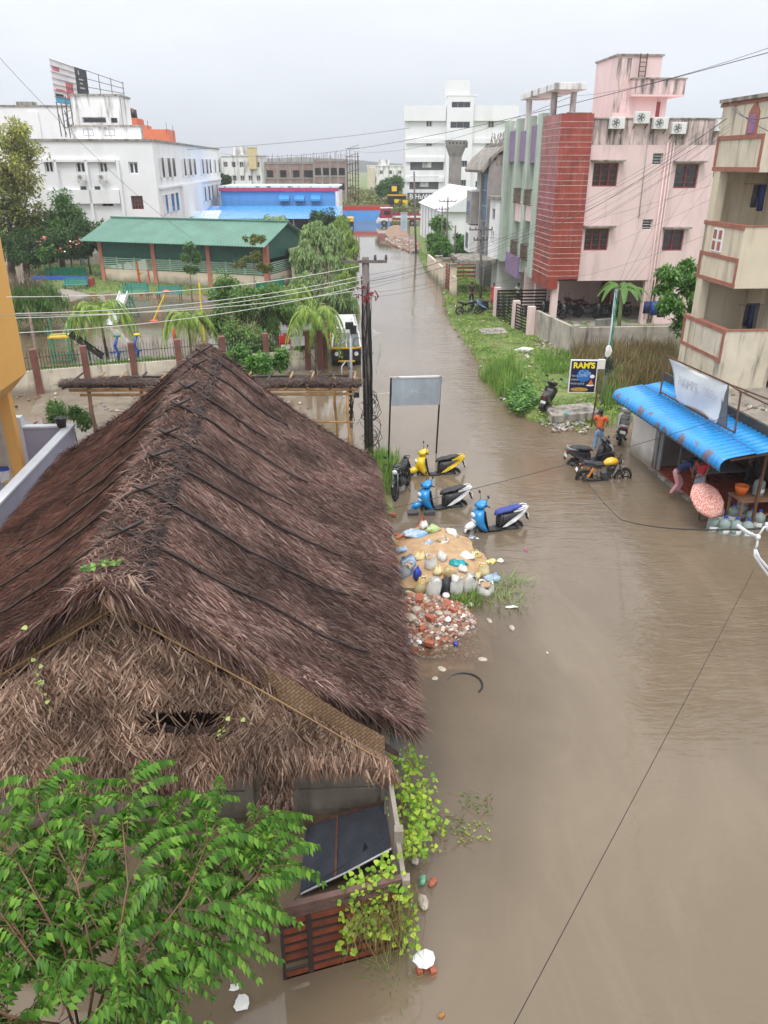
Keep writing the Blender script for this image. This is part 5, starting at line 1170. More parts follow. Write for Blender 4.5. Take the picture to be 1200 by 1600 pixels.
reeds('dark green reeds round the foot of the cable laden pole',gp((925,590),(975,600),(975,640),(945,650)),220,.9,grassm)
reeds('greenish reeds at the foot of the compound wall corner',gp((835,560),(890,560),(895,590),(850,590)),200,.55,grassm)
# leafy creeper at the water's edge
wd=thing('leafy_weed','low broad leaved green weed at the water edge beside the black scooter','plant',G(812,640));m=MB()
for x,y in sample(gp((788,612),(825,605),(840,640),(812,655),(795,640)),420):
    for i in range(4):leaf(m,V(x+rnd(-.1,.1),y+rnd(-.1,.1),.1+rnd(0,.4)),V(rnd(-1,1),rnd(-1,1),rnd(-.2,.5)),rnd(.1,.2),rnd(.08,.14))
bworld(m,'leaves',lf_green,wd)

# ---------------------------------------------------------------- foreground branches, bottom left
fg=thing('foreground_tree','bright green leafy tree reaching up over the flooded yard at bottom left','tree',(-2.9,4.6,0))
fgm=imat('foreground_leaves',[(.035,.105,.010),(.06,.165,.018),(.10,.25,.028),(.16,.36,.045),(.045,.13,.014),(.08,.21,.024),(.24,.44,.06),(.07,.18,.02)],.38,trans=.3,spec=.5)
tw=MB();lv=MB()
def spray(p,d,ln,k=None):
    """arching twig with paired leaves hanging on both sides"""
    d=d.normalized();n=k or int(ln/.047);sd=d.cross(V(0,0,1)).normalized();pts=[]
    for i in range(n+1):s=i/n;pts.append(p+d*ln*s+V(0,0,.10*ln*math.sin(s*math.pi)-.42*ln*s*s)+sd*ln*.05*math.sin(s*4+p.x*9))
    tw.tube([pts[0],pts[n//3],pts[2*n//3],pts[-1]],[.006,.004,.003,.0015],4)
    for i in range(2,n+1):
        t_=(pts[i]-pts[i-1]).normalized();L_=.108*(.55+.6*math.sin(math.pi*min(1,.15+.75*i/n)))
        for s_ in(-1,1):leaf(lv,pts[i],sd*s_*.75+t_*.5+V(0,0,-.85+rnd(-.3,.3)),L_*rnd(.85,1.15),L_*.50,up=V(0,0,1)+sd*s_*.6,droop=.18)
    leaf(lv,pts[-1],(pts[-1]-pts[-2]),.09,.04,up=V(0,0,1))
def limb(pts,r0,spr,ln=(.35,.65)):
    pts=[Vector(p)for p in pts];m=len(pts);tw.tube(pts,[r0*(1-.75*i/(m-1))for i in range(m)],6)
    for i in range(spr):
        s=rnd(.12,1)*(m-1);k=min(m-2,int(s));p=pts[k].lerp(pts[k+1],s-k);dr=(pts[k+1]-pts[k]).normalized();a=rnd(-1.25,1.25)
        d=Matrix.Rotation(a,3,'Z')@dr;d.z=rnd(-.15,.4);spray(p,d,rnd(*ln))
T0=V(-2.9,4.6,0)
def at(u,v,z):return G(u,v,z)
limbs=[
    [T0+V(0,0,1.6),at(150,1520,2.6),at(120,1380,3.2),at(60,1270,3.3),at(60,1215,3.2)],
    [T0+V(0,0,1.6),at(180,1500,2.7),at(200,1380,3.2),at(190,1270,3.3),at(200,1210,3.2)],
    [T0+V(0,0,1.6),at(200,1520,2.5),at(290,1400,3.0),at(330,1300,3.1),at(350,1240,3.0)],
    [T0+V(0,0,1.5),at(220,1540,2.4),at(320,1450,2.7),at(400,1370,2.8),at(440,1330,2.7)],
    [T0+V(0,0,1.5),at(200,1560,2.2),at(300,1490,2.4),at(360,1455,2.4)],
    [T0+V(0,0,1.5),at(100,1560,2.5),at(40,1480,3.0),at(-20,1400,3.2)],
    [T0+V(0,0,1.5),at(90,1600,2.5),at(20,1590,2.9),at(-40,1560,3.1)],
    [T0+V(0,0,1.5),at(140,1600,2.6),at(130,1640,3.1),at(100,1690,3.3)],
    [T0+V(0,0,1.6),at(100,1480,2.8),at(40,1370,3.3),at(-10,1290,3.4)],
    [at(290,1400,3.0),at(370,1330,2.6),at(410,1270,2.5)],
    [at(200,1380,3.2),at(270,1300,3.0),at(300,1250,2.9)],
    [at(320,1450,2.7),at(380,1400,2.4),at(420,1375,2.3)],
    [at(120,1380,3.2),at(150,1310,3.3),at(130,1240,3.3)]]
for i,l in enumerate(limbs):limb(l,.016 if i<9 else .010,34 if i<9 else 22)
for i in range(330):
    u=rnd(-40,420);v=rnd(1250+max(0,u-120)*.35,1610)
    if u>330-(v-1380)*.45+(60 if v<1430 else-40)and random.random()<.9:continue
    if noise.noise(Vector((u*.012,v*.012,3)))<(-.33 if v<1400 else-.10):continue
    spray(at(u,v,rnd(1.9,3.25)),V(rnd(-.5,1),rnd(-1,1),rnd(-.1,.3)),rnd(.3,.62))
tw.tube([T0-V(0,0,.3),T0+V(.05,0,.9),T0+V(0,0,1.6)],[.09,.07,.05],8)
bworld(tw,'trunk',mat('brown_twig',(.13,.07,.035),.6,.3,6),fg,smooth=True);bworld(lv,'crown',fgm,fg)

# ---------------------------------------------------------------- creepers
def vine(lbl,paths,mt,nleaf,size,spread,heart=True,name='creeper',stem=(.18,.12,.03)):
    c=Vector(paths[0][0]);t=thing(name,lbl,'creeper',(c.x,c.y,0));s=MB();l=MB()
    for P_ in paths:
        P_=[Vector(p)for p in P_];s.tube([p+V(rnd(-.02,.02),rnd(-.02,.02),0)for p in P_],.006,4)
        for i in range(nleaf):
            q=rnd(0,len(P_)-1.001);k=int(q);p=P_[k].lerp(P_[k+1],q-k)+V(rnd(-1,1),rnd(-1,1),rnd(-.6,1))*spread;sz=size*rnd(.4,1.1);d=V(rnd(-1,1),rnd(-1,.2),rnd(-.9,.1)).normalized();up=V(rnd(-.4,.4),rnd(-.9,0),1);sd=d.cross(up).normalized();n_=sd.cross(d);o=len(l.v)
            pr=[(0,0,0),(.18,.5,.04),(.45,.52,.06),(.68,.32,.03),(1,0,0),(.68,-.32,.03),(.45,-.52,.06),(.18,-.5,.04)]if heart else[(0,0,0),(.4,.35,.03),(1,0,0),(.4,-.35,.03)]
            l.v+=[tuple(p+d*a*sz+sd*b*sz+n_*c_*sz)for a,b,c_ in pr];l.f.append(tuple(range(o,o+len(pr))));l.mi.append(0)
    m_=mat('vine_stem',stem,.7);bworld(s,'stem',m_,t);bworld(l,'leaves',mt,t);return t
vl=imat('creeper_leaves',[(.12,.27,.02),(.20,.38,.03),(.33,.50,.05),(.46,.56,.06),(.10,.22,.02)],.45,trans=.3)
P1=[at(625,1160,.8),at(640,1230,.6),at(655,1290,.5),at(640,1330,.7)];P2=[at(600,1150,1.4),at(620,1220,1.0),at(632,1280,.8)];P3=[at(640,1180,.4),at(665,1240,.3),at(670,1300,.2)]
vine('green creeper climbing the corner post between hut and water',[P1,P2,P3,P1[1:]+[at(690,1290,.1)]],vl,170,.075,.20)
P4=[at(530,1400,1.2),at(565,1375,1.25),at(600,1365,1.3),at(615,1340,1.3)];P5=[at(560,1380,1.2),at(545,1440,.8),at(540,1480,.4)];P6=[at(600,1370,1.2),at(590,1440,.8),at(600,1460,.5)];P7=[at(620,1370,1.2),at(635,1420,.8),at(640,1480,.3)]
vine('yellow green creeper spilling over the rusty red gate',[P4,P5,P6,P7,[at(580,1370,1.2),at(575,1410,1.0),at(560,1450,.7)]],vl,95,.075,.13)
t=thing('dry_tendrils','tangle of dry thin stems hanging over the right end of the red gate','creeper',at(620,1430,0));m=MB()
for i in range(260):p=at(rnd(540,650),rnd(1375,1440),rnd(.8,1.25));q=p+V(rnd(-.15,.15),rnd(-.2,.1),-rnd(.2,.9));m.tube([p,p.lerp(q,.5)+V(rnd(-.12,.12),rnd(-.1,.1),.05),q],.0035,3)
bworld(m,'stems',imat('dry_stems',[(.16,.13,.05),(.26,.20,.08),(.12,.16,.04),(.22,.10,.04)],.7),t)
vp_=imat('pale_creeper_leaves',[(.30,.38,.10),(.42,.50,.17),(.52,.58,.25)],.5,trans=.2)
g1=lambda u,v:Yp(u,v,8.38)
vine('pale green creeper on the left of the shaggy gable',[[g1(43,980),g1(48,1005),g1(60,1040),g1(62,1075),g1(75,1095),g1(90,1120)]],vp_,14,.085,.02)
vine('pale creeper strung across the lower gable under the dark hole',[[g1(345,1120),g1(380,1125),g1(400,1135),g1(440,1145),g1(465,1150)],[g1(340,1130),g1(345,1150),g1(350,1140)]],vp_,12,.07,.035)
vine('small green sprigs on the front tip of the hut ridge',[[Yp(125,888,8.3),Yp(160,880,8.3),Yp(190,876,8.3)]],lf_green,30,.06,.04)
# ================================================================ VEHICLES
tyre=mat('tyre_rubber',(.018,.017,.017),.75,.2,10)
plast=mat('black_plastic',(.022,.022,.024),.45,.2,5)
alloy=mat('dull_alloy',(.32,.32,.33),.35,.1,5,metal=.7)
chrome=mat('chrome_metal',(.6,.6,.6),.2,metal=1.0)
seatm=mat('black_seat',(.03,.03,.032),.5,.2,6,bump=.2)
redlamp=mat('red_lamp',(.45,.02,.03),.2);clearlamp=mat('clear_lamp',(.65,.66,.66),.15)
plate=mat('number_plate',(.75,.75,.73),.5);orangel=mat('orange_lamp',(.8,.25,.03),.3)
def paint(nm,c,r=.28):return mat(nm,c,r,.08,2,coat=.5)
blue=paint('bright_blue_paint',(.01,.25,.62));white=paint('white_paint',(.72,.73,.74));yel=paint('yellow_paint',(.78,.52,.01));dgrey=paint('dark_grey_paint',(.06,.06,.068));blk=paint('gloss_black_paint',(.015,.015,.017));silver=paint('silver_paint',(.38,.38,.38));sky_b=paint('pale_blue_paint',(.25,.42,.68));orange_p=paint('orange_yellow_paint',(.78,.42,.01))
cover_b=mat('dark_blue_cover',(.035,.06,.28),.6,.15,9,bump=.6)
def ringsZ(secs,n=12,p=2.6):
    """vertical loft: (x, y, z, half x, half y)"""
    out_=[]
    for(x,y,z,a,b)in secs:
        r=[]
        for j in range(n):t=2*math.pi*j/n;c,s=math.cos(t),math.sin(t);r.append((x+a*math.copysign(abs(c)**(2/p),c),y+b*math.copysign(abs(s)**(2/p),s),z))
        out_.append(r)
    return out_
def wheel(T,x,r,w,spokes=6,nm='wheel'):
    m=MB();m.torus((x,0,r),r*.62,.014,'y',20,5,rw=w*.4);m.cyl((x,-w*.45,r),(x,w*.45,r),.045,n=10)
    for i in range(spokes):a=i*6.283/spokes;m.bar((x,0,r),(x+r*.62*math.cos(a),0,r+r*.62*math.sin(a)),.022,.03)
    o=m.build(nm,alloy if spokes!=5 else plast,T,smooth=False);m=MB();m.torus((x,0,r),r-w*.42,w*.42,'y',26,8,rw=w*.5);m.build('tyre',tyre,o,smooth=True)
    return o
def mirror(T,x,y,z):
    m=MB();m.tube([(x,y,z),(x-.02,y*1.25,z+.13),(x-.03,y*1.5,z+.2)],.007,5);m.ell((x-.03,y*1.62,z+.23),(.02,.065,.045),8,5);m.build('mirror',plast,T,smooth=True)
def scooter(lbl,loc,rz,main,accent,head=None,seat=None,lean=R(9),front=None,group=None,fender=None):
    t=thing('scooter',lbl,'scooter',loc,rz,group);t.rotation_euler=(lean,0,rz);head=head or main;front=front or main;seat=seat or seatm;fender=fender or front
    wheel(t,.60,.225,.085,3);wheel(t,-.60,.225,.09,3)
    m=MB();m.rings([[(.60+(.245+k)*math.cos(a),s*.055,.225+(.245+k)*math.sin(a))for(s,k)in((-1,0),(-.8,.035),(.8,.035),(1,0))]for a in[R(8+16*i)for i in range(9)]]);m.add([],[]);m.build('front_fender',fender,t,smooth=True)
    m=MB();m.ell((.68,0,.44),(.19,.10,.10),12,7,rot=(0,.35,0));m.build('nose',fender,t,smooth=True)
    m=MB();m.rings(ringsZ([(.30,0,.27,.08,.15),(.41,0,.40,.12,.19),(.48,0,.54,.14,.22),(.50,0,.68,.15,.25),(.47,0,.80,.13,.22),(.38,0,.90,.07,.11)]));m.build('leg_shield',front,t,smooth=True)
    m=MB();m.rings(ringsZ([(.235,0,.33,.02,.12),(.285,0,.55,.02,.15),(.31,0,.80,.02,.13)]));m.build('inner_panel',plast,t,smooth=True)
    m=MB();m.ell((.62,0,.72),(.05,.13,.07),10,6);m.build('headlight',clearlamp,t,smooth=True)
    m=MB();m.add([],[]);m.rings(ringsZ([(.36,0,.88,.06,.08),(.41,0,.94,.15,.19),(.38,0,1.02,.13,.20),(.30,0,1.08,.06,.12)]));m.build('handlebar_cowl',head,t,smooth=True)
    m=MB();m.tube([(.30,-.34,.99),(.34,-.18,1.0),(.34,.18,1.0),(.30,.34,.99)],.018,7);m.tube([(.34,-.30,1.0),(.38,-.28,.99),(.36,-.18,.99)],.006,4);m.tube([(.34,.30,1.0),(.38,.28,.99),(.36,.18,.99)],.006,4);m.build('handlebar',plast,t,smooth=True)
    for s in(-1,1):mirror(t,.34,.17*s,1.02)
    m=MB();m.loft([(.28,0,.29,.14,.03),(.05,0,.28,.17,.035),(-.16,0,.30,.17,.05)]);m.build('floorboard',plast,t,smooth=True)
    m=MB();m.loft([(-.10,0,.46,.10,.16),(-.22,0,.50,.15,.19),(-.45,0,.56,.165,.155),(-.70,0,.64,.14,.11),(-.88,0,.72,.08,.05)],14);m.build('body_panel',plast,t,smooth=True)
    m=MB();m.loft([(-.50,0,.70,.12,.03),(-.70,0,.735,.135,.06),(-.86,0,.77,.10,.05),(-.95,0,.79,.05,.02)],12);m.build('tail_cover',main,t,smooth=True);m=MB();m.ell((.57,0,.58),(.09,.17,.07),12,6);m.build('front_panel',main,t,smooth=True)
    for s in(-1,1):
        m=MB();m.add([(-.14,s*.160,.34),(-.34,s*.186,.50),(-.70,s*.165,.70),(-.92,s*.08,.80),(-.80,s*.130,.66),(-.50,s*.180,.46),(-.28,s*.175,.36)],[(0,1,6),(1,5,6),(1,2,4,5),(2,3,4)]);m.build('side_trim',main,t,solid=.01)
    m=MB();m.loft([(.0,0,.66,.05,.02),(-.06,0,.71,.12,.045),(-.22,0,.755,.15,.055),(-.38,0,.76,.155,.06),(-.46,0,.795,.15,.055),(-.66,0,.82,.13,.045),(-.76,0,.815,.08,.02)],14);m.build('seat',seat,t,smooth=True)
    m=MB();m.loft([(-.08,0,.42,.13,.2),(-.14,0,.52,.15,.18),(-.18,0,.58,.15,.14)],12);m.build('under_seat',plast,t,smooth=True)
    m=MB();m.tube([(-.60,-.13,.77),(-.84,-.12,.84),(-.90,0,.85),(-.84,.12,.84),(-.60,.13,.77)],.017,6);m.build('grab_rail',accent,t,smooth=True)
    m=MB();m.ell((-.88,0,.72),(.035,.09,.04),10,5);m.build('tail_lamp',redlamp,t,smooth=True)
    m=MB();m.box(-.93,-.915,-.09,.09,.52,.62);m.build('number_plate',plate,t);m=MB();m.bar((-.85,0,.68),(-.95,0,.42),.12,.015);m.build('rear_fender',plast,t)
    m=MB();m.loft([(-.18,.0,.27,.08,.10),(-.40,.04,.24,.11,.10),(-.62,.09,.24,.06,.08)],10);m.tube([(-.3,-.11,.22),(-.5,-.14,.24),(-.75,-.15,.30)],[.03,.05,.05],8);m.tube([(-.6,-.1,.25),(-.66,-.11,.55)],.022,6);m.build('engine',plast,t,smooth=True)
    m=MB();m.tube([(.60,-.06,.225),(.47,-.06,.55)],.018,6);m.tube([(.60,.06,.225),(.47,.06,.55)],.018,6);m.tube([(.50,0,.45),(.36,0,.95)],.025,6);m.build('fork',plast,t)
    m=MB();m.tube([(-.05,.10,.25),(-.02,.22,.02)],.012,5);m.build('stand',plast,t)
    t.scale=(1.06,1.12,1.06);return t
def motorcycle(lbl,loc,rz,tank,lean=R(8),group=None,accent=None,steer=0):
    t=thing('motorcycle',lbl,'motorcycle',loc,rz,group);t.rotation_euler=(lean,0,rz);accent=accent or tank
    wheel(t,.66,.30,.085,5);wheel(t,-.62,.30,.10,5)
    m=MB();m.rings([[(.66+.325*math.cos(a),s*.05,.30+(.325+k)*math.sin(a))for(s,k)in((-1,0),(-.7,.03),(.7,.03),(1,0))]for a in[R(35+17*i)for i in range(7)]]);m.build('front_fender',accent,t,smooth=True)
    m=MB()
    for s in(-1,1):m.tube([(.66,.075*s,.30),(.50,.075*s,.70),(.42,.075*s,.96)],[.022,.022,.016],7)
    m.build('fork',alloy,t,smooth=True)
    m=MB();m.ell((.50,0,.86),(.07,.09,.09),12,7);m.build('headlight',clearlamp,t,smooth=True)
    m=MB();m.ell((.47,0,.88),(.07,.11,.12),12,7);m.box(.38,.44,-.06,.06,.98,1.03);m.build('headlamp_cowl',blk,t,smooth=True)
    m=MB();m.tube([(.28,-.36,1.03),(.36,-.22,1.04),(.40,-.06,.99),(.40,.06,.99),(.36,.22,1.04),(.28,.36,1.03)],.013,6);m.cyl((.28,-.38,1.03),(.33,-.27,1.04),.02,n=7);m.cyl((.28,.38,1.03),(.33,.27,1.04),.02,n=7);m.build('handlebar',plast,t,smooth=True)
    for s in(-1,1):mirror(t,.34,.2*s,1.04)
    m=MB();m.loft([(.42,0,.86,.05,.04),(.34,0,.88,.13,.09),(.20,0,.89,.16,.115),(.05,0,.86,.14,.10),(-.06,0,.81,.09,.05)],14,2.3);m.build('fuel_tank',tank,t,smooth=True)
    m=MB();m.loft([(.30,0,.72,.14,.09),(.20,0,.66,.12,.10),(.08,0,.62,.07,.05)],10);m.build('tank_shroud',accent,t,smooth=True)
    m=MB();m.loft([(.0,0,.80,.08,.03),(-.14,0,.80,.13,.045),(-.32,0,.80,.14,.045),(-.42,0,.84,.12,.045),(-.66,0,.89,.10,.035),(-.74,0,.90,.05,.015)],12);m.build('seat',seatm,t,smooth=True)
    m=MB();m.loft([(-.15,0,.70,.11,.06),(-.40,0,.74,.10,.07),(-.70,0,.83,.07,.04),(-.82,0,.86,.03,.02)],10);m.build('tail_panel',accent,t,smooth=True)
    m=MB();m.ell((-.80,0,.82),(.03,.06,.03),8,5);m.build('tail_lamp',redlamp,t,smooth=True)
    m=MB();m.tube([(-.60,-.1,.86),(-.84,-.09,.93),(-.84,.09,.93),(-.60,.1,.86)],.013,6);m.build('grab_rail',plast,t)
    m=MB();m.bar((-.76,0,.80),(-.93,0,.48),.13,.015);m.build('rear_fender',plast,t);m=MB();m.bar((-.90,0,.66),(-.935,0,.57),.17,.012);m.build('number_plate',plate,t)
    for s in(-1,1):m=MB();m.ell((-.80,.13*s,.74),(.03,.03,.02),6,4);m.tube([(-.78,0,.75),(-.80,.13*s,.74)],.007,4);m.build('indicator',orangel,t)
    m=MB();m.obox((.08,0,.40),(.30,.20,.24),(0,-.15,0));m.obox((.22,0,.56),(.16,.16,.22),(0,.5,0))
    for i in range(6):m.obox((.19+.012*i,0,.49+.028*i),(.20,.20,.008),(0,.5,0))
    m.cyl((.02,-.14,.38),(.02,.14,.38),.10,n=12);m.build('engine',mat('engine_metal',(.09,.09,.095),.45,.3,9,metal=.5),t,bevel=.012)
    m=MB();m.tube([(.25,-.06,.55),(.30,-.1,.34),(.05,-.13,.24),(-.30,-.15,.27),(-.72,-.16,.36)],[.02,.02,.025,.05,.045],8);m.build('exhaust',plast,t,smooth=True)
    m=MB();m.tube([(.40,0,.80),(.30,0,.45),(.15,0,.25),(-.2,0,.28),(-.25,0,.65),(.40,0,.80)],.02,6);m.tube([(-.2,.09,.3),(-.62,.09,.30),(-.35,.09,.68)],.018,5);m.tube([(-.2,-.09,.3),(-.62,-.09,.30)],.018,5);m.build('frame',plast,t)
    m=MB()
    for s in(-1,1):m.tube([(-.55,.11*s,.34),(-.40,.10*s,.70)],.028,7)
    m.build('shock_absorber',orangel if tank is orange_p else plast,t)
    m=MB();m.tube([(-.02,.10,.25),(-.06,.26,.01)],.012,5);m.build('stand',plast,t)
    return t
def gz(u,v,z=-.10):p=G(u,v,0);p.z=z;return p
motorcycle('black motorcycle standing in the flood and facing the hut eave',gz(629,768,-.03),R(252),blk,R(7))
scooter('yellow scooter in the flood behind the black motorcycle',gz(681,741,-.29),R(190),yel,yel,yel,seatm,R(8),yel,fender=yel)
scooter('bright blue and white scooter with black seat, between the yellow one and the sacks',gz(689,794,-.28),R(196),white,white,blue,seatm,R(8),blue,fender=blue)
scooter('blue and white scooter with a dark blue seat cover beside the sand heap',gz(774,828,-.26),R(196),white,white,blue,cover_b,R(8),blue,fender=white)
scooter('black scooter seen from behind on the weedy verge',V(*G(850,640,.12)),R(68),blk,dgrey,None,mat('tan_black_seat',(.05,.04,.03),.5),R(10))
scooter('dark grey scooter in the water behind the yellow motorcycle',gz(921,722,-.22),R(14),dgrey,silver,blk,None,R(8),blk)
motorcycle('yellow tank motorcycle with orange shock absorber before the shop',gz(941,748,-.22),R(4),orange_p,R(8),accent=dgrey)
scooter('silver grey scooter seen from behind at the white shop wall',gz(968,686,-.02),R(72),silver,dgrey,None,None,R(8))
motorcycle('black motorcycle parked on the grass beside the pale blue scooter',V(*G(732,492,.13)),R(5),blk,R(8))
scooter('pale blue scooter parked on the grass before the gates',V(*G(764,489,.13)),R(4),sky_b,sky_b,sky_b,None,R(8),sky_b)
mc=None
for i,(x,y,a,l)in enumerate(((2.0,2.2,200,'black motorcycle nearest the pink pillar in the open parking'),(3.2,2.6,165,'black motorcycle, second in the row inside the open parking'),(4.3,2.2,190,'black motorcycle, third in the row inside the open parking'),(5.3,2.8,170,'black motorcycle, fourth in the row inside the open parking'),(2.6,4.2,180,'red tanked motorcycle at the back of the open parking'),(.9,3.2,200,'black motorcycle behind the corner pillar of the parking'))):
    p=Mpb@Vector((x,y,-.02));mc=motorcycle(l,p,STREET+R(a),paint('dark_red_paint',(.25,.02,.02))if i==4 else blk,R(8),'motorcycles in the open parking')
# share van, nose towards the camera
van=thing('van','white topped black van with a yellow band and a cracked windscreen parked nose first','van',V(*G(543,574))+V(-.05,.25,-.12),STREET)
wv=paint('van_white',(.70,.71,.71));
m=MB();W_=.78
def vring(y,pts):return[(x,y,z)for x,z in pts]
rt=[(-.70,1.05),(-.66,1.75),(-.5,1.92),(.5,1.92),(.66,1.75),(.70,1.05)]
m.rings([[(x,.45,z)for x,z in rt],[(x*.99,.85,z+.02)for x,z in rt],[(x,4.2,z+.02)for x,z in rt]]);m.build('body',wv,van,smooth=False,bevel=.03)
m=MB();lo=[(-.74,.38),(-.76,.8),(-.74,1.06),(.74,1.06),(.76,.8),(.74,.38)]
m.rings([[(x*.95,-.02,z)for x,z in lo],[(x,.1,z)for x,z in lo],[(x,4.2,z)for x,z in lo]]);m.build('lower_body',blk,van,bevel=.03)
m=MB();m.box(-.77,.77,-.05,4.0,1.0,1.10);m.box(-.42,.42,-.06,0,.34,.43);m.build('yellow_band',orange_p,van,bevel=.01)
m=MB();m.add([(-.66,.0,1.12),(.66,.0,1.12),(.60,.42,1.72),(-.60,.42,1.72),(-.66,.05,1.12),(.66,.05,1.12),(.60,.47,1.72),(-.60,.47,1.72)],[(0,1,2,3),(7,6,5,4),(0,3,7,4),(1,5,6,2)]);ws_=m.build('windscreen',mat('windscreen_glass',(.06,.07,.075),.1,.4,2,spec=.8),van)
m=MB();
for i in range(14):a=rnd(0,6.28);m.bar((-.1,.13,1.38),(-.1+.3*math.cos(a),.13+.14*math.sin(a),1.38+.24*math.sin(a)),.008)
m.build('crack',clearlamp,ws_)
m=MB();m.bar((-.70,-.01,1.1),(-.64,.45,1.76),.06);m.bar((.70,-.01,1.1),(.64,.45,1.76),.06);m.bar((0,.0,1.1),(0,.43,1.74),.03);m.build('pillar',wv,van)
for s in(-1,1):
    m=MB();m.cyl((.5*s,-.07,.76),(.5*s,.02,.76),.105,n=14);m.build('headlight',clearlamp,van,smooth=False)
    m=MB();m.tube([(.74*s,.1,1.2),(.9*s,.0,1.3)],.012,5);m.box(.86*s-.05,.86*s+.05,-.05,.0,1.2,1.42);m.build('mirror',blk,van)
    for y in(.55,3.3):
        m=MB();m.cyl((.74*s,y,.27),(.58*s,y,.27),.27,n=18);w_=m.build('wheel',tyre,van);m=MB();m.cyl((.75*s,y,.27),(.73*s,y,.27),.14,n=12);m.build('hub_cap',alloy,w_)
    m=MB();m.box(.70*s-.02,.70*s+.02,.8,1.7,1.15,1.65);m.box(.70*s-.02,.70*s+.02,1.85,3.9,1.15,1.65);m.build('side_window',glass,van)
m=MB();m.box(-.3,.3,-.07,-.02,.55,.66);m.build('grille',plast,van);m=MB();m.tube([(-.6,1.0,1.98),(-.6,3.9,2.0),(.6,3.9,2.0),(.6,1.0,1.98),(-.6,1.0,1.98)],.02,5)
for i in range(4):m.bar((-.6,1.2+i*.8,1.98),(.6,1.2+i*.8,1.98),.02)
m.build('roof_rack',wv,van)
# truck at the far end
tk=thing('truck','dark red and white lorry at the far end of the street','truck',V(*G(612,352))+V(0,0,-.1),R(178));tr_=paint('lorry_red',(.30,.03,.06))
m=MB();m.prism([(.0,.9),(2.0,.9),(2.0,1.7),(1.75,2.75),(.0,2.75)],-1.05,1.05);cb=m.build('cab',tr_,tk,bevel=.05)
m=MB();m.box(.3,1.2,-1.07,1.07,1.75,2.4);m.build('side_window',glass,cb);m=MB();m.box(-.05,2.3,-1.1,1.1,.75,1.25);m.box(1.9,2.5,-1.0,1.0,.5,.95);m.build('bonnet',whites,tk,bevel=.05);m=MB();m.box(-.1,1.9,-1.08,1.08,2.75,2.85);m.build('cab_roof',whites,tk)
m=MB();m.box(-5.0,-.2,-1.1,1.1,1.0,1.2);m.box(-5,-.2,-1.13,-1.05,1.2,2.0);m.box(-5,-.2,1.05,1.13,1.2,2.0);m.build('cargo_body',tr_,tk);m=MB();m.box(-5,-.2,1.13,1.16,1.35,1.65);m.box(-5,-.2,-1.16,-1.13,1.35,1.65);m.build('white_stripe',whites,tk)
for x in(1.2,-3.4):
    for s in(-1,1):m=MB();m.cyl((x,1.1*s,.5),(x,.75*s,.5),.5,n=18);w_=m.build('wheel',tyre,tk);m=MB();m.cyl((x,1.12*s,.5),(x,1.08*s,.5),.22,n=12);m.build('hub_cap',alloy,w_)
# auto rickshaw, far left of the street end
ar=thing('auto_rickshaw','small yellow and black auto rickshaw half hidden by the far trees','auto rickshaw',V(*G(547,356))+V(0,0,-.1),R(90))
m=MB();m.prism([(-1.2,.4),(.9,.4),(1.2,.8),(1.0,1.15),(-1.2,1.15)],-.6,.6);m.build('body',blk,ar,bevel=.04);m=MB();m.prism([(-1.25,1.1),(-1.15,1.7),(-.8,1.8),(.6,1.75),(.8,1.6),(.6,1.6),(-1.0,1.62),(-1.1,1.1)],-.62,.62);m.build('canopy',orange_p,ar,bevel=.04)
m=MB();m.box(.8,.85,-.5,.5,1.1,1.6);m.build('windscreen',glass,ar)
for x,y in((.85,0),(-.8,.55),(-.8,-.55)):m=MB();m.cyl((x,y-.06,.22),(x,y+.06,.22),.22,n=14);m.build('wheel',tyre,ar)
sg=thing('roadside_stall','black and yellow roadside stall boards left of the white office building','stall',V(*G(622,340))+V(0,3,0));
m=MB();m.box(-2.0,1.6,0,2,0,4.0);m.box(-1.6,.2,.1,1.8,4.0,5.6);m.build('hut_wall',black,sg);m=MB()
m.box(-2.05,1.65,-.1,0,3.7,3.95);m.build('yellow_strip',orange_p,sg)
for x,z in((-1.2,4.5),(-.7,2.2),(.9,2.1)):m=MB();m.box(x,x+.95,-.12,0,z,z+.9);m.build('yellow_sign',mat('yellow_board',(.85,.55,.02),.5),sg)
# ================================================================ PEOPLE
def skin_obj(name,verts,edges,radii,m,parent,sub=1,smooth=True):
    me=bpy.data.meshes.new(name);me.from_pydata([tuple(v)for v in verts],edges,[])
    import bmesh
    b=bmesh.new();b.from_mesh(me);L_=b.verts.layers.skin.verify();b.verts.ensure_lookup_table()
    for i,v in enumerate(b.verts):r=radii[i];v[L_].radius=(r,r)if not isinstance(r,tuple)else r;v[L_].use_root=(i==0)
    b.to_mesh(me);b.free();tmp=bpy.data.objects.new(name,me);COL.objects.link(tmp)
    s=tmp.modifiers.new('skin','SKIN');s.use_smooth_shade=True
    if sub:q=tmp.modifiers.new('sub','SUBSURF');q.levels=sub;q.render_levels=sub
    dg=bpy.context.evaluated_depsgraph_get();me2=bpy.data.meshes.new_from_object(tmp.evaluated_get(dg));bpy.data.objects.remove(tmp)
    me2.materials.clear();me2.materials.append(m);me2.name=name
    o=bpy.data.objects.new(name,me2);COL.objects.link(o);o.parent=parent;return o
skinm=mat('brown_skin',(.20,.095,.055),.5,.1,5);hairm=mat('black_hair',(.012,.010,.010),.5,.3,12,bump=.5)
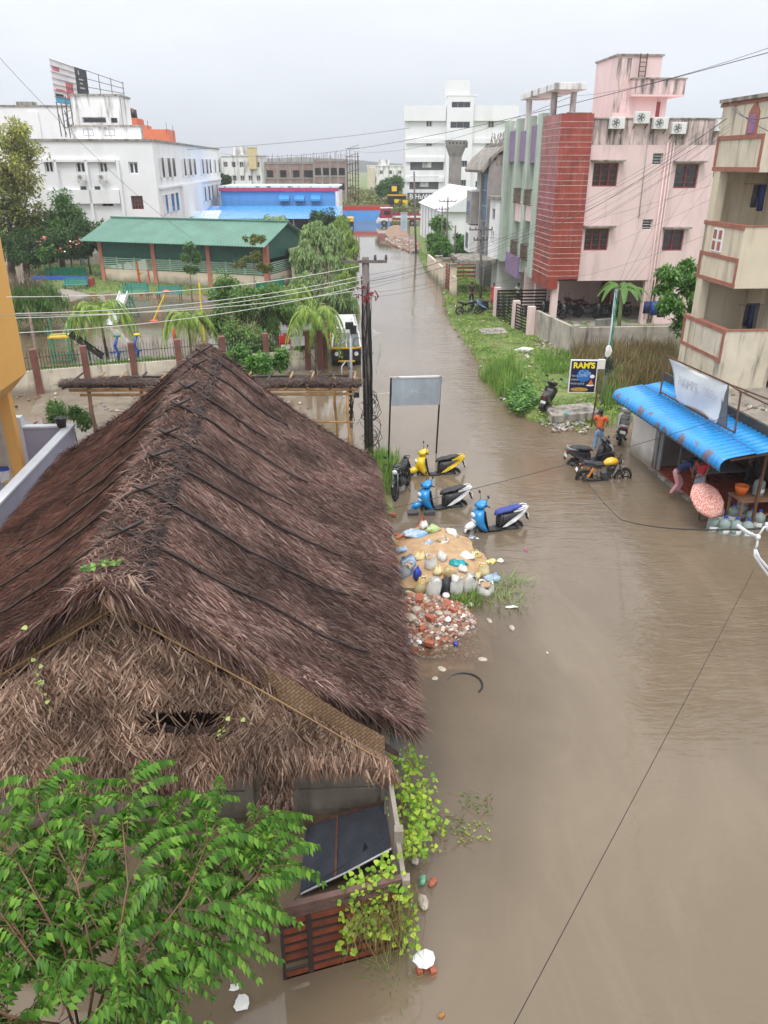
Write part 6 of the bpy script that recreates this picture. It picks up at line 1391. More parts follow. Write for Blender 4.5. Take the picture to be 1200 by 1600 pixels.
def person(lbl,loc,rz,J,top,bottom,skirt=False,sleeves=.5,hairlen=0,scale=1.0,legs_long=True):
    """J: joint positions in metres, x right, y forward(-) ; keys pel, wai, che, nec, hea, sL eL hL sR eR hR, pL kL fL pR kR fR"""
    t=thing('person',lbl,'person',loc,rz);t.scale=(scale,)*3
    K=['pel','wai','che','nec','sL','eL','hL','sR','eR','hR','pL','kL','fL','pR','kR','fR'];P={k:Vector(J[k])for k in J}
    vs=[P[k]for k in K];ix={k:i for i,k in enumerate(K)}
    rd=dict(pel=(.115,.095),wai=(.10,.085),che=(.12,.09),nec=.05,sL=.055,eL=.038,hL=.026,sR=.055,eR=.038,hR=.026,pL=.085,kL=.055,fL=.035,pR=.085,kR=.055,fR=.035)
    ra=[rd[k]for k in K];ed=[(0,1),(1,2),(2,3),(2,4),(4,5),(5,6),(2,7),(7,8),(8,9),(0,10),(10,11),(11,12),(0,13),(13,14),(14,15)]
    fwd=Vector(J.get('face',(0,-1,0))).normalized();hd=P['hea'];up=(hd-P['nec']).normalized()
    def addv(p,r,par):vs.append(Vector(p));ra.append(r);ed.append((par,len(vs)-1));return len(vs)-1
    n1=addv(P['nec'].lerp(hd,.35),.055,ix['nec']);n2=addv(hd,.085,n1);addv(hd+up*.07,.075,n2)
    for k,f in(('fL',1),('fR',1)):
        d=Vector(J.get('toe',(0,-1,0)));a=addv(P[k]+d*.10-V(0,0,.03),.032,ix[k]);addv(P[k]+d*.19-V(0,0,.04),.022,a)
    for k,e in(('hL','eL'),('hR','eR')): # palm, four curled fingers and a thumb from its side
        d=(P[k]-P[e]).normalized();sd=d.cross(V(0,0,1)if abs(d.z)<.9 else V(0,1,0)).normalized();nn=sd.cross(d);a=addv(P[k]+d*.06,.026,ix[k])
        for q,l_ in((-1.5,.055),(-.5,.07),(.5,.075),(1.5,.065)):b_=addv(P[k]+d*(.09)+sd*q*.017,.009,a);addv(P[k]+d*(.09+l_*.8)+sd*q*.019+nn*.02,.007,b_)
        b_=addv(P[k]+d*.045+sd*.035,.010,ix[k]);addv(P[k]+d*.08+sd*.055,.008,b_)
    body=skin_obj('body',vs,ed,ra,skinm,t)
    # face: nose, eyes, ears
    sd=fwd.cross(up).normalized();m=MB();m.ell(hd+fwd*.098-up*.01,(.013,.013,.02),6,5);m.ell(hd+sd*.085-up*.0,(.012,.02,.03),6,4);m.ell(hd-sd*.085,(.012,.02,.03),6,4);m.build('nose_and_ears',skinm,body,smooth=True)
    m=MB()
    for s in(-1,1):m.ell(hd+fwd*.087+sd*.032*s+up*.012,(.011,.008,.008),6,4)
    m.build('eyes',mat('eye_dark',(.02,.015,.012),.3),body);m=MB();m.ell(hd+fwd*.092-up*.045,(.022,.008,.007),6,4);m.build('mouth',mat('lip_colour',(.22,.06,.05),.5),body)
    m=MB();hc=hd+up*.045-fwd*.022;m.ell(hc,(.092,.098,.085),14,9,jit=.01)
    if hairlen:m.tube([hc-fwd*.06,hc-fwd*.11-up*.10,hc-fwd*.10-up*(.10+hairlen)],[.06,.05,.02],8)
    m.build('hair',hairm,t,smooth=True)
    # clothes follow the body
    e=1.18;v2=[P['pel']+(P['wai']-P['pel'])*.1,P['wai'],P['che'],P['nec']-(P['nec']-P['che'])*.25,P['sL'],P['sL'].lerp(P['eL'],sleeves),P['sR'],P['sR'].lerp(P['eR'],sleeves)]
    skin_obj('shirt',v2,[(0,1),(1,2),(2,3),(2,4),(4,5),(2,6),(6,7)],[(.142,.12),(.125,.108),(.14,.11),.062,.072,.060,.072,.060],top,t)
    if skirt:
        m=MB();kn=(P['kL']+P['kR'])/2;ft=(P['fL']+P['fR'])/2;kn2=kn.lerp(ft,.45);rr=[]
        for c,r in((P['wai'],.12),(P['pel'],.155),(P['pel'].lerp(kn,.5),.18),(kn,.20),(kn2,.22)):
            rr.append([c+V(r*(1+.06*math.sin(j*2.2))*math.cos(j*.524),r*.8*(1+.06*math.sin(j*2.2))*math.sin(j*.524),.01*math.sin(j))for j in range(12)])
        m.rings(rr);m.build('skirt',bottom,t,smooth=True)
    else:
        v3=[P['pel'],P['pel'].lerp(P['wai'],.5),P['pL'],P['kL'],P['kL'].lerp(P['fL'],.92 if legs_long else .05),P['pR'],P['kR'],P['kR'].lerp(P['fR'],.92 if legs_long else .05)]
        skin_obj('trousers',v3,[(0,1),(0,2),(2,3),(3,4),(0,5),(5,6),(6,7)],[(.138,.118),(.13,.11),.10,.072,.058,.10,.072,.058],bottom,t)
    return t
def stand(**k):
    J=dict(pel=(0,0,.92),wai=(0,.0,1.06),che=(0,.0,1.27),nec=(0,-.01,1.44),hea=(0,-.02,1.56),sL=(-.18,0,1.38),eL=(-.24,.03,1.12),hL=(-.22,-.08,.90),sR=(.18,0,1.38),eR=(.24,.03,1.12),hR=(.22,-.08,.90),pL=(-.09,0,.86),kL=(-.10,-.02,.48),fL=(-.11,0,.07),pR=(.09,0,.86),kR=(.10,-.02,.48),fR=(.11,0,.07));J.update(k);return J
cl_or=mat('orange_shirt',(.68,.13,.035),.8,.15,5,bump=.3);jean=mat('washed_jeans',(.16,.28,.46),.85,.35,6,bump=.2);navy=mat('navy_top',(.025,.04,.13),.85,.2,5);pinkc=mat('pink_leggings',(.58,.30,.33),.8,.1,4);redc=mat('red_top',(.55,.04,.06),.8,.15,5);stripe=mat('blue_striped_skirt',(.18,.20,.32),.8,.3,12,col2=(.42,.44,.52));pinkp=mat('pink_patterned_dress',(.60,.14,.18),.8,.3,14,col2=(.72,.42,.42));darkc=mat('dark_shirt',(.03,.03,.04),.8);bluec=mat('royal_blue_cloth',(.03,.09,.38),.8,.2,4)
mp_=G(934,699,0)
person('man in an orange shirt and washed jeans standing knee deep beside the parked scooters',V(mp_.x,mp_.y,-.22),R(-30),stand(hL=(-.14,.10,.92),eL=(-.27,.08,1.14),hR=(.12,-.14,1.0),fL=(-.12,-.05,.07),hea=(-.02,-.07,1.54),face=(-.2,-1,-.35)),cl_or,jean,sleeves=.75)
# ================================================================ THE SHOP
N0=G(1125,732,2.12);SR=R(8.0)
shop=thing('roadside_shop','open fronted shop with bright blue corrugated roof, white end wall and red floor','shop',(N0.x,N0.y,0),SR)
Ms=Matrix.Translation(shop.location)@Matrix.Rotation(SR,4,'Z')
def SL(x,y,z=0):return Ms@Vector((x,y,z))
rb_=mat('sky_blue_sheet',(.025,.27,.66),.32,.12,.8,wet=.15,coat=.3)
nt=rb_.node_tree;tc=N(nt,'ShaderNodeTexCoord');n_=N(nt,'ShaderNodeTexNoise');n_.inputs['Scale'].default_value=2.2;n_.inputs['Detail'].default_value=8;nt.links.new(tc.outputs['Object'],n_.inputs[0])
sp=N(nt,'ShaderNodeSeparateXYZ');nt.links.new(tc.outputs['Object'],sp.inputs[0]);mr_=N(nt,'ShaderNodeMapRange');mr_.inputs[1].default_value=.62;mr_.inputs[2].default_value=.05;nt.links.new(sp.outputs[0],mr_.inputs[0])
pr_m=N(nt,'ShaderNodeMath',operation='MULTIPLY');nt.links.new(mr_.outputs[0],pr_m.inputs[0]);nt.links.new(n_.outputs[0],pr_m.inputs[1]);m2=N(nt,'ShaderNodeMapRange');m2.inputs[1].default_value=.53;m2.inputs[2].default_value=.58;m2.inputs[4].default_value=.8;nt.links.new(pr_m.outputs[0],m2.inputs[0])
bs=nt.nodes['Principled BSDF'];src=bs.inputs['Base Color'].links[0].from_socket;mx_=N(nt,'ShaderNodeMix',data_type='RGBA');nt.links.new(m2.outputs[0],mx_.inputs[0]);nt.links.new(src,mx_.inputs[6]);mx_.inputs[7].default_value=(.16,.09,.06,1);nt.links.new(mx_.outputs[2],bs.inputs['Base Color'])
prof=[(.02,2.02),(-.02,2.12),(.0,2.24),(.07,2.33),(.18,2.38),(.34,2.41),(.95,2.50),(.96,2.46),(1.4,2.53),(1.86,2.60)]
LY=6.9;m=MB();n=30;per=6;rows=[]
for i in range(n*per+1):
    ph=i/per;y=LY*ph/n;c=(.0,.75,1,1,.75,.0)[i%6];rows.append([(x-(c*.035 if k<4 else 0),y,z+(c*.035 if k>=3 else c*.01))for k,(x,z)in enumerate(prof)])
for r in rows:m.v+=r
k_=len(prof)
for i in range(len(rows)-1):
    for j in range(k_-1):a=i*k_+j;m.f.append((a,a+1,a+k_+1,a+k_));m.mi.append(0)
m.build('roof_sheet',rb_,shop,smooth=True,solid=.006)
for i in range(30):y=.12+i*LY/30;m=MB();m.obox((.94,y,2.52),(.10,.05,.02));m.build('roof_screw',plast,shop)
wsh=mat('white_shop_wall',(.62,.61,.58),.7,.08,1.2,low=((.24,.20,.15),.1,.6))
m=MB();m.box(.95,1.07,5.35,7.0,-.3,2.35);m.box(1.07,4.2,6.88,7.0,-.3,2.44);m.build('end_wall',wsh,shop)
m=MB();m.box(4.1,4.25,.1,6.88,-.3,2.44);m.box(1.07,4.1,5.3,5.36,.1,2.4);m.build('back_wall',mat('dark_inner_wall',(.20,.17,.15),.8,.2,1),shop)  # inner walls in a much darker tone than the white end wall
m=MB();m.box(1.0,4.1,1.35,5.3,-.3,.10);m.build('red_floor',mat('red_oxide_floor',(.28,.06,.03),.35,.2,1.5,wet=.15),shop)
m=MB();m.box(.86,1.0,1.2,5.35,-.3,.06);m.build('kerb',slab,shop)
for y in(5.25,5.05,4.95):m=MB();m.box(1.0,1.06,y-.03,y+.03,.1,2.4);m.build('shutter_post',greym,shop)
for x,y in((1.6,.5),(3.9,.1)):m=MB();m.box(x,x+.07,y,y+.07,-.3,2.4);m.build('post',rust,shop)
m=MB();m.bar((.3,.1,2.30),(1.9,.1,2.5),.06);m.bar((.9,.1,2.36),(.9,6.8,2.36),.05);m.build('roof_rail',rust,shop)
m=MB();m.box(2.6,2.75,-.2,.6,-.3,2.2);m.box(3.6,4.0,.2,.35,-.3,2.4);m.build('side_panel',mat('tan_board',(.36,.27,.17),.8,.15,2),shop)
# counter, tables and things inside
ct=thing('counter','dark steel counter with a shelf inside the shop behind the bending woman','counter',SL(2.1,4.0),SR);m=MB();m.box(-.5,1.3,-.5,.9,.95,1.0);m.build('top',mat('dark_counter_top',(.06,.045,.045),.35,.2,2),ct)
for x,y in((-.45,-.45),(1.25,-.45),(-.45,.85),(1.25,.85)):m=MB();m.box(x-.02,x+.02,y-.02,y+.02,.1,.95);m.build('leg',greym,ct)
m=MB();m.box(-.5,1.3,.84,.88,1.0,1.5);m.build('screen',greym,ct);m=MB();m.box(-.4,1.2,-.4,.8,.45,.48);m.build('shelf',greym,ct)
wk=thing('work_table','wooden table loaded with pots under the near edge of the blue roof','table',SL(2.0,.95),SR);m=MB();m.box(-.75,.75,-.35,.35,.78,.83);m.build('top',mat('worn_wood',(.22,.12,.07),.6,.25,4),wk)
for x in(-.7,.7):
    for y in(-.3,.3):m=MB();m.box(x-.03,x+.03,y-.03,y+.03,-.2,.78);m.build('leg',MATS['worn_wood'],wk)
m=MB();m.bar((-.7,-.3,.1),(.7,-.3,.55),.04);m.build('brace',MATS['worn_wood'],wk)
pt=thing('orange_tub','bright orange plastic tub on the table beside the red clad person','tub',SL(1.5,1.1,.835));pt.scale=(.75,)*3;m=MB();m.rings([[(r*math.cos(j*.45),r*math.sin(j*.45),z)for j in range(14)]for r,z in((.16,0),(.24,.22),(.26,.36),(.24,.36),(.2,.1))]);m.build('tub',mat('orange_plastic',(.75,.17,.02),.4),pt,smooth=True)
for o_ in[o for o in COL.objects if o.name.startswith('tub')and o.parent==pt]:pass
# 20 litre bottles
bm_=bpy.data.materials.new('clear_plastic');bm_.use_nodes=True;q=bm_.node_tree.nodes['Principled BSDF'];q.inputs['Base Color'].default_value=(.50,.62,.60,1);q.inputs['Roughness'].default_value=.15;q.inputs['Transmission Weight'].default_value=.55;q.inputs['IOR'].default_value=1.15
capb=mat('blue_cap',(.03,.08,.45),.4)
jug=thing('water_bottle','x','water bottle',(0,0,0),0,'large clear water bottles before the shop')
pr=[(.11,0),(.135,.02),(.135,.08),(.125,.09),(.135,.10),(.135,.18),(.125,.19),(.135,.20),(.135,.30),(.12,.36),(.06,.40),(.035,.42),(.035,.46)]
m=MB();m.rings([[(r*math.cos(j*.3927),r*math.sin(j*.3927),z)for j in range(16)]for r,z in pr]);m.build('bottle',bm_,jug,smooth=True)
m=MB();m.cyl((0,0,.445),(0,0,.49),.042,n=12);m.build('cap',capb,jug);m=MB();m.torus((0,0,.14),.1365,.004,'z',8,4,arc=(.62,.88),rw=.05);m.build('paper_label',plate,jug)
JB=[(1112,828,'front left water bottle with white label, nearest the umbrella'),(1121,812,'water bottle behind the front left one at the umbrella'),(1130,832,'second water bottle from the left in the front row'),(1143,812,'water bottle in the middle of the back row with pale cap'),(1148,834,'third water bottle from the left in the front row with low white label'),(1156,808,'water bottle at the back under the blue covered one'),(1166,836,'front right water bottle in the group'),(1172,818,'water bottle at the right end behind the front row'),(1184,822,'last water bottle at the right, nearest the bare tan board')]
for i,(u,v,l)in enumerate(JB):
    p=G(u,v,0);p.z=-.06
    if i==0:jug.location=p;jug['label']=l;jug.scale=(1.15,)*3
    else:dup(jug,p,rnd(-.7,.7),l,scale=1.15)
dup(jug,SL(1.95,1.0,.835),.5,'single water bottle standing on the wooden table above the umbrella')
b_=dup(jug,G(1158,800,.12),.2,'water bottle with bright blue cap standing taller behind the others')
# people at the shop
bend=dict(pel=(0,.1,.80),wai=(0,.0,.92),che=(0,-.20,1.05),nec=(0,-.36,1.12),hea=(0,-.47,1.17),sL=(-.15,-.24,1.10),eL=(-.22,-.30,.86),hL=(-.15,-.48,.72),sR=(.15,-.24,1.10),eR=(.22,-.34,.88),hR=(.12,-.50,.76),pL=(-.08,.12,.76),kL=(-.09,.02,.43),fL=(-.10,.22,.07),pR=(.08,.10,.76),kR=(.09,-.12,.45),fR=(.10,-.05,.07),face=(0,-1,-.8))
person('woman in a navy top and pink leggings bending forward on the red floor',V(*G(1056,775,.08)),SR+R(72),bend,navy,pinkc,hairlen=.2)
sit=dict(pel=(0,.1,.55),wai=(0,.08,.68),che=(0,.0,.88),nec=(0,-.06,1.04),hea=(0,-.10,1.16),sL=(-.17,-.01,.98),eL=(-.22,-.14,.76),hL=(-.12,-.34,.70),sR=(.17,-.01,.98),eR=(.22,-.14,.76),hR=(.12,-.34,.68),pL=(-.09,.08,.52),kL=(-.12,-.34,.52),fL=(-.12,-.38,.08),pR=(.09,.08,.52),kR=(.12,-.34,.52),fR=(.12,-.36,.08))
person('person in a red top and blue striped skirt at the table facing the bending woman',V(*G(1088,785,.05)),SR+R(-60),stand(che=(0,-.08,1.22),nec=(0,-.16,1.36),hea=(0,-.22,1.46),hL=(-.1,-.35,1.0),hR=(.1,-.35,1.0),eL=(-.24,-.12,1.1),eR=(.24,-.12,1.1),face=(0,-1,-.5)),redc,stripe,skirt=True,scale=.92,hairlen=.15)
person('person in blue clothes sitting in the shade behind the wooden table',SL(3.0,1.6,.1),SR+R(20),sit,bluec,bluec)
person('girl in a pink patterned dress standing at the right edge by the bottles',SL(3.35,.25,-.02),SR+R(-15),stand(hL=(-.34,.05,1.5),eL=(-.32,.04,1.25),eR=(.22,.02,1.12)),pinkp,pinkp,skirt=True,scale=.86,hairlen=.05)
pu=G(1098,818,0);crouch=dict(pel=(0,.15,.42),wai=(0,.08,.54),che=(0,-.08,.72),nec=(0,-.18,.86),hea=(0,-.24,.97),sL=(-.16,-.10,.82),eL=(-.20,-.26,.62),hL=(-.10,-.36,.72),sR=(.16,-.10,.82),eR=(.20,-.26,.62),hR=(.02,-.36,.74),pL=(-.09,.14,.40),kL=(-.14,-.24,.50),fL=(-.12,-.02,.10),pR=(.09,.14,.40),kR=(.14,-.24,.50),fR=(.12,-.02,.10))
person('person in pink crouching in the water under the floral umbrella',V(pu.x+.1,pu.y+.25,-.1),R(-20),crouch,pinkc,pinkc,legs_long=False)
um=thing('umbrella','open pale umbrella with red and white floral pattern held low over the water','umbrella',V(*Yp(1104,782,pu.y-.32)));um.rotation_euler=(R(42),R(14),R(10))
fl=mat('floral_cloth',(.62,.42,.36),.7,.2,14,col2=(.50,.10,.08));nt=fl.node_tree;vo=N(nt,'ShaderNodeTexVoronoi');vo.inputs['Scale'].default_value=24;tcx=N(nt,'ShaderNodeTexCoord');nt.links.new(tcx.outputs['Object'],vo.inputs[0]);rr=N(nt,'ShaderNodeValToRGB');rr.color_ramp.elements[0].color=(.55,.10,.07,1);rr.color_ramp.elements[1].color=(.62,.42,.36,1);rr.color_ramp.elements[0].position=.30;rr.color_ramp.elements[1].position=.62;nt.links.new(vo.outputs[0],rr.inputs[0]);nt.links.new(rr.outputs[0],nt.nodes['Principled BSDF'].inputs['Base Color'])
m=MB();rg=[]
for k in range(7):
    s=k/6;r=.56*math.sin(s*1.35)/math.sin(1.35);z=.20*math.cos(s*1.45);rg.append([(r*(1-.05*s*(j%2))*math.cos(j*math.pi/8),r*(1-.05*s*(j%2))*math.sin(j*math.pi/8),z-.0)for j in range(16)])
rg[0]=[(.01*math.cos(j),.01*math.sin(j),.205)for j in range(16)];m.rings(rg,caps=False);m.build('canopy',fl,um,smooth=True,solid=.003);m=MB();m.tube([(0,0,.24),(0,0,-.55),(.03,0,-.6)],.008,6);m.build('handle',plast,um)
person('person in a dark shirt standing in the shade behind the bending woman',SL(3.1,3.2,.1),SR+R(30),stand(),darkc,darkc)
person('person in red sitting in the shade at the back of the shop',SL(3.4,2.4,.1),SR+R(40),sit,redc,darkc)
# banner on its steel frame over the roof
bn_=thing('banner','torn white banner with faint grey lettering on a steel frame above the blue roof','banner',SL(1.04,2.7,0),SR)
tl=loc_px(bn_,1045,560,'x',0);tr=loc_px(bn_,1139,600,'x',0);bl_=loc_px(bn_,1057,627,'x',0);br_=loc_px(bn_,1121,662,'x',0);br2=loc_px(bn_,1136,668,'x',0)
m=MB();n1_,n2_=26,12
for i in range(n1_+1):
    for j in range(n2_+1):
        s,t_=i/n1_,j/n2_;a=tl.lerp(tr,s);b=bl_.lerp(br_,s);p=a.lerp(b,t_);sag=-.05*math.sin(s*3.14)*(1-t_);p.x+=.04*math.sin(s*9+t_*3)+.03*math.sin(t_*6+s*4);p.z+=sag;m.v.append(tuple(p))
for i in range(n1_):
    for j in range(n2_):a=i*(n2_+1)+j;m.f.append((a,a+1,a+n2_+2,a+n2_+1));m.mi.append(0)
sh_=m.build('sheet',mat('white_flex',(.66,.69,.72),.5,.05,1.5,bump=.3),bn_,smooth=True,solid=.004)
m=MB();tb=[tr,tr.lerp(br_,.35)+V(0,.12,0),tr.lerp(br_,.6)+V(0,.02,0),br_,br2,tr.lerp(br2,.5)];m.add([(p.x-.02,p.y,p.z)for p in tb]+[(p.x+.0,p.y,p.z)for p in tb],[(0,1,2,3,4,5),(11,10,9,8,7,6)]);m.build('dark_lining',mat('dark_flex_back',(.12,.13,.14),.6),bn_)
fm_=MB();base=loc_px(bn_,1148,676,'x',0);far_b=loc_px(bn_,1032,612,'x',0);far_t=loc_px(bn_,1041,556,'x',0);nt_=loc_px(bn_,1158,612,'x',0)
for a,b in((base,nt_),(far_b,far_t),(far_t,tr),(tr,nt_),(far_b,base),(bl_,br_),(nt_,nt_+V(1.2,-.2,-.55)),(tr,tr+V(1.6,-.2,-.6)),(far_b,far_b+V(0,0,-1.2))):fm_.bar(a,b,.04)
fm_.build('steel_frame',rust,bn_)
# faint lettering following the cloth
fr_=(tr-tl).normalized();ang=math.atan2(fr_.z,-fr_.y)if False else 0
gl=mat('faint_grey_ink',(.50,.53,.56),.6)
for s_,sz,a_,b_ in(("RAM'S",.42,.16,.12),("Cafe",.36,.66,.16)):
    p=tl.lerp(tr,a_).lerp(bl_.lerp(br_,a_),.52 if s_=="RAM'S" else .48);o=text(s_,sz,(p.x-.085,p.y,p.z),(0,0,0),gl,sh_,ext=.003)
    ex=(tr-tl).normalized();ez=V(-1,0,0);ey=ez.cross(ex);o.rotation_euler=Matrix((ex,ey,ez)).transposed().to_euler()
cs=thing('flat_roof','low flat concrete roof strewn with debris between the cream house and the blue shop roof','roof',SL(0,0,0),SR)
m=MB();m.box(1.9,9,-.2,7.1,2.45,2.68);m.build('slab',mat('debris_slab',(.24,.21,.17),.9,.3,1.5,bump=.6,streak=((.08,.07,.055),.8,1.2)),cs);m=MB();m.box(1.8,1.9,-.25,7.15,2.62,2.86);m.build('kerb',mat('blackened_kerb',(.05,.045,.04),.8,.3,4),cs)
m=MB()
for i in range(420):
    x,y=rnd(2.3,6),rnd(.2,6.6);s_=rnd(.02,.10)
    if noise.noise(Vector((x*.9,y*.9,4)))<-.05:continue
    m.obox((x,y,2.68+s_*.3),(s_*rnd(.6,2),s_,s_*.7),(rnd(0,1),rnd(0,1),rnd(0,3)))
tag(m.build('debris',imat('roof_debris',[(.28,.13,.09),(.6,.6,.58),(.12,.10,.08),(.35,.31,.26),(.09,.08,.07)],.85),cs),kind='stuff')
# ================================================================ POLES, SIGNS, WIRES
polec=mat('weathered_pole',(.15,.13,.12),.85,.3,3,bump=.4,streak=((.05,.045,.04),.6,5))
cable=mat('black_cable',(.015,.015,.016),.5);wire_l=mat('pale_cable',(.55,.54,.50),.5)
def pole(lbl,base,top,r0,r1,arms=(),name='utility_pole',m_=None,arm_m=None):
    base=Vector(base);base.z=-.3;top=Vector(top);t=thing(name,lbl,'utility pole',(base.x,base.y,0));m=MB();m.tube([base,top],[r0,r1],10);bworld(m,'shaft',m_ or polec,t,smooth=True)
    for(dz,w,a)in arms:
        c=top-V(0,0,dz);d=V(math.cos(a),math.sin(a),0)*w;m=MB();m.bar(c-d-V(0,.08,0),c+d-V(0,.08,0),.09,.09);o=bworld(m,'cross_arm',arm_m or polec,t)
        for k in(-.95,-.45,.45,.95):
            q=c+d*k-V(0,.08,0);m=MB();m.tube([q,q+V(0,0,.09),q+V(0,0,.20)],[.02,.05,.03],8);mb_=part_under(m,'insulator',mat('insulator_china',(.10,.07,.06),.3),o)
    return t
pb_=V(*G(577,716));pt_=Yp(571,402,pb_.y)
mp=pole('thick dark utility pole wrapped in bundles of black cable beside the hut',pb_,pt_,.17,.11,[(.12,.68,R(3))])
m=MB()
ax=lambda s:pb_.lerp(pt_,s)
for i in range(15):
    a=rnd(0,6.28);s0=rnd(.02,.3);s1=rnd(.6,.93);pts=[]
    for k in range(9):s=s0+(s1-s0)*k/8;pts.append(ax(s)+V(math.cos(a+s*rnd(-.6,.6))*(.13+rnd(0,.04)),-abs(math.sin(a))*.16-rnd(0,.03),0))
    m.tube(pts,rnd(.008,.018),4)
for i in range(14):
    c=ax(rnd(.05,.35));r=rnd(.1,.35);pts=[c+V(.12+r*abs(math.sin(k*.5))*rnd(.7,1.1),-.18+rnd(-.03,.03),r*1.4*math.cos(k*.5))for k in range(8)];m.tube(pts,.010,4)
for i in range(16):
    c=ax(rnd(.05,.4));m.tube([c+V(rnd(-.1,.1),-.2,.1),c+V(rnd(-.35,.2),-.25,-.1),c+V(rnd(-.4,.25),-.22,-rnd(.3,.9))],.007,4)
for s,r_ in((.12,.24),(.22,.26),(.3,.22),(.55,.19)):m.tube([ax(s)+V(r_*math.cos(k*.5),r_*.8*math.sin(k*.5)-.02,rnd(-.04,.04))for k in range(14)],.012,4)
bworld(m,'cable_bundle',cable,mp)
m=MB();c=ax(.83)
for i in range(18):a=c+V(rnd(-.3,.3),rnd(-.2,0),rnd(-.15,.2));m.tube([a,a+V(rnd(-.15,.15),rnd(-.05,.05),rnd(-.15,.15)),a+V(rnd(-.2,.2),0,rnd(-.25,.1))],.022,4)
bworld(m,'red_cable_joint',mat('red_tape',(.42,.03,.04),.5,.4,10,col2=(.05,.02,.02)),mp)
m=MB()
for i in range(5):m.tube([c+V(.2,-.1,-1.1-i*.05),c+V(.38+.03*i,-.15,-1.2),c+V(.42+.02*i,-.15,-1.7),c+V(.3,-.15,-2.4-i*.05)],.010,4)
bworld(m,'pale_cable_loop',wire_l,mp)
# thin street lamp pole before the van
lb=V(*G(549,668));lt=Yp(548,497,lb.y);lp=thing('lamp_post','thin grey lamp post with boxes and a curved arm before the van','lamp post',(lb.x,lb.y,0));gp_=mat('galvanised_pipe',(.40,.42,.44),.4,metal=.5)
m=MB();m.tube([lb-V(0,0,.3),lt],[.06,.05],9);bworld(m,'pipe',gp_,lp,smooth=True);m=MB();m.tube([lt-V(0,0,2.0),lt+V(-.18,-.1,-1.55),lt+V(-.36,-.2,-1.75),lt+V(-.36,-.2,-2.6)],.028,7);bworld(m,'curved_arm',gp_,lp,smooth=True)
m=MB();m.obox(lt+V(-.05,-.12,-.25),(.3,.18,.25));m.obox(lt+V(.1,-.12,-.4),(.22,.16,.3));m.torus(lt+V(.28,-.1,-.9),.2,.012,'y',16,4);bworld(m,'meter_box',plast,lp)
m=MB()
for i in range(22):c=lb+V(0,0,rnd(.5,2));m.tube([c+V(rnd(-.1,.1),-.1,0),c+V(rnd(-.2,.2),-.14,-.3),c+V(rnd(-.15,.15),-.1,-rnd(.5,.9))],.012,4)
m.obox(lb+V(-.1,-.15,1.5),(.3,.1,.35));m.obox(lb+V(.22,-.15,1.35),(.22,.1,.2));bworld(m,'cable_tangle',cable,lp)
m=MB();m.obox(lb+V(-.18,-.2,1.45),(.22,.06,.3));bworld(m,'junction_box',whites,lp)
# blank sign
sl,sr=V(*G(606,738)),V(*G(681,708));tl_=Yp(611,590,sl.y);tr_2=Yp(689,588,sr.y);sb=thing('signboard','blank faded grey signboard on two thin black posts in the flood','signboard',((sl.x+sr.x)/2,(sl.y+sr.y)/2,0))
for a,b in((sl,tl_),(sr,tr_2)):m=MB();m.bar(a-V(0,0,.3),b,.055);bworld(m,'post',black,sb)
bl2=Yp(612,634,sl.y);br2_=Yp(686,632,sr.y);m=MB()
def slab4(m,a,b,c,d,th):n=(b-a).cross(d-a).normalized()*th;m.add([a,b,c,d,a+n,b+n,c+n,d+n],[(3,2,1,0),(4,5,6,7),(0,1,5,4),(1,2,6,5),(2,3,7,6),(3,0,4,7)])
slab4(m,bl2,br2_,tr_2-V(0,0,.02),tl_-V(0,0,.02),.03);o=bworld(m,'panel',mat('faded_flex',(.36,.41,.45),.4,.12,1.8,streak=((.50,.54,.57),.6,3)),sb);m=MB();m.bar(tl_,tr_2,.10,.05);bworld(m,'top_rail',whites,sb)
m=MB()
for i,(s,t_,w_,h_)in enumerate(((.40,.5,.03,.16),(.47,.52,.03,.12),(.52,.5,.02,.14),(.60,.5,.03,.12),(.66,.5,.025,.12),(.70,.46,.02,.10))):p=bl2.lerp(br2_,s).lerp(tl_.lerp(tr_2,s),t_)+V(0,-.04,0);m.obox(p,(w_*1.8,.006,h_*.8),(0,rnd(-.4,.4),0))
part_under(m,'faint_mark',mat('faint_white',(.55,.60,.63),.5),o)
# RAM'S sign
a=V(*G(924,668));rs=thing('cafe_sign',"dark blue upright sign reading RAM'S in yellow on a single post",'sign',(a.x,a.y,0),R(-3));Z=lambda u,v:loc_px(rs,u,v,'y',0)
q0,q1,q2,q3=Z(890,613),Z(928,613),Z(932,561),Z(893,562);Wd=1.02;zc0=q0.z;zc1=q3.z;xc=(q0.x+q2.x)/2
m=MB();m.bar((-.03,0,-.3),(.07,0,zc0+.1),.05);m.build('post',rust,rs)
bd=thing('x',None,None);bpy.data.objects.remove(bd)
m=MB();m.box(xc-Wd/2,xc+Wd/2,-.05,.05,zc0,zc1);fr2=m.build('frame',whites,rs);e=.035
m=MB();m.box(xc-Wd/2+e,xc+Wd/2-e,-.056,-.05,zc0+e,zc1-e);pn=m.build('panel',mat('navy_board',(.012,.012,.05),.4),fr2)
H_=zc1-zc0;ycol=mat('yellow_letters',(.9,.75,.02),.5);lb_=mat('light_blue_letters',(.25,.50,.75),.5);x0_=xc-Wd/2+.06
m=MB();m.rings([[(xc+.02+.27*math.cos(k*.35),-.0585,zc0+H_*.53+.24*math.sin(k*.35))for k in range(18)],[(xc+.02+.27*math.cos(k*.35),-.056,zc0+H_*.53+.24*math.sin(k*.35))for k in range(18)]]);m.build('blue_disc',mat('blue_disc',(.02,.15,.45),.5),fr2)
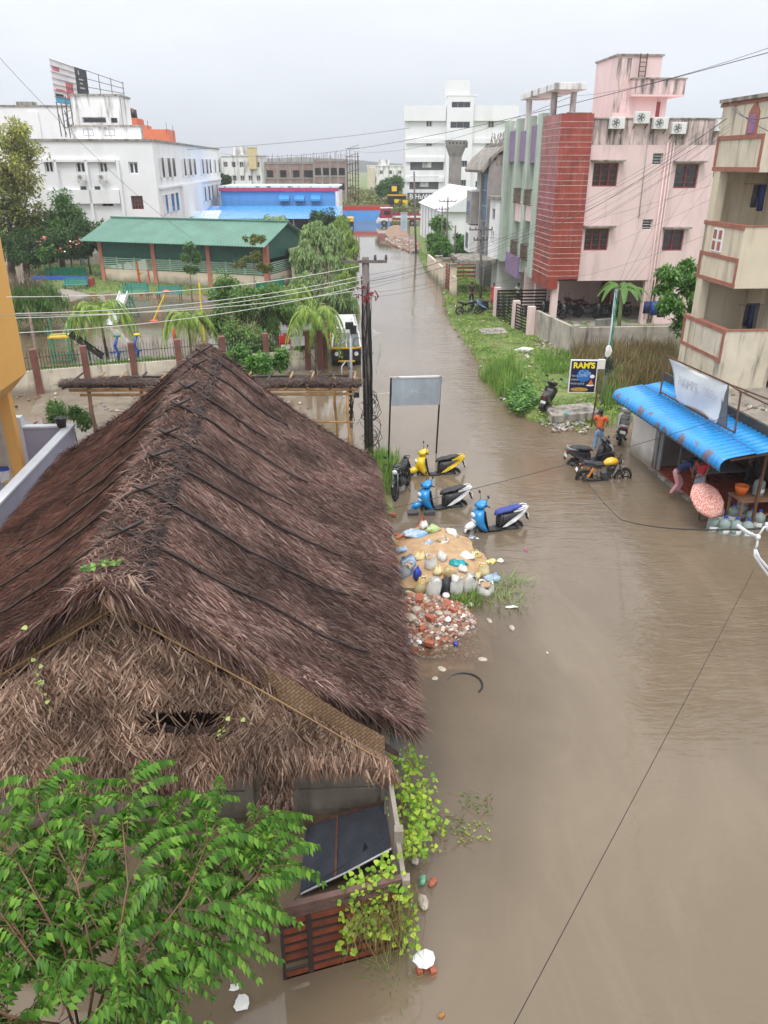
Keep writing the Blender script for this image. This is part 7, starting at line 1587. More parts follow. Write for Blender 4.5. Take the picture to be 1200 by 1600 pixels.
text("RAM'S",.30,(x0_+.04,-.062,zc1-.30),(R(90),0,0),ycol,fr2,ext=.003,bold=.012);text('Cafe',.25,(xc-.18,-.064,zc1-.56),(R(90),0,R(0)),lb_,fr2,ext=.003)
for i,s_ in enumerate(('TEA & COFFEE','TIFFIN','FRESH JUICE')):text(s_,.095,(x0_,-.066,zc0+H_*.50-i*.15),(R(90),0,0),mat('pale_letters',(.55,.62,.72),.5),fr2,ext=.002)
m=MB();m.add([(xc+.2,-.06,zc0+.32),(xc+.42,-.06,zc0+.32),(xc+.31,-.06,zc0+.55)],[(0,1,2)]);m.build('food_picture',mat('orange_food',(.55,.16,.05),.5,.4,12),fr2)
m=MB();m.ell((xc-.1,-.058,zc0+.13),(.34,.004,.08),14,6);m.build('food_picture',mat('mixed_food',(.55,.12,.04),.5,.5,9,col2=(.35,.42,.05)),fr2);m=MB();m.ell((xc+.34,-.058,zc0+.64),(.09,.004,.07),12,6);m.ell((xc+.3,-.0575,zc0+.30),(.15,.003,.035),12,6);m.build('cup_picture',wt,fr2)
# poles on the right
a=V(*G(940,640));b=Yp(963,452,a.y+.2);rp2=pole('thin leaning steel pole with a green cable at the reeds behind the cafe sign',a,b,.07,.055,[],m_=gp_)
m=MB();
for k in range(4):m.tube([a.lerp(b,s)+V(rnd(-.06,.1),-.09,0)for s in(.3,.5,.7,.85,1)],.012,4)
bworld(m,'green_cable',mat('green_cable_skin',(.02,.25,.13),.5),rp2);m=MB();c=a.lerp(b,.40);
for i in range(18):m.tube([c+V(rnd(-.15,.25),-.12,rnd(-.3,.2)),c+V(rnd(-.2,.3),-.15,rnd(-.4,.3)),c+V(rnd(-.15,.15),-.1,rnd(-.5,.1))],.012,4)
m.torus(c+V(.1,-.1,.1),.3,.012,'y',18,4,rw=.01);bworld(m,'cable_tangle',cable,rp2);m=MB();m.obox(c+V(-.28,-.15,.0),(.28,.14,.38));bworld(m,'meter_box',whites,rp2)
m=MB();m.ell(c+V(-.05,-.14,.52),(.14,.08,.24),8,6,jit=.15);bworld(m,'hanging_bag',whites,rp2)
for(u,v,tu,tv,r,arm,l)in((751,470,752,345,.10,[(.6,.85,R(5)),(1.3,.5,R(5))],'dark utility pole with a cross arm before the grey tiled house'),(650,396,647,268,.12,[],'bare leaning pole just left of the rubble by the office building'),(697,405,700,308,.10,[(.4,.9,R(0))],'pole with cross arm among the dense bushes, right one'),(690,402,691,322,.10,[(.3,.7,R(0))],'shorter pole at the left of the pair among the bushes'),(672,372,670,312,.07,[],'thin pole standing near the pale store box'),(707,430,712,352,.09,[],'white lamp pole with a small round head by the reddish gate'),(741,425,741,310,.06,[],'thin dark pole at the corner of the grey compound wall')):
    a=V(*G(u,v));b=Yp(tu,tv,a.y);pole(l,a,b,r,r*.7,arm)
m=MB();kb=thing('kiosk_box','pale blue upright metal box on the rubble heap at the street end','cabinet',G(631,362,0));m.box(-.5,.5,-.4,.4,0,2.6);m.build('box',mat('pale_blue_metal',(.38,.48,.55),.5,.15,1),kb,bevel=.03);m=MB();m.box(-.53,.53,-.43,.43,2.6,2.68);m.box(-.02,.02,-.41,-.4,.1,2.5);m.build('lid',greym,kb)
wf=thing('corrugated_fence','low white sheet fence behind the poles before the office building','fence',G(655,352,0),R(0));m=MB();corr_roof(m,(0,0,0),(9,0,0),(9,.01,2.2),(0,.01,2.2),30,.05);m.build('sheet',whites,wf,solid=.02);m=MB();m.box(0,9,-.05,.05,2.2,2.45);m.build('rail',greym,wf)

wires_n=0
def wire(lbl,a,b,sag,r,m_,grp='overhead wires',n=14,cat='wire'):
    a,b=Vector(a),Vector(b);t=MB();pts=[a.lerp(b,i/n)-V(0,0,sag*4*(i/n)*(1-i/n))for i in range(n+1)];c=Vector((a.x,a.y,a.z));t.tube([p-c for p in pts],r,4)
    o=t.build('wire',m_,None);o.location=c;tag(o,lbl,cat,grp);return o
top=pt_
LW='pale overhead wire running left from the main pole across the park'
for(du,v0,v1,u1,y1)in((0,414,464,10,19),(0,430,490,24,19),(0,436,497,24,19),(0,445,520,30,19),(0,452,492,-20,22)):
    wire(LW,Yp(571,v0,pb_.y),Yp(u1,v1,y1),.25,.010,wire_l)
RWL='thin dark wire running from the main pole to the pink and cream houses'
for i in range(6):
    wire(RWL,Yp(575,430+i*7,pb_.y),Yp(1138+rnd(-6,6),180+i*6,25.5),rnd(.2,1.0),.004,cable)
for(u0,v0,y0,u1,v1,y1,sg_,r,l)in((345,240,150,1290,58,38,2,.018,'high thin wire crossing the sky toward the pink stair head'),(-10,238,100,640,200,120,1,.022,'thin wire crossing the sky above the blue hall'),(-10,80,40,300,372,60,.6,.012,'thin wire slanting down across the billboard and the white building'),(545,235,150,900,148,60,1.5,.016,'thin wire before the top of the office building'),(900,150,60,1230,65,30,.3,.009,'thin wire passing the pink stair head to the upper right'),(1140,160,25,1215,210,18,.1,.01,'cable across the top parapet of the cream house'),(1140,165,25,1215,178,18,.2,.012,'second cable across the top parapet of the cream house'),(760,370,62,1135,185,26,1.2,.01,'wire from the cross arm pole to the cream house corner'),(755,365,62,575,440,25.5,.5,.010,'wire from the cross arm pole back to the main pole')):
    wire(l,Yp(u0,v0,y0),Yp(u1,v1,y1),sg_,r,cable)
FW='thin wire crossing before the pink and green facades'
for i in range(5):wire(FW,Yp(700+rnd(-10,60),400+rnd(-60,60),60),Yp(1130+rnd(-10,60),190+rnd(0,200),27),rnd(.3,1.5),.004,cable)
for i in range(4):wire('thin wire sloping across the pink front to the foot of the leaning pole',Yp(962+i,455+i*4,31),Yp(1060+i*22,200+i*20,46),rnd(.1,.6),.005,cable)
wire('long thin cable crossing the water diagonally in the right foreground',Yp(790,1625,3.4),Yp(1178,890,9.0),.02,.0035,cable)
wire('taut wire from the hut roof over the scooters to the blue roof',Yp(-5,862,10),Yp(600,797,16),.1,.006,cable);wire('thin wire over the water between scooters and shop',Yp(600,797,16),Yp(1205,628,20),.15,.008,cable)
wire('thick black cable sagging over the water from the yellow motorcycle to the right',G(896,722,.25),Yp(970,812,19.3),.12,.014,cable);wire('thick black cable hanging across the water before the bottles',Yp(970,812,19.3),Yp(1190,826,9),-.0+.12,.012,cable)
wire('pale service wire reaching the blank signboard',Yp(575,615,pb_.y),Yp(655,600,25.2),.12,.012,wire_l)
br_k=thing('lamp_bracket','white painted tubular bracket entering from the right over the water','bracket',Yp(1186,838,8));wtube=mat('white_painted_tube',(.62,.63,.65),.4)
for pl,r in(([(1152,821),(1168,832),(1184,839)],.022),([(1184,839),(1194,824),(1215,820),(1420,800)],.014),([(1184,839),(1183,852),(1180,858)],.014),([(1180,858),(1186,872),(1215,905),(1420,1120)],.018),([(1180,858),(1179,868),(1190,885),(1215,918),(1420,1135)],.016)):m=MB();m.tube([Yp(u,v,8)for u,v in pl],r,8);bworld(m,'tube',wtube,br_k,smooth=True)
m=MB();m.ell(Yp(1184,839,8),.035,8,6);m.obox(Yp(1205,823,8),(.12,.08,.08));bworld(m,'clamp',wtube,br_k,smooth=True)

# ================================================================ PARK WALL, FENCE AND PLAY THINGS
f0,f1=V(*G(36,618)),V(*G(505,578));fd=(f1-f0);FL=fd.length;frz=math.atan2(fd.y,fd.x);pw=thing('park_wall','stained white park wall with brown posts and a black iron railing on top','wall',(f0.x,f0.y,0),frz)
wst=mat('stained_white_low_wall',(.60,.55,.45),.85,.15,1.2,bump=.2,streak=((.07,.06,.045),.95,2.5),low=((.20,.17,.13),.1,.55));bpost=mat('brown_post',(.17,.07,.055),.7,.2,2)
m=MB();m.box(-8,FL,0,.15,-.3,1.05);m.build('wall',wst,pw);k=0
xs_=[Matrix.Rotation(-frz,3,'Z')@(V(*G(u,v))-f0)for u,v in((60,608),(135,606),(207,598),(499,585))];px_=[xs_[0].x,xs_[1].x,xs_[2].x]+[xs_[2].x+2.05*i for i in(1,2,3,4)]+[FL-.3]
for x in px_:m=MB();m.box(x,x+.28,-.08,.22,-.3,2.0);m.build('post',bpost,pw,bevel=.02)
ir=mat('black_iron',(.03,.035,.03),.6);m=MB();x=-8
while x<FL:hh_=1.75+.22*abs(math.sin(x*1.5));m.bar((x,.07,1.05),(x,.07,hh_),.022);x+=.13
for z in(1.15,1.62):m.bar((-8,.07,z),(FL,.07,z),.025)
m.build('railing',ir,pw)
m=MB();c=loc_px(pw,446,545,'y',-.05);m.box(c.x-.28,c.x+.28,-.06,-.03,1.15,1.85)
m.add([(c.x-.3,-.07,1.5),(c.x+.3,-.07,1.5),(c.x,-.07,2.0),(c.x-.3,-.1,1.5),(c.x+.3,-.1,1.5),(c.x,-.1,2.0)],[(0,1,2),(5,4,3),(0,3,4,1),(1,4,5,2),(2,5,3,0)]);m.build('red_notice',mat('red_notice',(.55,.03,.03),.5),pw);m=MB();m.box(c.x-.22,c.x+.22,-.12,-.1,1.2,1.42)
for u in(460,473):q_2=loc_px(pw,u,546,'y',-.05);m.box(q_2.x-.2,q_2.x+.2,-.06,-.04,1.3,1.75)
m.build('white_notice',white,pw)
# street side fence of the park, running away behind the trees
sf=thing('park_street_fence','rusty brown post and rail fence between the park path and the street','fence',V(*G(508,578))+V(0,0,0),STREET);m=MB();m.box(-.08,.08,.4,62,-.3,.55);m.build('plinth',creamd,sf)
for i in range(22):y=.3+i*2.8;m=MB();m.box(-.13,.13,y,y+.26,-.3,1.8);m.build('post',bpost,sf)
m=MB();y=.3
while y<61:m.bar((0,y,.55),(0,y,1.6),.03);y+=.22
for z in(.75,1.5):m.bar((0,.4,z),(0,62,z),.04)
m.build('railing',ir,sf)
teal=mat('teal_paint',(.03,.26,.24),.45,.1,2);blue_p=mat('play_blue',(.03,.10,.45),.4);yel_p=mat('play_yellow',(.78,.52,.03),.45);red_p=mat('play_red',(.62,.12,.05),.5);grn_p=mat('play_green',(.02,.24,.14),.45)
def bench(l,u,v,rz,g='teal benches in the park'):
    t=thing('park_bench',l,'bench',V(*G(u,v))-V(0,0,.1),rz,g);m=MB()
    for i in range(4):m.box(-.95,.95,-.25+i*.13,-.15+i*.13,.45,.48)
    m.build('seat',teal,t);m=MB()
    for i in range(4):m.box(-.95,.95,.27+i*.03,.30+i*.03,.52+i*.12,.61+i*.12)
    m.build('backrest',teal,t)
    for s in(-.85,.85):m=MB();m.bar((s,-.22,0),(s,-.2,.46),.05);m.bar((s,.25,0),(s,.38,1.0),.05);m.bar((s,-.22,.43),(s,.25,.43),.05);m.build('leg',ir,t)
    return t
bench('teal park bench on the grey mound beside the blue beam',119,452,R(8));bench('small teal bench at the left edge of the grey mound',73,467,R(60));bench('teal bench on the lawn right of the slide',265,466,R(-2));bench('teal bench beyond the top of the white slide',213,462,R(-2));bench('teal bench partly hidden by the branchy shrub, left one',348,470,R(-5));bench('teal bench partly hidden by the branchy shrub, right one',385,474,R(-5))
md=MB();rr=[]
for k in range(6):s=k/5;rr.append([(2.2*(1-s*.85)*math.cos(j*.42)*(1+.1*math.sin(j*3)),1.4*(1-s*.85)*math.sin(j*.42),.55*s)for j in range(15)])
md.rings(rr);o=md.build('rubble_mound',mat('grey_silt',(.25,.22,.19),.9,.2,2,bump=.5),None,smooth=True);o.location=V(*G(103,462))-V(0,0,.1);tag(o,'grey mound of silt under the teal bench on the left of the park','mound')
sd_=thing('slide','white playground slide with a green ladder standing in the flooded park','slide',V(*G(196,500))-V(0,0,.1),R(-15));m=MB();zt=1.75
m.add([(-.28,-1.9,.15),(.28,-1.9,.15),(.28,-1.3,.25),(-.28,-1.3,.25),(.28,.3,zt),(-.28,.3,zt)],[(0,1,2,3),(3,2,4,5)])
for s in(-.28,.28):m.bar((s,-1.3,.33),(s,.3,zt+.1),.03,.2);m.bar((s,-1.9,.22),(s,-1.3,.33),.03,.18)
m.build('chute',white,sd_,solid=.02);m=MB()
for s in(-.3,.3):m.bar((s,.3,zt),(s,1.3,0),.05);m.bar((s,.3,0),(s,.3,zt+.6),.05);m.bar((s,.3,zt+.6),(s,.7,zt+.6),.04);m.bar((s,.7,zt+.6),(s,.7,.9),.04)
for i in range(6):y=.3+i*.18;z=zt-i*.31;m.bar((-.3,y,z),(.3,y,z),.04)
m.build('ladder',grn_p,sd_)
cf=thing('climbing_frame','green climbing frame with a yellow top and a dark chute behind the park railing','climbing frame',V(*G(100,566))-V(0,0,.1),R(10));m=MB()
for x in(-.45,.45):
    for y in(-.35,.35):m.bar((x,y,0),(x,y,1.9 if y<0 else 2.3),.06)
for i in range(5):m.bar((-.45,-.35,.3+i*.32),(.45,-.35,.3+i*.32),.045)
m.build('frame',grn_p,cf);m=MB();m.box(-.5,.5,-.4,.4,1.42,1.5);m.build('platform',yel_p,cf);m=MB();m.obox((1.25,0,.85),(1.9,.5,.05),(0,.72,0));m.obox((1.25,-.25,.95),(1.9,.04,.2),(0,.72,0));m.obox((1.25,.25,.95),(1.9,.04,.2),(0,.72,0));m.build('chute',plast,cf)
for i,(u,v,l)in enumerate(((184,563,'blue rocking toy with a green top behind the park railing'),(214,561,'blue rocking toy with a yellow top behind the park railing'))):
    t=thing('spring_rider',l,'spring rider',V(*G(u,v))-V(0,0,.05),R(20*i));m=MB();m.tube([(0,0,0),(.1,0,.4),(-.05,0,.8),(.15,0,1.25)],[.1,.07,.09,.05],8);m.bar((-.3,0,.45),(.3,0,.5),.22,.06);m.bar((0,-.22,.9),(0,.22,.9),.05);m.build('frame',blue_p,t,smooth=True);m=MB();m.ell((.15,0,1.32),(.2,.12,.07),10,6);m.build('top',yel_p if i else grn_p,t,smooth=True);m=MB();m.ell((-.25,0,.04),(.3,.25,.06),10,5);m.build('foot',white,t,smooth=True)
ct_=thing('sign_post','thin green post standing behind the park railing','post',V(*G(141,562))-V(0,0,.1));m=MB();m.bar((0,0,0),(-.15,0,2.4),.07);m.build('post',grn_p,ct_);m=MB();m.box(-.25,-.05,-.03,.03,2.2,2.5);m.build('head',grn_p,ct_)
cp_=thing('play_cone','tall red cone post with a slanting yellow arm in the park','play cone',V(*G(277,545))-V(0,0,.1));m=MB();m.tube([(0,0,0),(-.15,0,1.7)],[.16,.05],8);m.build('cone',red_p,cp_,smooth=True);m=MB();m.tube([(-1.1,0,1.7),(-.3,0,3.1)],.05,7);m.build('arm',yel_p,cp_);m=MB();m.ell((-1.1,0,1.62),(.25,.2,.09),10,5);m.ell((-.25,0,3.2),(.2,.2,.08),10,5);m.build('seat',red_p,cp_,smooth=True)
sw_=thing('swing_frame','yellow swing frame with blue cross bars behind the hut ridge','swing frame',V(*G(340,535))-V(0,0,.1),R(-3));za=Yp(325,417,44).z
for x in(-.75,1.3):m=MB();m.bar((x,0,0),(x,0,3.4 if x<0 else 2.7),.09);m.build('upright',yel_p,sw_)
for z in(1.0,2.4):m=MB();m.bar((-.8,.0,z),(1.5,0,z),.06);m.build('cross_bar',blue_p,sw_)
bb_=thing('balance_beam','long blue horizontal beam with a red end post at the left of the park','balance beam',V(*G(100,452))-V(0,0,.1),R(-2));m=MB();m.bar((-3,1,.85),(1.7,1,.85),.16,.3);m.build('beam',blue_p,bb_)
for x in(-2.8,0,1.6):m=MB();m.bar((x,1,0),(x,1,.7),.08);m.build('leg',blue_p,bb_)
m=MB();m.obox((2.0,.9,.45),(.45,.35,.9));m.build('end_post',mat('dull_red',(.3,.05,.04),.6),bb_,bevel=.04)
net=thing('green_net','low green shade net fence strung before the left end of the shed','net fence',V(*G(118,432)));m=MB();m.box(-2.6,1.0,0,.03,0,.8);m.build('net',mat('green_net_cloth',(.03,.28,.17),.7,.3,3),net)
for x in(-2.6,-.8,1.0):m=MB();m.bar((x,0,0),(x,0,1.0),.05);m.build('stake',grn_p,net)
net2=dup(net,V(*G(432,452)),R(60),'short green shade net at the right end of the shed wall')
crt=MB();pts=[G(125,440,.06),G(172,424,.06),G(435,434,.06),G(430,450,.06),G(360,446,.06),G(200,441,.06)];crt.add(pts,[tuple(range(6))]);tag(crt.build('path',mat('red_earth',(.38,.17,.09),.85,.2,.8)),kind='structure')
# outdoor gym: separate stations before the shed
def gym(l,u,v,c,kind):
    t=thing('gym_station',l,'gym station',V(*G(u,v)),R(-15+10*kind),'outdoor gym stations before the shed')
    if kind==0:
        for s in(-.5,.5):m=MB();m.bar((s,0,0),(s,0,1.9),.13);m.build('post',red_p,t)
        m=MB();m.bar((-.5,0,1.6),(.5,0,1.6),.06);m.bar((-.5,0,1.0),(.2,-.4,1.0),.06);m.build('bar',c,t)
    elif kind==1:
        m=MB();m.bar((0,0,0),(0,0,1.6),.14);m.build('post',red_p,t);m=MB();m.tube([(0,0,1.4),(.5,0,1.7),(.9,0,1.3)],.04,6);m.tube([(0,0,.9),(-.5,0,1.1),(-.7,0,.7)],.04,6);m.build('arm',c,t)
    else:
        for s in(-.35,.35):m=MB();m.bar((s,0,0),(s*.8,0,2.3),.10);m.build('post',c,t)
        m=MB()
        for i in range(5):m.bar((-.33,0,.5+i*.4),(.33,0,.5+i*.4),.05)
        m.build('rung',red_p,t)
for i,(u,k_,l)in enumerate(((178,0,'red double post gym station at the left end of the red earth strip'),(195,1,'red gym post with curved orange arms, second from the left'),(226,0,'pair of red bars in front of the second salmon pillar'),(272,1,'gym post with yellow arms before the middle of the shed'),(292,1,'short red gym post near the young tree'),(326,2,'yellow runged gym frame near the third salmon pillar'),(340,0,'red double post gym station right of the yellow runged frame'),(373,1,'red gym post with a yellow arm behind the tiered tree'),(388,2,'yellow and red gym frame at the right end of the shed'))):gym(l,u,436+(i%3)*4,yel_p if i%2 else orange_p,k_)
hc=thing('hanging_cloth','light blue and white cloth hanging at the left corner of the green shed','cloth',V(*G(132,418)));m=MB();m.rings([[(x+.05*math.sin(z*4),y,z)for x,y in((-.3,0),(0,-.08),(.3,0),(0,.08))]for z in(.3,.9,1.5)]);m.build('sheet',mat('pale_blue_cloth',(.25,.45,.68),.8,.4,4,col2=(.7,.74,.78)),hc,smooth=True);m=MB();m.bar((-.3,0,-.1),(-.3,0,1.7),.05);m.build('stake',rust,hc)
# flowers in the hedge
fl_=thing('flower_cluster','red and white flowers among the shrubs left of the green shed','flowers',V(*G(108,410)));m=MB()
for u,v in((115,378),(122,380),(108,383),(62,378),(70,372),(98,389),(125,374)):
    for i in range(7):leaf(m,Yp(u+rnd(-4,4),v+rnd(-3,3),70.6),V(rnd(-1,1),-1,rnd(-1,1)),.22,.2)
bworld(m,'petals',imat('flower_petals',[(.6,.08,.05),(.7,.2,.12),(.8,.75,.7),(.55,.06,.04)],.6),fl_)
# yard plants behind the hut
pot=thing('potted_plant','leafy plant in a black pot standing on the white coping of the lilac wall','plant',V(*G(97,667,1.54)));m=MB();m.rings([[(r*math.cos(j*.52),r*math.sin(j*.52),z)for j in range(12)]for r,z in((.13,0),(.19,.30),(.21,.32),(.17,.30))]);m.build('pot',plast,pot,smooth=True);m=MB()
for i in range(150):v_=inball();leaf(m,V(v_.x*.3,v_.y*.3,.5+v_.z*.3),V(v_.x,v_.y,.3),.12,.05)
m.build('leaves',lf_mid,pot)
tree('garden_shrub','bright leafy shrub behind the lilac wall, left of the potted plant',G(80,690),[cl(82,640,25,13,18),cl(92,655,25,10,12)],1300,.13,.06,lf_green,tr=.02,cat='shrub',sub=14);tree('garden_shrub','leafy shrub behind the lilac wall, right of the potted plant',G(122,690),[cl(120,648,25,14,14),cl(132,658,24.5,10,12)],1200,.13,.06,lf_mid,tr=.02,cat='shrub',sub=14)
bk=thing('paint_bucket','white plastic bucket with a blue lid in the yellow house yard','bucket',V(*G(10,752,.12)));m=MB();m.cyl((0,0,0),(0,0,.42),.18,.21,16);m.build('bucket',white,bk,smooth=False);m=MB();m.cyl((0,0,.42),(0,0,.47),.225,n=16);m.build('lid',capb,bk)
m=MB();o=thing('plank_pile','pale yellow planks lying beside the bucket','planks',V(*G(26,748,.12)));
for i in range(4):m=MB();m.obox((rnd(-.15,.15),rnd(-.1,.1),.03+i*.035),(.16,1.0,.03),(0,0,rnd(-.5,.2)));m.build('plank',mat('pale_plank',(.60,.45,.18),.7),o)

# ================================================================ FOREGROUND YARD
gl_,gr_2=G(443,1530),G(622,1481);gt=thing('iron_gate','rusty red iron gate with horizontal panels half sunk in the flood','gate',(gl_.x,gl_.y,0),math.atan2(gr_2.y-gl_.y,gr_2.x-gl_.x))
Wg=(gr_2-gl_).length;Zg=loc_px(gt,440,1425,'y',0).z;Zg2=Zg-.06;redp=mat('rusty_red_panel',(.19,.045,.02),.55,.35,4,bump=.3,streak=((.05,.02,.012),.6,6));dk=mat('dark_gate_frame',(.04,.025,.022),.6,.3,5)
m=MB()
for i in range(7):
    z=.0+i*(Zg-.12)/7;m.box(.04,.33,.0,.015,z+.01,z+(Zg-.12)/7-.035)if i!=1 else None;m.box(.39,Wg,.0,.015,z+.01,z+(Zg-.12)/7-.035)
m.build('panel',redp,gt);m=MB()
for i in range(8):z=i*(Zg-.12)/7-.012;m.box(.02,Wg,-.015,.02,z-.012,z+.012)
m.box(-.0,.04,-.02,.03,-.3,Zg);m.box(.33,.39,-.02,.025,-.3,Zg-.12);m.box(Wg,Wg+.04,-.02,.03,-.3,Zg);m.build('frame',dk,gt);m=MB();m.box(-.0,Wg+.04,-.02,.06,Zg,Zg+.07);m.box(.0,Wg,-.02,.05,Zg-.13,Zg-.09);m.build('top_rail',mat('brown_rail',(.13,.07,.055),.6,.3,4),gt)
ts=thing('tin_sheet','dark slate coloured sheet on a rusty frame sloping into the water behind the gate','sheet',G(560,1330));A_=[G(470,1400,.03),G(612,1330,.62),G(610,1252,.55),G(478,1292,-.03)]
m=MB();slab4(m,A_[0],A_[1],A_[2],A_[3],.02);bworld(m,'sheet',mat('slate_sheet',(.05,.055,.07),.4,.25,3,bump=.15,wet=.2),ts)
m=MB();mid0=A_[0].lerp(A_[1],.38);mid1=A_[3].lerp(A_[2],.38);
for a,b in((A_[3],A_[2]),(A_[2],A_[1]),(mid0,mid1)):m.bar(a+V(0,0,.03),b+V(0,0,.03),.035)
bworld(m,'angle_frame',rust,ts);m=MB();m.tube([A_[0]+V(0,0,.04),A_[0].lerp(A_[1],.5)+V(0,0,.02),A_[1]+V(0,0,.05)],.018,6);bworld(m,'edge_pipe',gp_,ts)
m=MB();c=A_[0].lerp(A_[1],.68).lerp(A_[3].lerp(A_[2],.68),.22)+V(0,0,.032);m.add([c,c+V(.1,0,.02),c+V(.02,.14,.02)],[(0,1,2)]);bworld(m,'tear',black,ts)
sw2=thing('side_wall','thin concrete slab wall running forward from the hut corner to the gate','wall',(.0,8,0));a0,a1=G(606,1195,1.45),G(632,1365,1.3);m=MB();
for(p,q_)in((a0,a0.lerp(a1,.62)),(a0.lerp(a1,.66)-V(0,0,.15),a1-V(0,0,.12))):
    m=MB();m.bar(V(p.x,p.y,(p.z-.3)/2),V(q_.x,q_.y,(q_.z-.3)/2),.06,p.z+.3);bworld(m,'slab',wallc,sw2)
for s in(0,.64,1):p=a0.lerp(a1,s);m=MB();m.box(p.x-.05,p.x+.07,p.y-.06,p.y+.06,-.3,p.z+(.05 if s<1 else-.05));bworld(m,'post',wallc,sw2,bevel=.01)
# floating litter and stones: each one a thing
brick_m=mat('red_brick',(.36,.11,.06),.85,.25,6,bump=.4);stone_m=mat('pale_stone',(.42,.37,.30),.85,.2,4,bump=.4);foam=mat('white_foam',(.78,.78,.77),.8,.08,6,bump=.4);papr=mat('white_plastic_scrap',(.68,.67,.64),.6,.1,4)
def lump(name,l,cat,p,s,m_,rz=0,grp=None,box=False,jit=.12):
    t=MB()
    if box:t.obox((0,0,s[2]/2),s,(rnd(-.15,.15),rnd(-.15,.15),rz))
    else:t.ell((0,0,0),s,9,6,jit=jit,rot=(0,0,rz))
    o=t.build(name,m_,None,bevel=.006 if box else 0,smooth=False);o.location=p;return tag(o,l,cat,grp)
o=thing('brick_block','broken block of red bricks capped with white foam in the water right of the gate','rubble',G(665,1520));m=MB()
for i in range(3):
    for j in range(2):m=MB();m.obox((-.08+i*.085,.0+.05*(i%2),-.03+j*.085),(.075,.10,.078),(.1,0,.3));m.build('brick',brick_m,o,bevel=.008)
m=MB();m.ell((-.02,.07,.17),(.15,.13,.05),9,5,jit=.12);m.build('foam_cap',foam,o)
for(u,v,z,s,mt,l)in((378,1567,.02,(.11,.09,.02),papr,'square white scrap floating left of the gate foot'),(365,1543,.02,(.06,.05,.03),papr,'small crumpled pale scrap above the square white one'),(205,1575,.02,(.10,.08,.05),foam,'white foam piece beside a black cup under the branches'),(237,1582,.02,(.07,.05,.03),papr,'pale crumpled scrap at the bottom, right of the foam piece'),(396,1420,.03,(.07,.09,.06),papr,'pale floating bag scrap behind the gate'),(660,1375,.04,(.09,.05,.05),mat('label_scrap',(.12,.35,.22),.5,.5,14),'crushed green and white bottle floating right of the creeper'),(676,1378,.03,(.05,.10,.05),brick_m,'brick fragment beside the crushed green bottle'),(661,1410,.03,(.07,.14,.04),stone_m,'long pale stone at the water edge below the creeper'),(690,1586,.02,(.05,.03,.03),mat('dry_leaf',(.35,.16,.04),.7),'dry brown leaf floating at the bottom edge'),(648,1345,.03,(.08,.06,.05),stone_m,'grey stone under the green creeper'),(800,981,.02,(.09,.06,.04),stone_m,'lone grey stone in the water right of the grass patch'),(800,948,.03,(.14,.04,.03),papr,'pale stick of foam on the submerged grass'),(855,1020,.01,(.05,.03,.02),stone_m,'tiny floating scrap far right of the tyre'),(690,1045,.01,(.10,.08,.02),stone_m,'flat pale stone above the sunken tyre'),(754,1030,.01,(.10,.07,.03),stone_m,'yellowish submerged stone right above the tyre'),(765,970,.01,(.11,.05,.03),stone_m,'pale yellowish stone right of the brick heap'),(680,1060,.005,(.07,.06,.02),stone_m,'small yellowish stone left of the sunken tyre'),(822,860,.01,(.09,.04,.03),mat('magenta_scrap',(.42,.06,.18),.6),'magenta scrap floating right of the sand sacks'),(782,876,.02,(.10,.08,.06),papr,'white scrap beside the magenta one')):
    lump('floating_scrap' if mt in(papr,foam)else 'stone',l,'litter',G(u,v,z),(s[0],s[1],s[2]*.6)if mt in(papr,foam)else s,mt,rnd(0,3),jit=.34 if mt in(papr,foam)else .15)
lump('black_cup','black cup floating beside the white foam piece','cup',G(205,1588,.02),(.06,.06,.05),plast)
m=MB();m.torus((0,0,0),.36,.02,'z',36,8,arc=(-.12,.42));o=m.build('sunken_tyre',tyre,None,smooth=True);o.location=G(725,1070,-.012);o.rotation_euler=(R(2),R(-4),0);tag(o,'curved rim of a sunken tyre breaking the water below the brick heap','tyre')
st_k=thing('wooden_stake','thin brown stake standing in the water left of the gate','stake',G(420,1475));m=MB();m.tube([(0,0,-.3),(-.05,.1,.7),(-.02,.12,1.3)],.03,6);m.build('stick',MATS['brown_twig'],st_k)
m=MB();m.tube([G(395,1480,.3),G(470,1395,.5),G(540,1350,.9),G(600,1310,1.0)],.006,4);o=m.build('wire',cable,None);tag(o,'sagging black wire over the tin sheet behind the gate','wire')
# thorny twigs in the water right of the creeper
for(u,v,l)in((700,1290,'bundle of bare twigs and weed floating right of the creeper'),(745,1255,'second bundle of floating twigs farther from the creeper'),(740,1300,'small weed patch floating near the twigs')):
    t=thing('floating_twigs',l,'twigs',G(u,v));m=MB()
    for i in range(22):a=V(rnd(-.3,.3),rnd(-.25,.25),rnd(-.02,.04));m.tube([a,a+V(rnd(-.2,.2),rnd(-.2,.2),.03)],.004,4)
    m.build('twigs',MATS['dry_stems'],t);m=MB()
    for i in range(26):leaf(m,V(rnd(-.25,.25),rnd(-.2,.2),.015),V(rnd(-1,1),rnd(-1,1),.05),.06,.035)
    m.build('leaves',lf_mid if u!=740 else lf_lime,t)

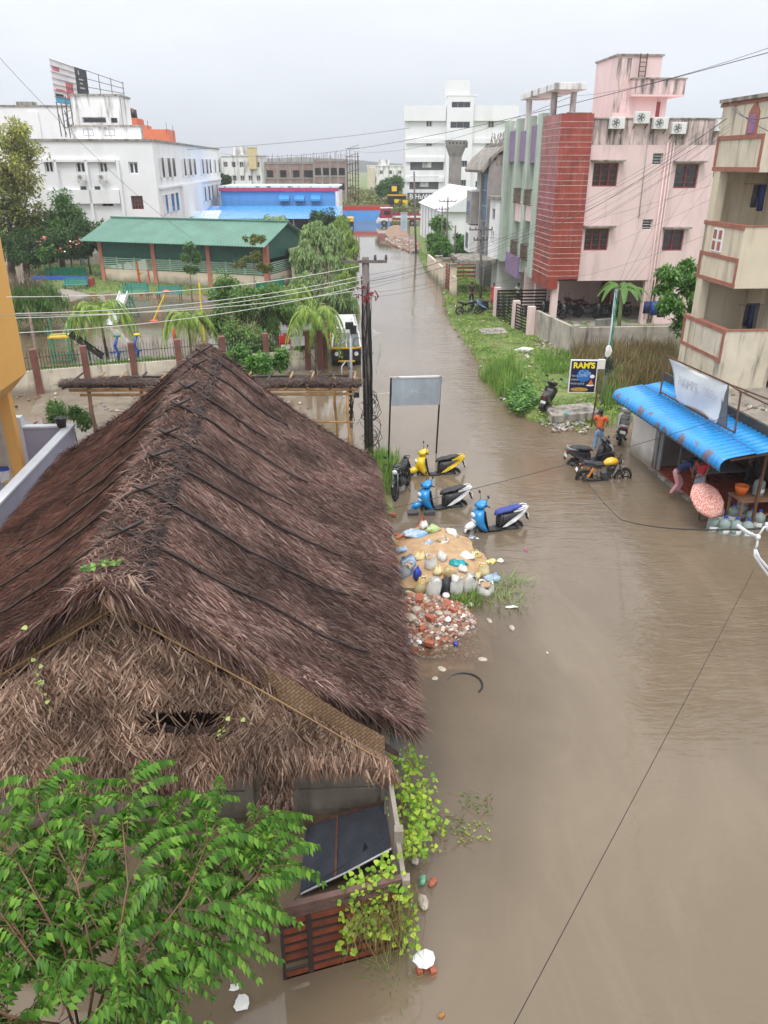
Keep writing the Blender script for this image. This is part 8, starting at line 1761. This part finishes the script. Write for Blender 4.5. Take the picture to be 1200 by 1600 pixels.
# ================================================================ SAND, SACKS AND BRICKS
sackw=mat('white_woven_sack',(.62,.61,.57),.6,.1,4,bump=.5,bscale=12);sacky=mat('yellow_printed_sack',(.65,.60,.45),.6,.3,5,bump=.4,col2=(.70,.50,.05));sackb=mat('blue_printed_sack',(.66,.66,.64),.6,.3,4,bump=.4,col2=(.05,.28,.60));sackk=mat('black_sack',(.03,.03,.035),.35,.3,8,bump=.6);sackt=mat('teal_bag',(.02,.32,.35),.4,.2,5,bump=.4);sackg=mat('green_printed_bag',(.25,.48,.06),.5,.4,6,bump=.4,col2=(.65,.62,.45));sackbl=mat('deep_blue_bag',(.02,.06,.42),.4,.3,6,bump=.4)
def sack(l,u,v,h,w,mt,open_=True,z=None,rz=0,flat=False):
    p=G(u,v,0);p.z=(under(p.x,p.y)if z is None else z)-.03;p.z=max(p.z,-.06)
    t=thing('sack',l,'sack',p,rz);t.rotation_euler=(rnd(-.22,.22),rnd(-.25,.25),rz);m=MB();rr=[];n=16;f=rnd(0,6)
    prf=((.75,0),(.98,.12),(1.0,.4),(.92,.7),(.80,.9),(.86,1.0))if not flat else((.6,0),(1.0,.25),(1.0,.6),(.75,.9),(.3,1.0))
    cz=lambda j,s:1+(.55 if flat else .16)*noise.noise(Vector((j*.9+f*7,s*5,f)))
    for r,s in prf:rr.append([(w*cz(j,s)*r*(1+.10*math.sin(3*j*.39+f)+rnd(-.09,.09))*math.cos(j*.3927)*(1 if not flat else 1.4),w*cz(j+5,s)*r*.85*(1+.08*math.sin(4*j*.39+f))*math.sin(j*.3927),h*s*rnd(.9,1.1)+rnd(-.02,.02)+(.04*math.sin(j*1.3+f)if s>.85 else 0))for j in range(n)])
    if open_ and not flat:
        rr.append([(x*.82,y*.82,z_-.03)for x,y,z_ in rr[-1]]);m.rings(rr,caps=False);m.build('bag',mt,t,smooth=True);q=MB();q.ell((0,0,h*.86),(w*.70,w*.6,.05),12,6,jit=.05);q.build('filling',sandm,t,smooth=True)
    else:m.rings(rr);m.build('bag',mt,t,smooth=True)
    return t
SK=[('white sack full of sand leaning at the hut end of the sack row',633,905,.40,.17,sackb),('pale yellow sack with a deep blue cover in the sack row',656,922,.42,.16,sacky),('white sack in the sack row left of the black bag',676,928,.46,.17,sackw),('white sack with twisted neck in the row right of the black bag',712,925,.46,.17,sackw),('white woven sack next to the open one at the right end',733,922,.46,.16,sackw),('open white sack of sand at the right end of the row',757,925,.30,.21,sackw),('yellow and white sack standing at the right edge of the sand',757,898,.34,.14,sacky),('white sack lying behind the row near the hut',640,893,.26,.20,sackb),('white sack just behind the black bag',672,900,.34,.17,sackw),('small sack with yellow print lying at the far right of the sand',743,874,.12,.15,sacky),('pale sack at the hut edge beyond the sand',612,852,.28,.14,sacky)]
for i,(l,u,v,h,w,mt)in enumerate(SK):sack(l,u,v,h,w,mt,open_=i in(0,1,5,6,8))
sack('crumpled black plastic bag in the middle of the sack row',692,922,.44,.14,sackk,False,flat=True,rz=1.4);sack('teal plastic bag lying on the sand above the sack row',714,893,.10,.17,sackt,False,flat=True,rz=-.5);sack('deep blue cloth bag on the yellow sack near the hut',650,912,.30,.11,sackbl,False,flat=True,rz=1.5);sack('beige folded sack on top of the row beside the black bag',703,908,.26,.11,mat('beige_sack',(.55,.42,.22),.7,.1,4,bump=.4),False,flat=True)
sack('green printed plastic bag lying at the far edge of the sand',676,843,.16,.15,sackg,False,flat=True,rz=.4);sack('empty white and blue sack spread on the sand near the hut',648,848,.12,.24,sackb,False,flat=True,rz=.2);sack('empty white sack ring lying on the sand',690,858,.07,.20,sackw,True);sack('limp blue striped bag lying on the sand',668,862,.06,.12,sackb,False,flat=True,rz=1.2);sack('white and blue plastic scrap beside the front wheel of the near scooter',740,840,.05,.14,sackb,False,flat=True,rz=2.6);sack('white and yellow scrap bag at the right tip of the sand',765,878,.08,.14,sacky,False,flat=True)
for i,(u,v,c,l)in enumerate(((628,868,sackb,'crumpled blue and white wrapper at the hut side of the sand'),(655,884,sacky,'crumpled yellow wrapper behind the first sacks'),(690,886,sackw,'torn white wrapper on the sand behind the black bag'),(728,880,sackw,'torn white wrapper on the right of the sand'),(742,906,sacky,'yellow wrapper beside the open sack'),(662,838,sackw,'white torn bag lying just above the printed green one'),(705,846,sackw,'thin white torn bag right of the green one'),(630,930,sackg,'greenish wrapper at the foot of the first sack'),(684,908,sacky,'yellow crumpled bag between the white sacks'),(722,902,sackw,'crumpled white bag top behind the twisted sack'),(620,892,sackb,'blue wrapper showing beside the hut eave'),(768,905,sackb,'pale blue wrapper at the water edge right of the sacks'))):sack(l,u,v,.12+.03*(i%3),.11+.02*(i%4),c,False,flat=True,rz=i*.9)
o=thing('hose','thick orange red hose curving out of the water onto the sand','hose',G(640,830));m=MB();m.tube([G(662,806,.0),G(655,822,.06),G(640,834,.14),G(618,842,.2)],.03,8);bworld(m,'pipe',mat('orange_hose',(.62,.09,.04),.4),o,smooth=True)
for u,l in((645,'grey rubber block under the nose of the middle scooter'),(671,'second grey rubber block beside the orange hose')):lump('rubber_block',l,'block',G(u,806,-.05),(.30,.22,.16),mat('grey_rubber',(.06,.058,.06),.7),.1,box=True)
for(u,v,l)in((613,806,'small brick lying in the shallows behind the sand'),(620,838,'brick at the hut end of the sand heap')):lump('brick',l,'brick',G(u,v,.02),(.22,.10,.08),brick_m,rnd(-.5,.5),box=True)
# chunks of broken brick and stone
heap=[(655,940,.2,'large mortared brick chunk at the top of the heap by the hut'),(650,952,.16,'brown clay chunk below the large brick one'),(640,965,.22,'bent tin chunk at the hut edge of the heap'),(684,935,.14,'brick with a white foam lid below the sacks'),(697,930,.14,'white foam slab on bricks under the black bag'),(700,948,.15,'half brick at the top right of the heap'),(686,958,.13,'grey stone in the middle of the heap'),(708,956,.13,'brick fragment at the right of the heap'),(672,968,.14,'round brick lump in the middle of the heap'),(700,968,.12,'white topped brick at the right of the heap'),(722,962,.11,'white stone at the right tip of the heap'),(660,985,.10,'small brick bit low on the heap'),(640,1003,.11,'white plastic lump at the hut edge of the lower heap'),(655,1003,.09,'white paper lump next to the plastic one'),(670,1008,.13,'red brick at the foot of the heap'),(712,1005,.09,'dark blue scrap at the foot of the heap'),(735,945,.12,'reddish stone at the right end under the sacks')]
for i,(u,v,s,l)in enumerate(heap):
    p=G(u,v,0);z=max(under(p.x,p.y),0)+s*.35;mt=foam if 'white' in l or 'foam' in l else(stone_m if 'stone' in l or 'clay' in l or 'tin' in l else(sackbl if 'blue' in l else brick_m));bx_=mt is brick_m
    lump('brick' if bx_ else 'stone',l,'brick' if bx_ else 'stone',G(u,v,z),(s*1.5,s*.85,s*.7)if bx_ else(s*.8,s*.6,s*.4),mt,rnd(0,3),box=bx_)
m=MB()
for x,y in sample(RUB+[],1500,-.55):
    d=poly_sd((x,y),RUB);s=rnd(.025,.085)*(1 if d>0 else .6);z=max(under(x,y),-.06)+s*.2
    m.obox((x,y,z),(s*rnd(.8,1.9),s,s*rnd(.5,.9)),(rnd(-.7,.7),rnd(-.7,.7),rnd(0,3)))
tag(m.build('brick_rubble',imat('mixed_rubble',[(.34,.10,.05),(.42,.17,.10),(.24,.20,.16),(.50,.44,.36),(.30,.09,.05),(.16,.13,.11),(.62,.58,.52),(.38,.14,.08)],.85),bevel=0),kind='stuff')
# litter on the verge, trash heaps and far rubble
m=MB()
for x,y in list(sample(VGR,420,-.2))+list(sample(gp((845,660),(925,655),(915,680),(860,675)),150))+list(sample(gp((840,530),(905,560),(880,575),(830,545)),130))+[p for p in sample(BACKL,1000,-.3)if noise.noise(Vector((p[0]*.8,p[1]*.8,2)))>.12]+list(sample(gp((995,560),(1060,560),(1040,610),(1000,600)),80)):
    s=rnd(.03,.12);m.obox((x,y,max(under(x,y),0)+.05),(s*rnd(.6,2),s,s*.5),(rnd(-.6,.6),rnd(-.6,.6),rnd(0,3)))
tag(m.build('litter',imat('mixed_litter',[(.55,.53,.49),(.34,.30,.24),(.32,.13,.08),(.48,.46,.42),(.18,.15,.11),(.26,.21,.16),(.20,.26,.32),(.40,.35,.28)],.75)),kind='stuff')
m=MB()
for x,y in sample(FARR,1300,-.4):
    s=rnd(.10,.35);m.obox((x,y,max(under(x,y),0)+.1),(s*rnd(.8,1.6),s,s*.7),(rnd(-.6,.6),rnd(-.6,.6),rnd(0,3)))
tag(m.build('far_rubble',imat('far_rubble_mix',[(.20,.17,.14),(.34,.15,.09),(.30,.26,.22),(.46,.42,.38),(.14,.12,.10)],.9)),kind='stuff')
for(u,v,s,rz,l)in((770,520,(1.5,1.3,.12),.1,'square concrete slab lying on the grass near the gates'),(893,650,(1.9,1.4,.28),.05,'raised concrete drain cover slab behind the cafe sign')):lump('concrete_slab',l,'slab',G(u,v,.16),s,slab,rz,box=True)
lump('white_sack_roll','white sack roll lying on the grass at the wall corner','sack',G(820,547,.22),(.55,.22,.16),papr,.1);lump('flower_pot','grey concrete planter beside the banana plant','planter',G(943,512,.5),(.9,.5,.5),conc,0,box=True)
lump('teal_scrap','small teal scrap on the concrete drain cover','litter',G(885,645,.5),(.12,.08,.02),sackt,0)
# washing lines
for(u,v,y,w,l,mts)in((1022,480,44,1.2,'row of dark blue clothes hanging on the pink wall',(navy,bluec,darkc)),(1174,492,25.8,.5,'dark blue clothes hanging on the lower balcony',(darkc,navy)),(1190,305,25.4,.6,'dark clothes hanging on the middle balcony',(darkc,navy))):
    t=thing('hanging_clothes',l,'clothes',Yp(u,v,y));
    for k in range(3 if w>1 else 2):
        m=MB();x0=-w/2+k*w/3;m.rings([[(x0+(a*w/3)+.02*math.sin(z*9),b_,z)for a,b_ in((0,0),(.5,-.05),(1,0),(.5,.05))]for z in(.3,.0,-.35-.1*k)]);m.build('cloth',mts[k%len(mts)],t,smooth=True)
    m=MB();m.bar((-w,0,.32),(w,0,.32),.012);m.build('line',cable,t)
chr_=thing('plastic_chair','dark maroon plastic chair on the lower balcony of the cream house','chair',Matrix.Translation(ch.location)@Matrix.Rotation(STREET,4,'Z')@V(.9,2.0,2.76),STREET+R(150));m=MB();mrn=mat('maroon_plastic',(.07,.02,.025),.35)
m.box(-.25,.25,-.25,.22,.42,.46);m.build('seat',mrn,chr_,bevel=.02);m=MB();m.rings([[(-.25,.22,.46),(.25,.22,.46),(.25,.26,.46),(-.25,.26,.46)],[(-.27,.30,.7),(.27,.30,.7),(.27,.34,.7),(-.27,.34,.7)],[(-.2,.36,.92),(.2,.36,.92),(.2,.39,.92),(-.2,.39,.92)]]);m.build('backrest',mrn,chr_,smooth=False)
for x in(-.22,.22):
    for y in(-.22,.2):m=MB();m.bar((x,y,0),(x,y,.42),.045);m.build('leg',mrn,chr_)
    m=MB();m.tube([(x*1.15,-.2,.42),(x*1.2,-.2,.64),(x*1.2,.28,.66)],.025,6);m.build('armrest',mrn,chr_)
# people by the pale blue scooter
person('person in dark clothes standing behind the black motorcycle on the far grass',V(*G(736,478,.1)),R(10),stand(),darkc,darkc);person('person in a red dress behind the pale blue scooter',V(*G(770,478,.1)),R(10),stand(),redc,redc,skirt=True,scale=.95);person('person in a white top at the black gate',V(*G(808,478,.1)),R(20),stand(),whites,darkc,scale=.95)

# ================================================================ HAZE
hz_=bpy.data.materials.new('haze_air');hz_.use_nodes=True;nt=hz_.node_tree;nt.nodes.remove(nt.nodes['Principled BSDF']);pv=N(nt,'ShaderNodeVolumePrincipled');pv.inputs['Color'].default_value=(.93,.95,1,1);pv.inputs['Density'].default_value=.0006;pv.inputs['Anisotropy'].default_value=.3
nt.links.new(pv.outputs[0],nt.nodes['Material Output'].inputs['Volume']);hb_=MB();hb_.box(-1600,1600,-210,3600,-2.5,40);tag(hb_.build('haze',hz_),kind='stuff')
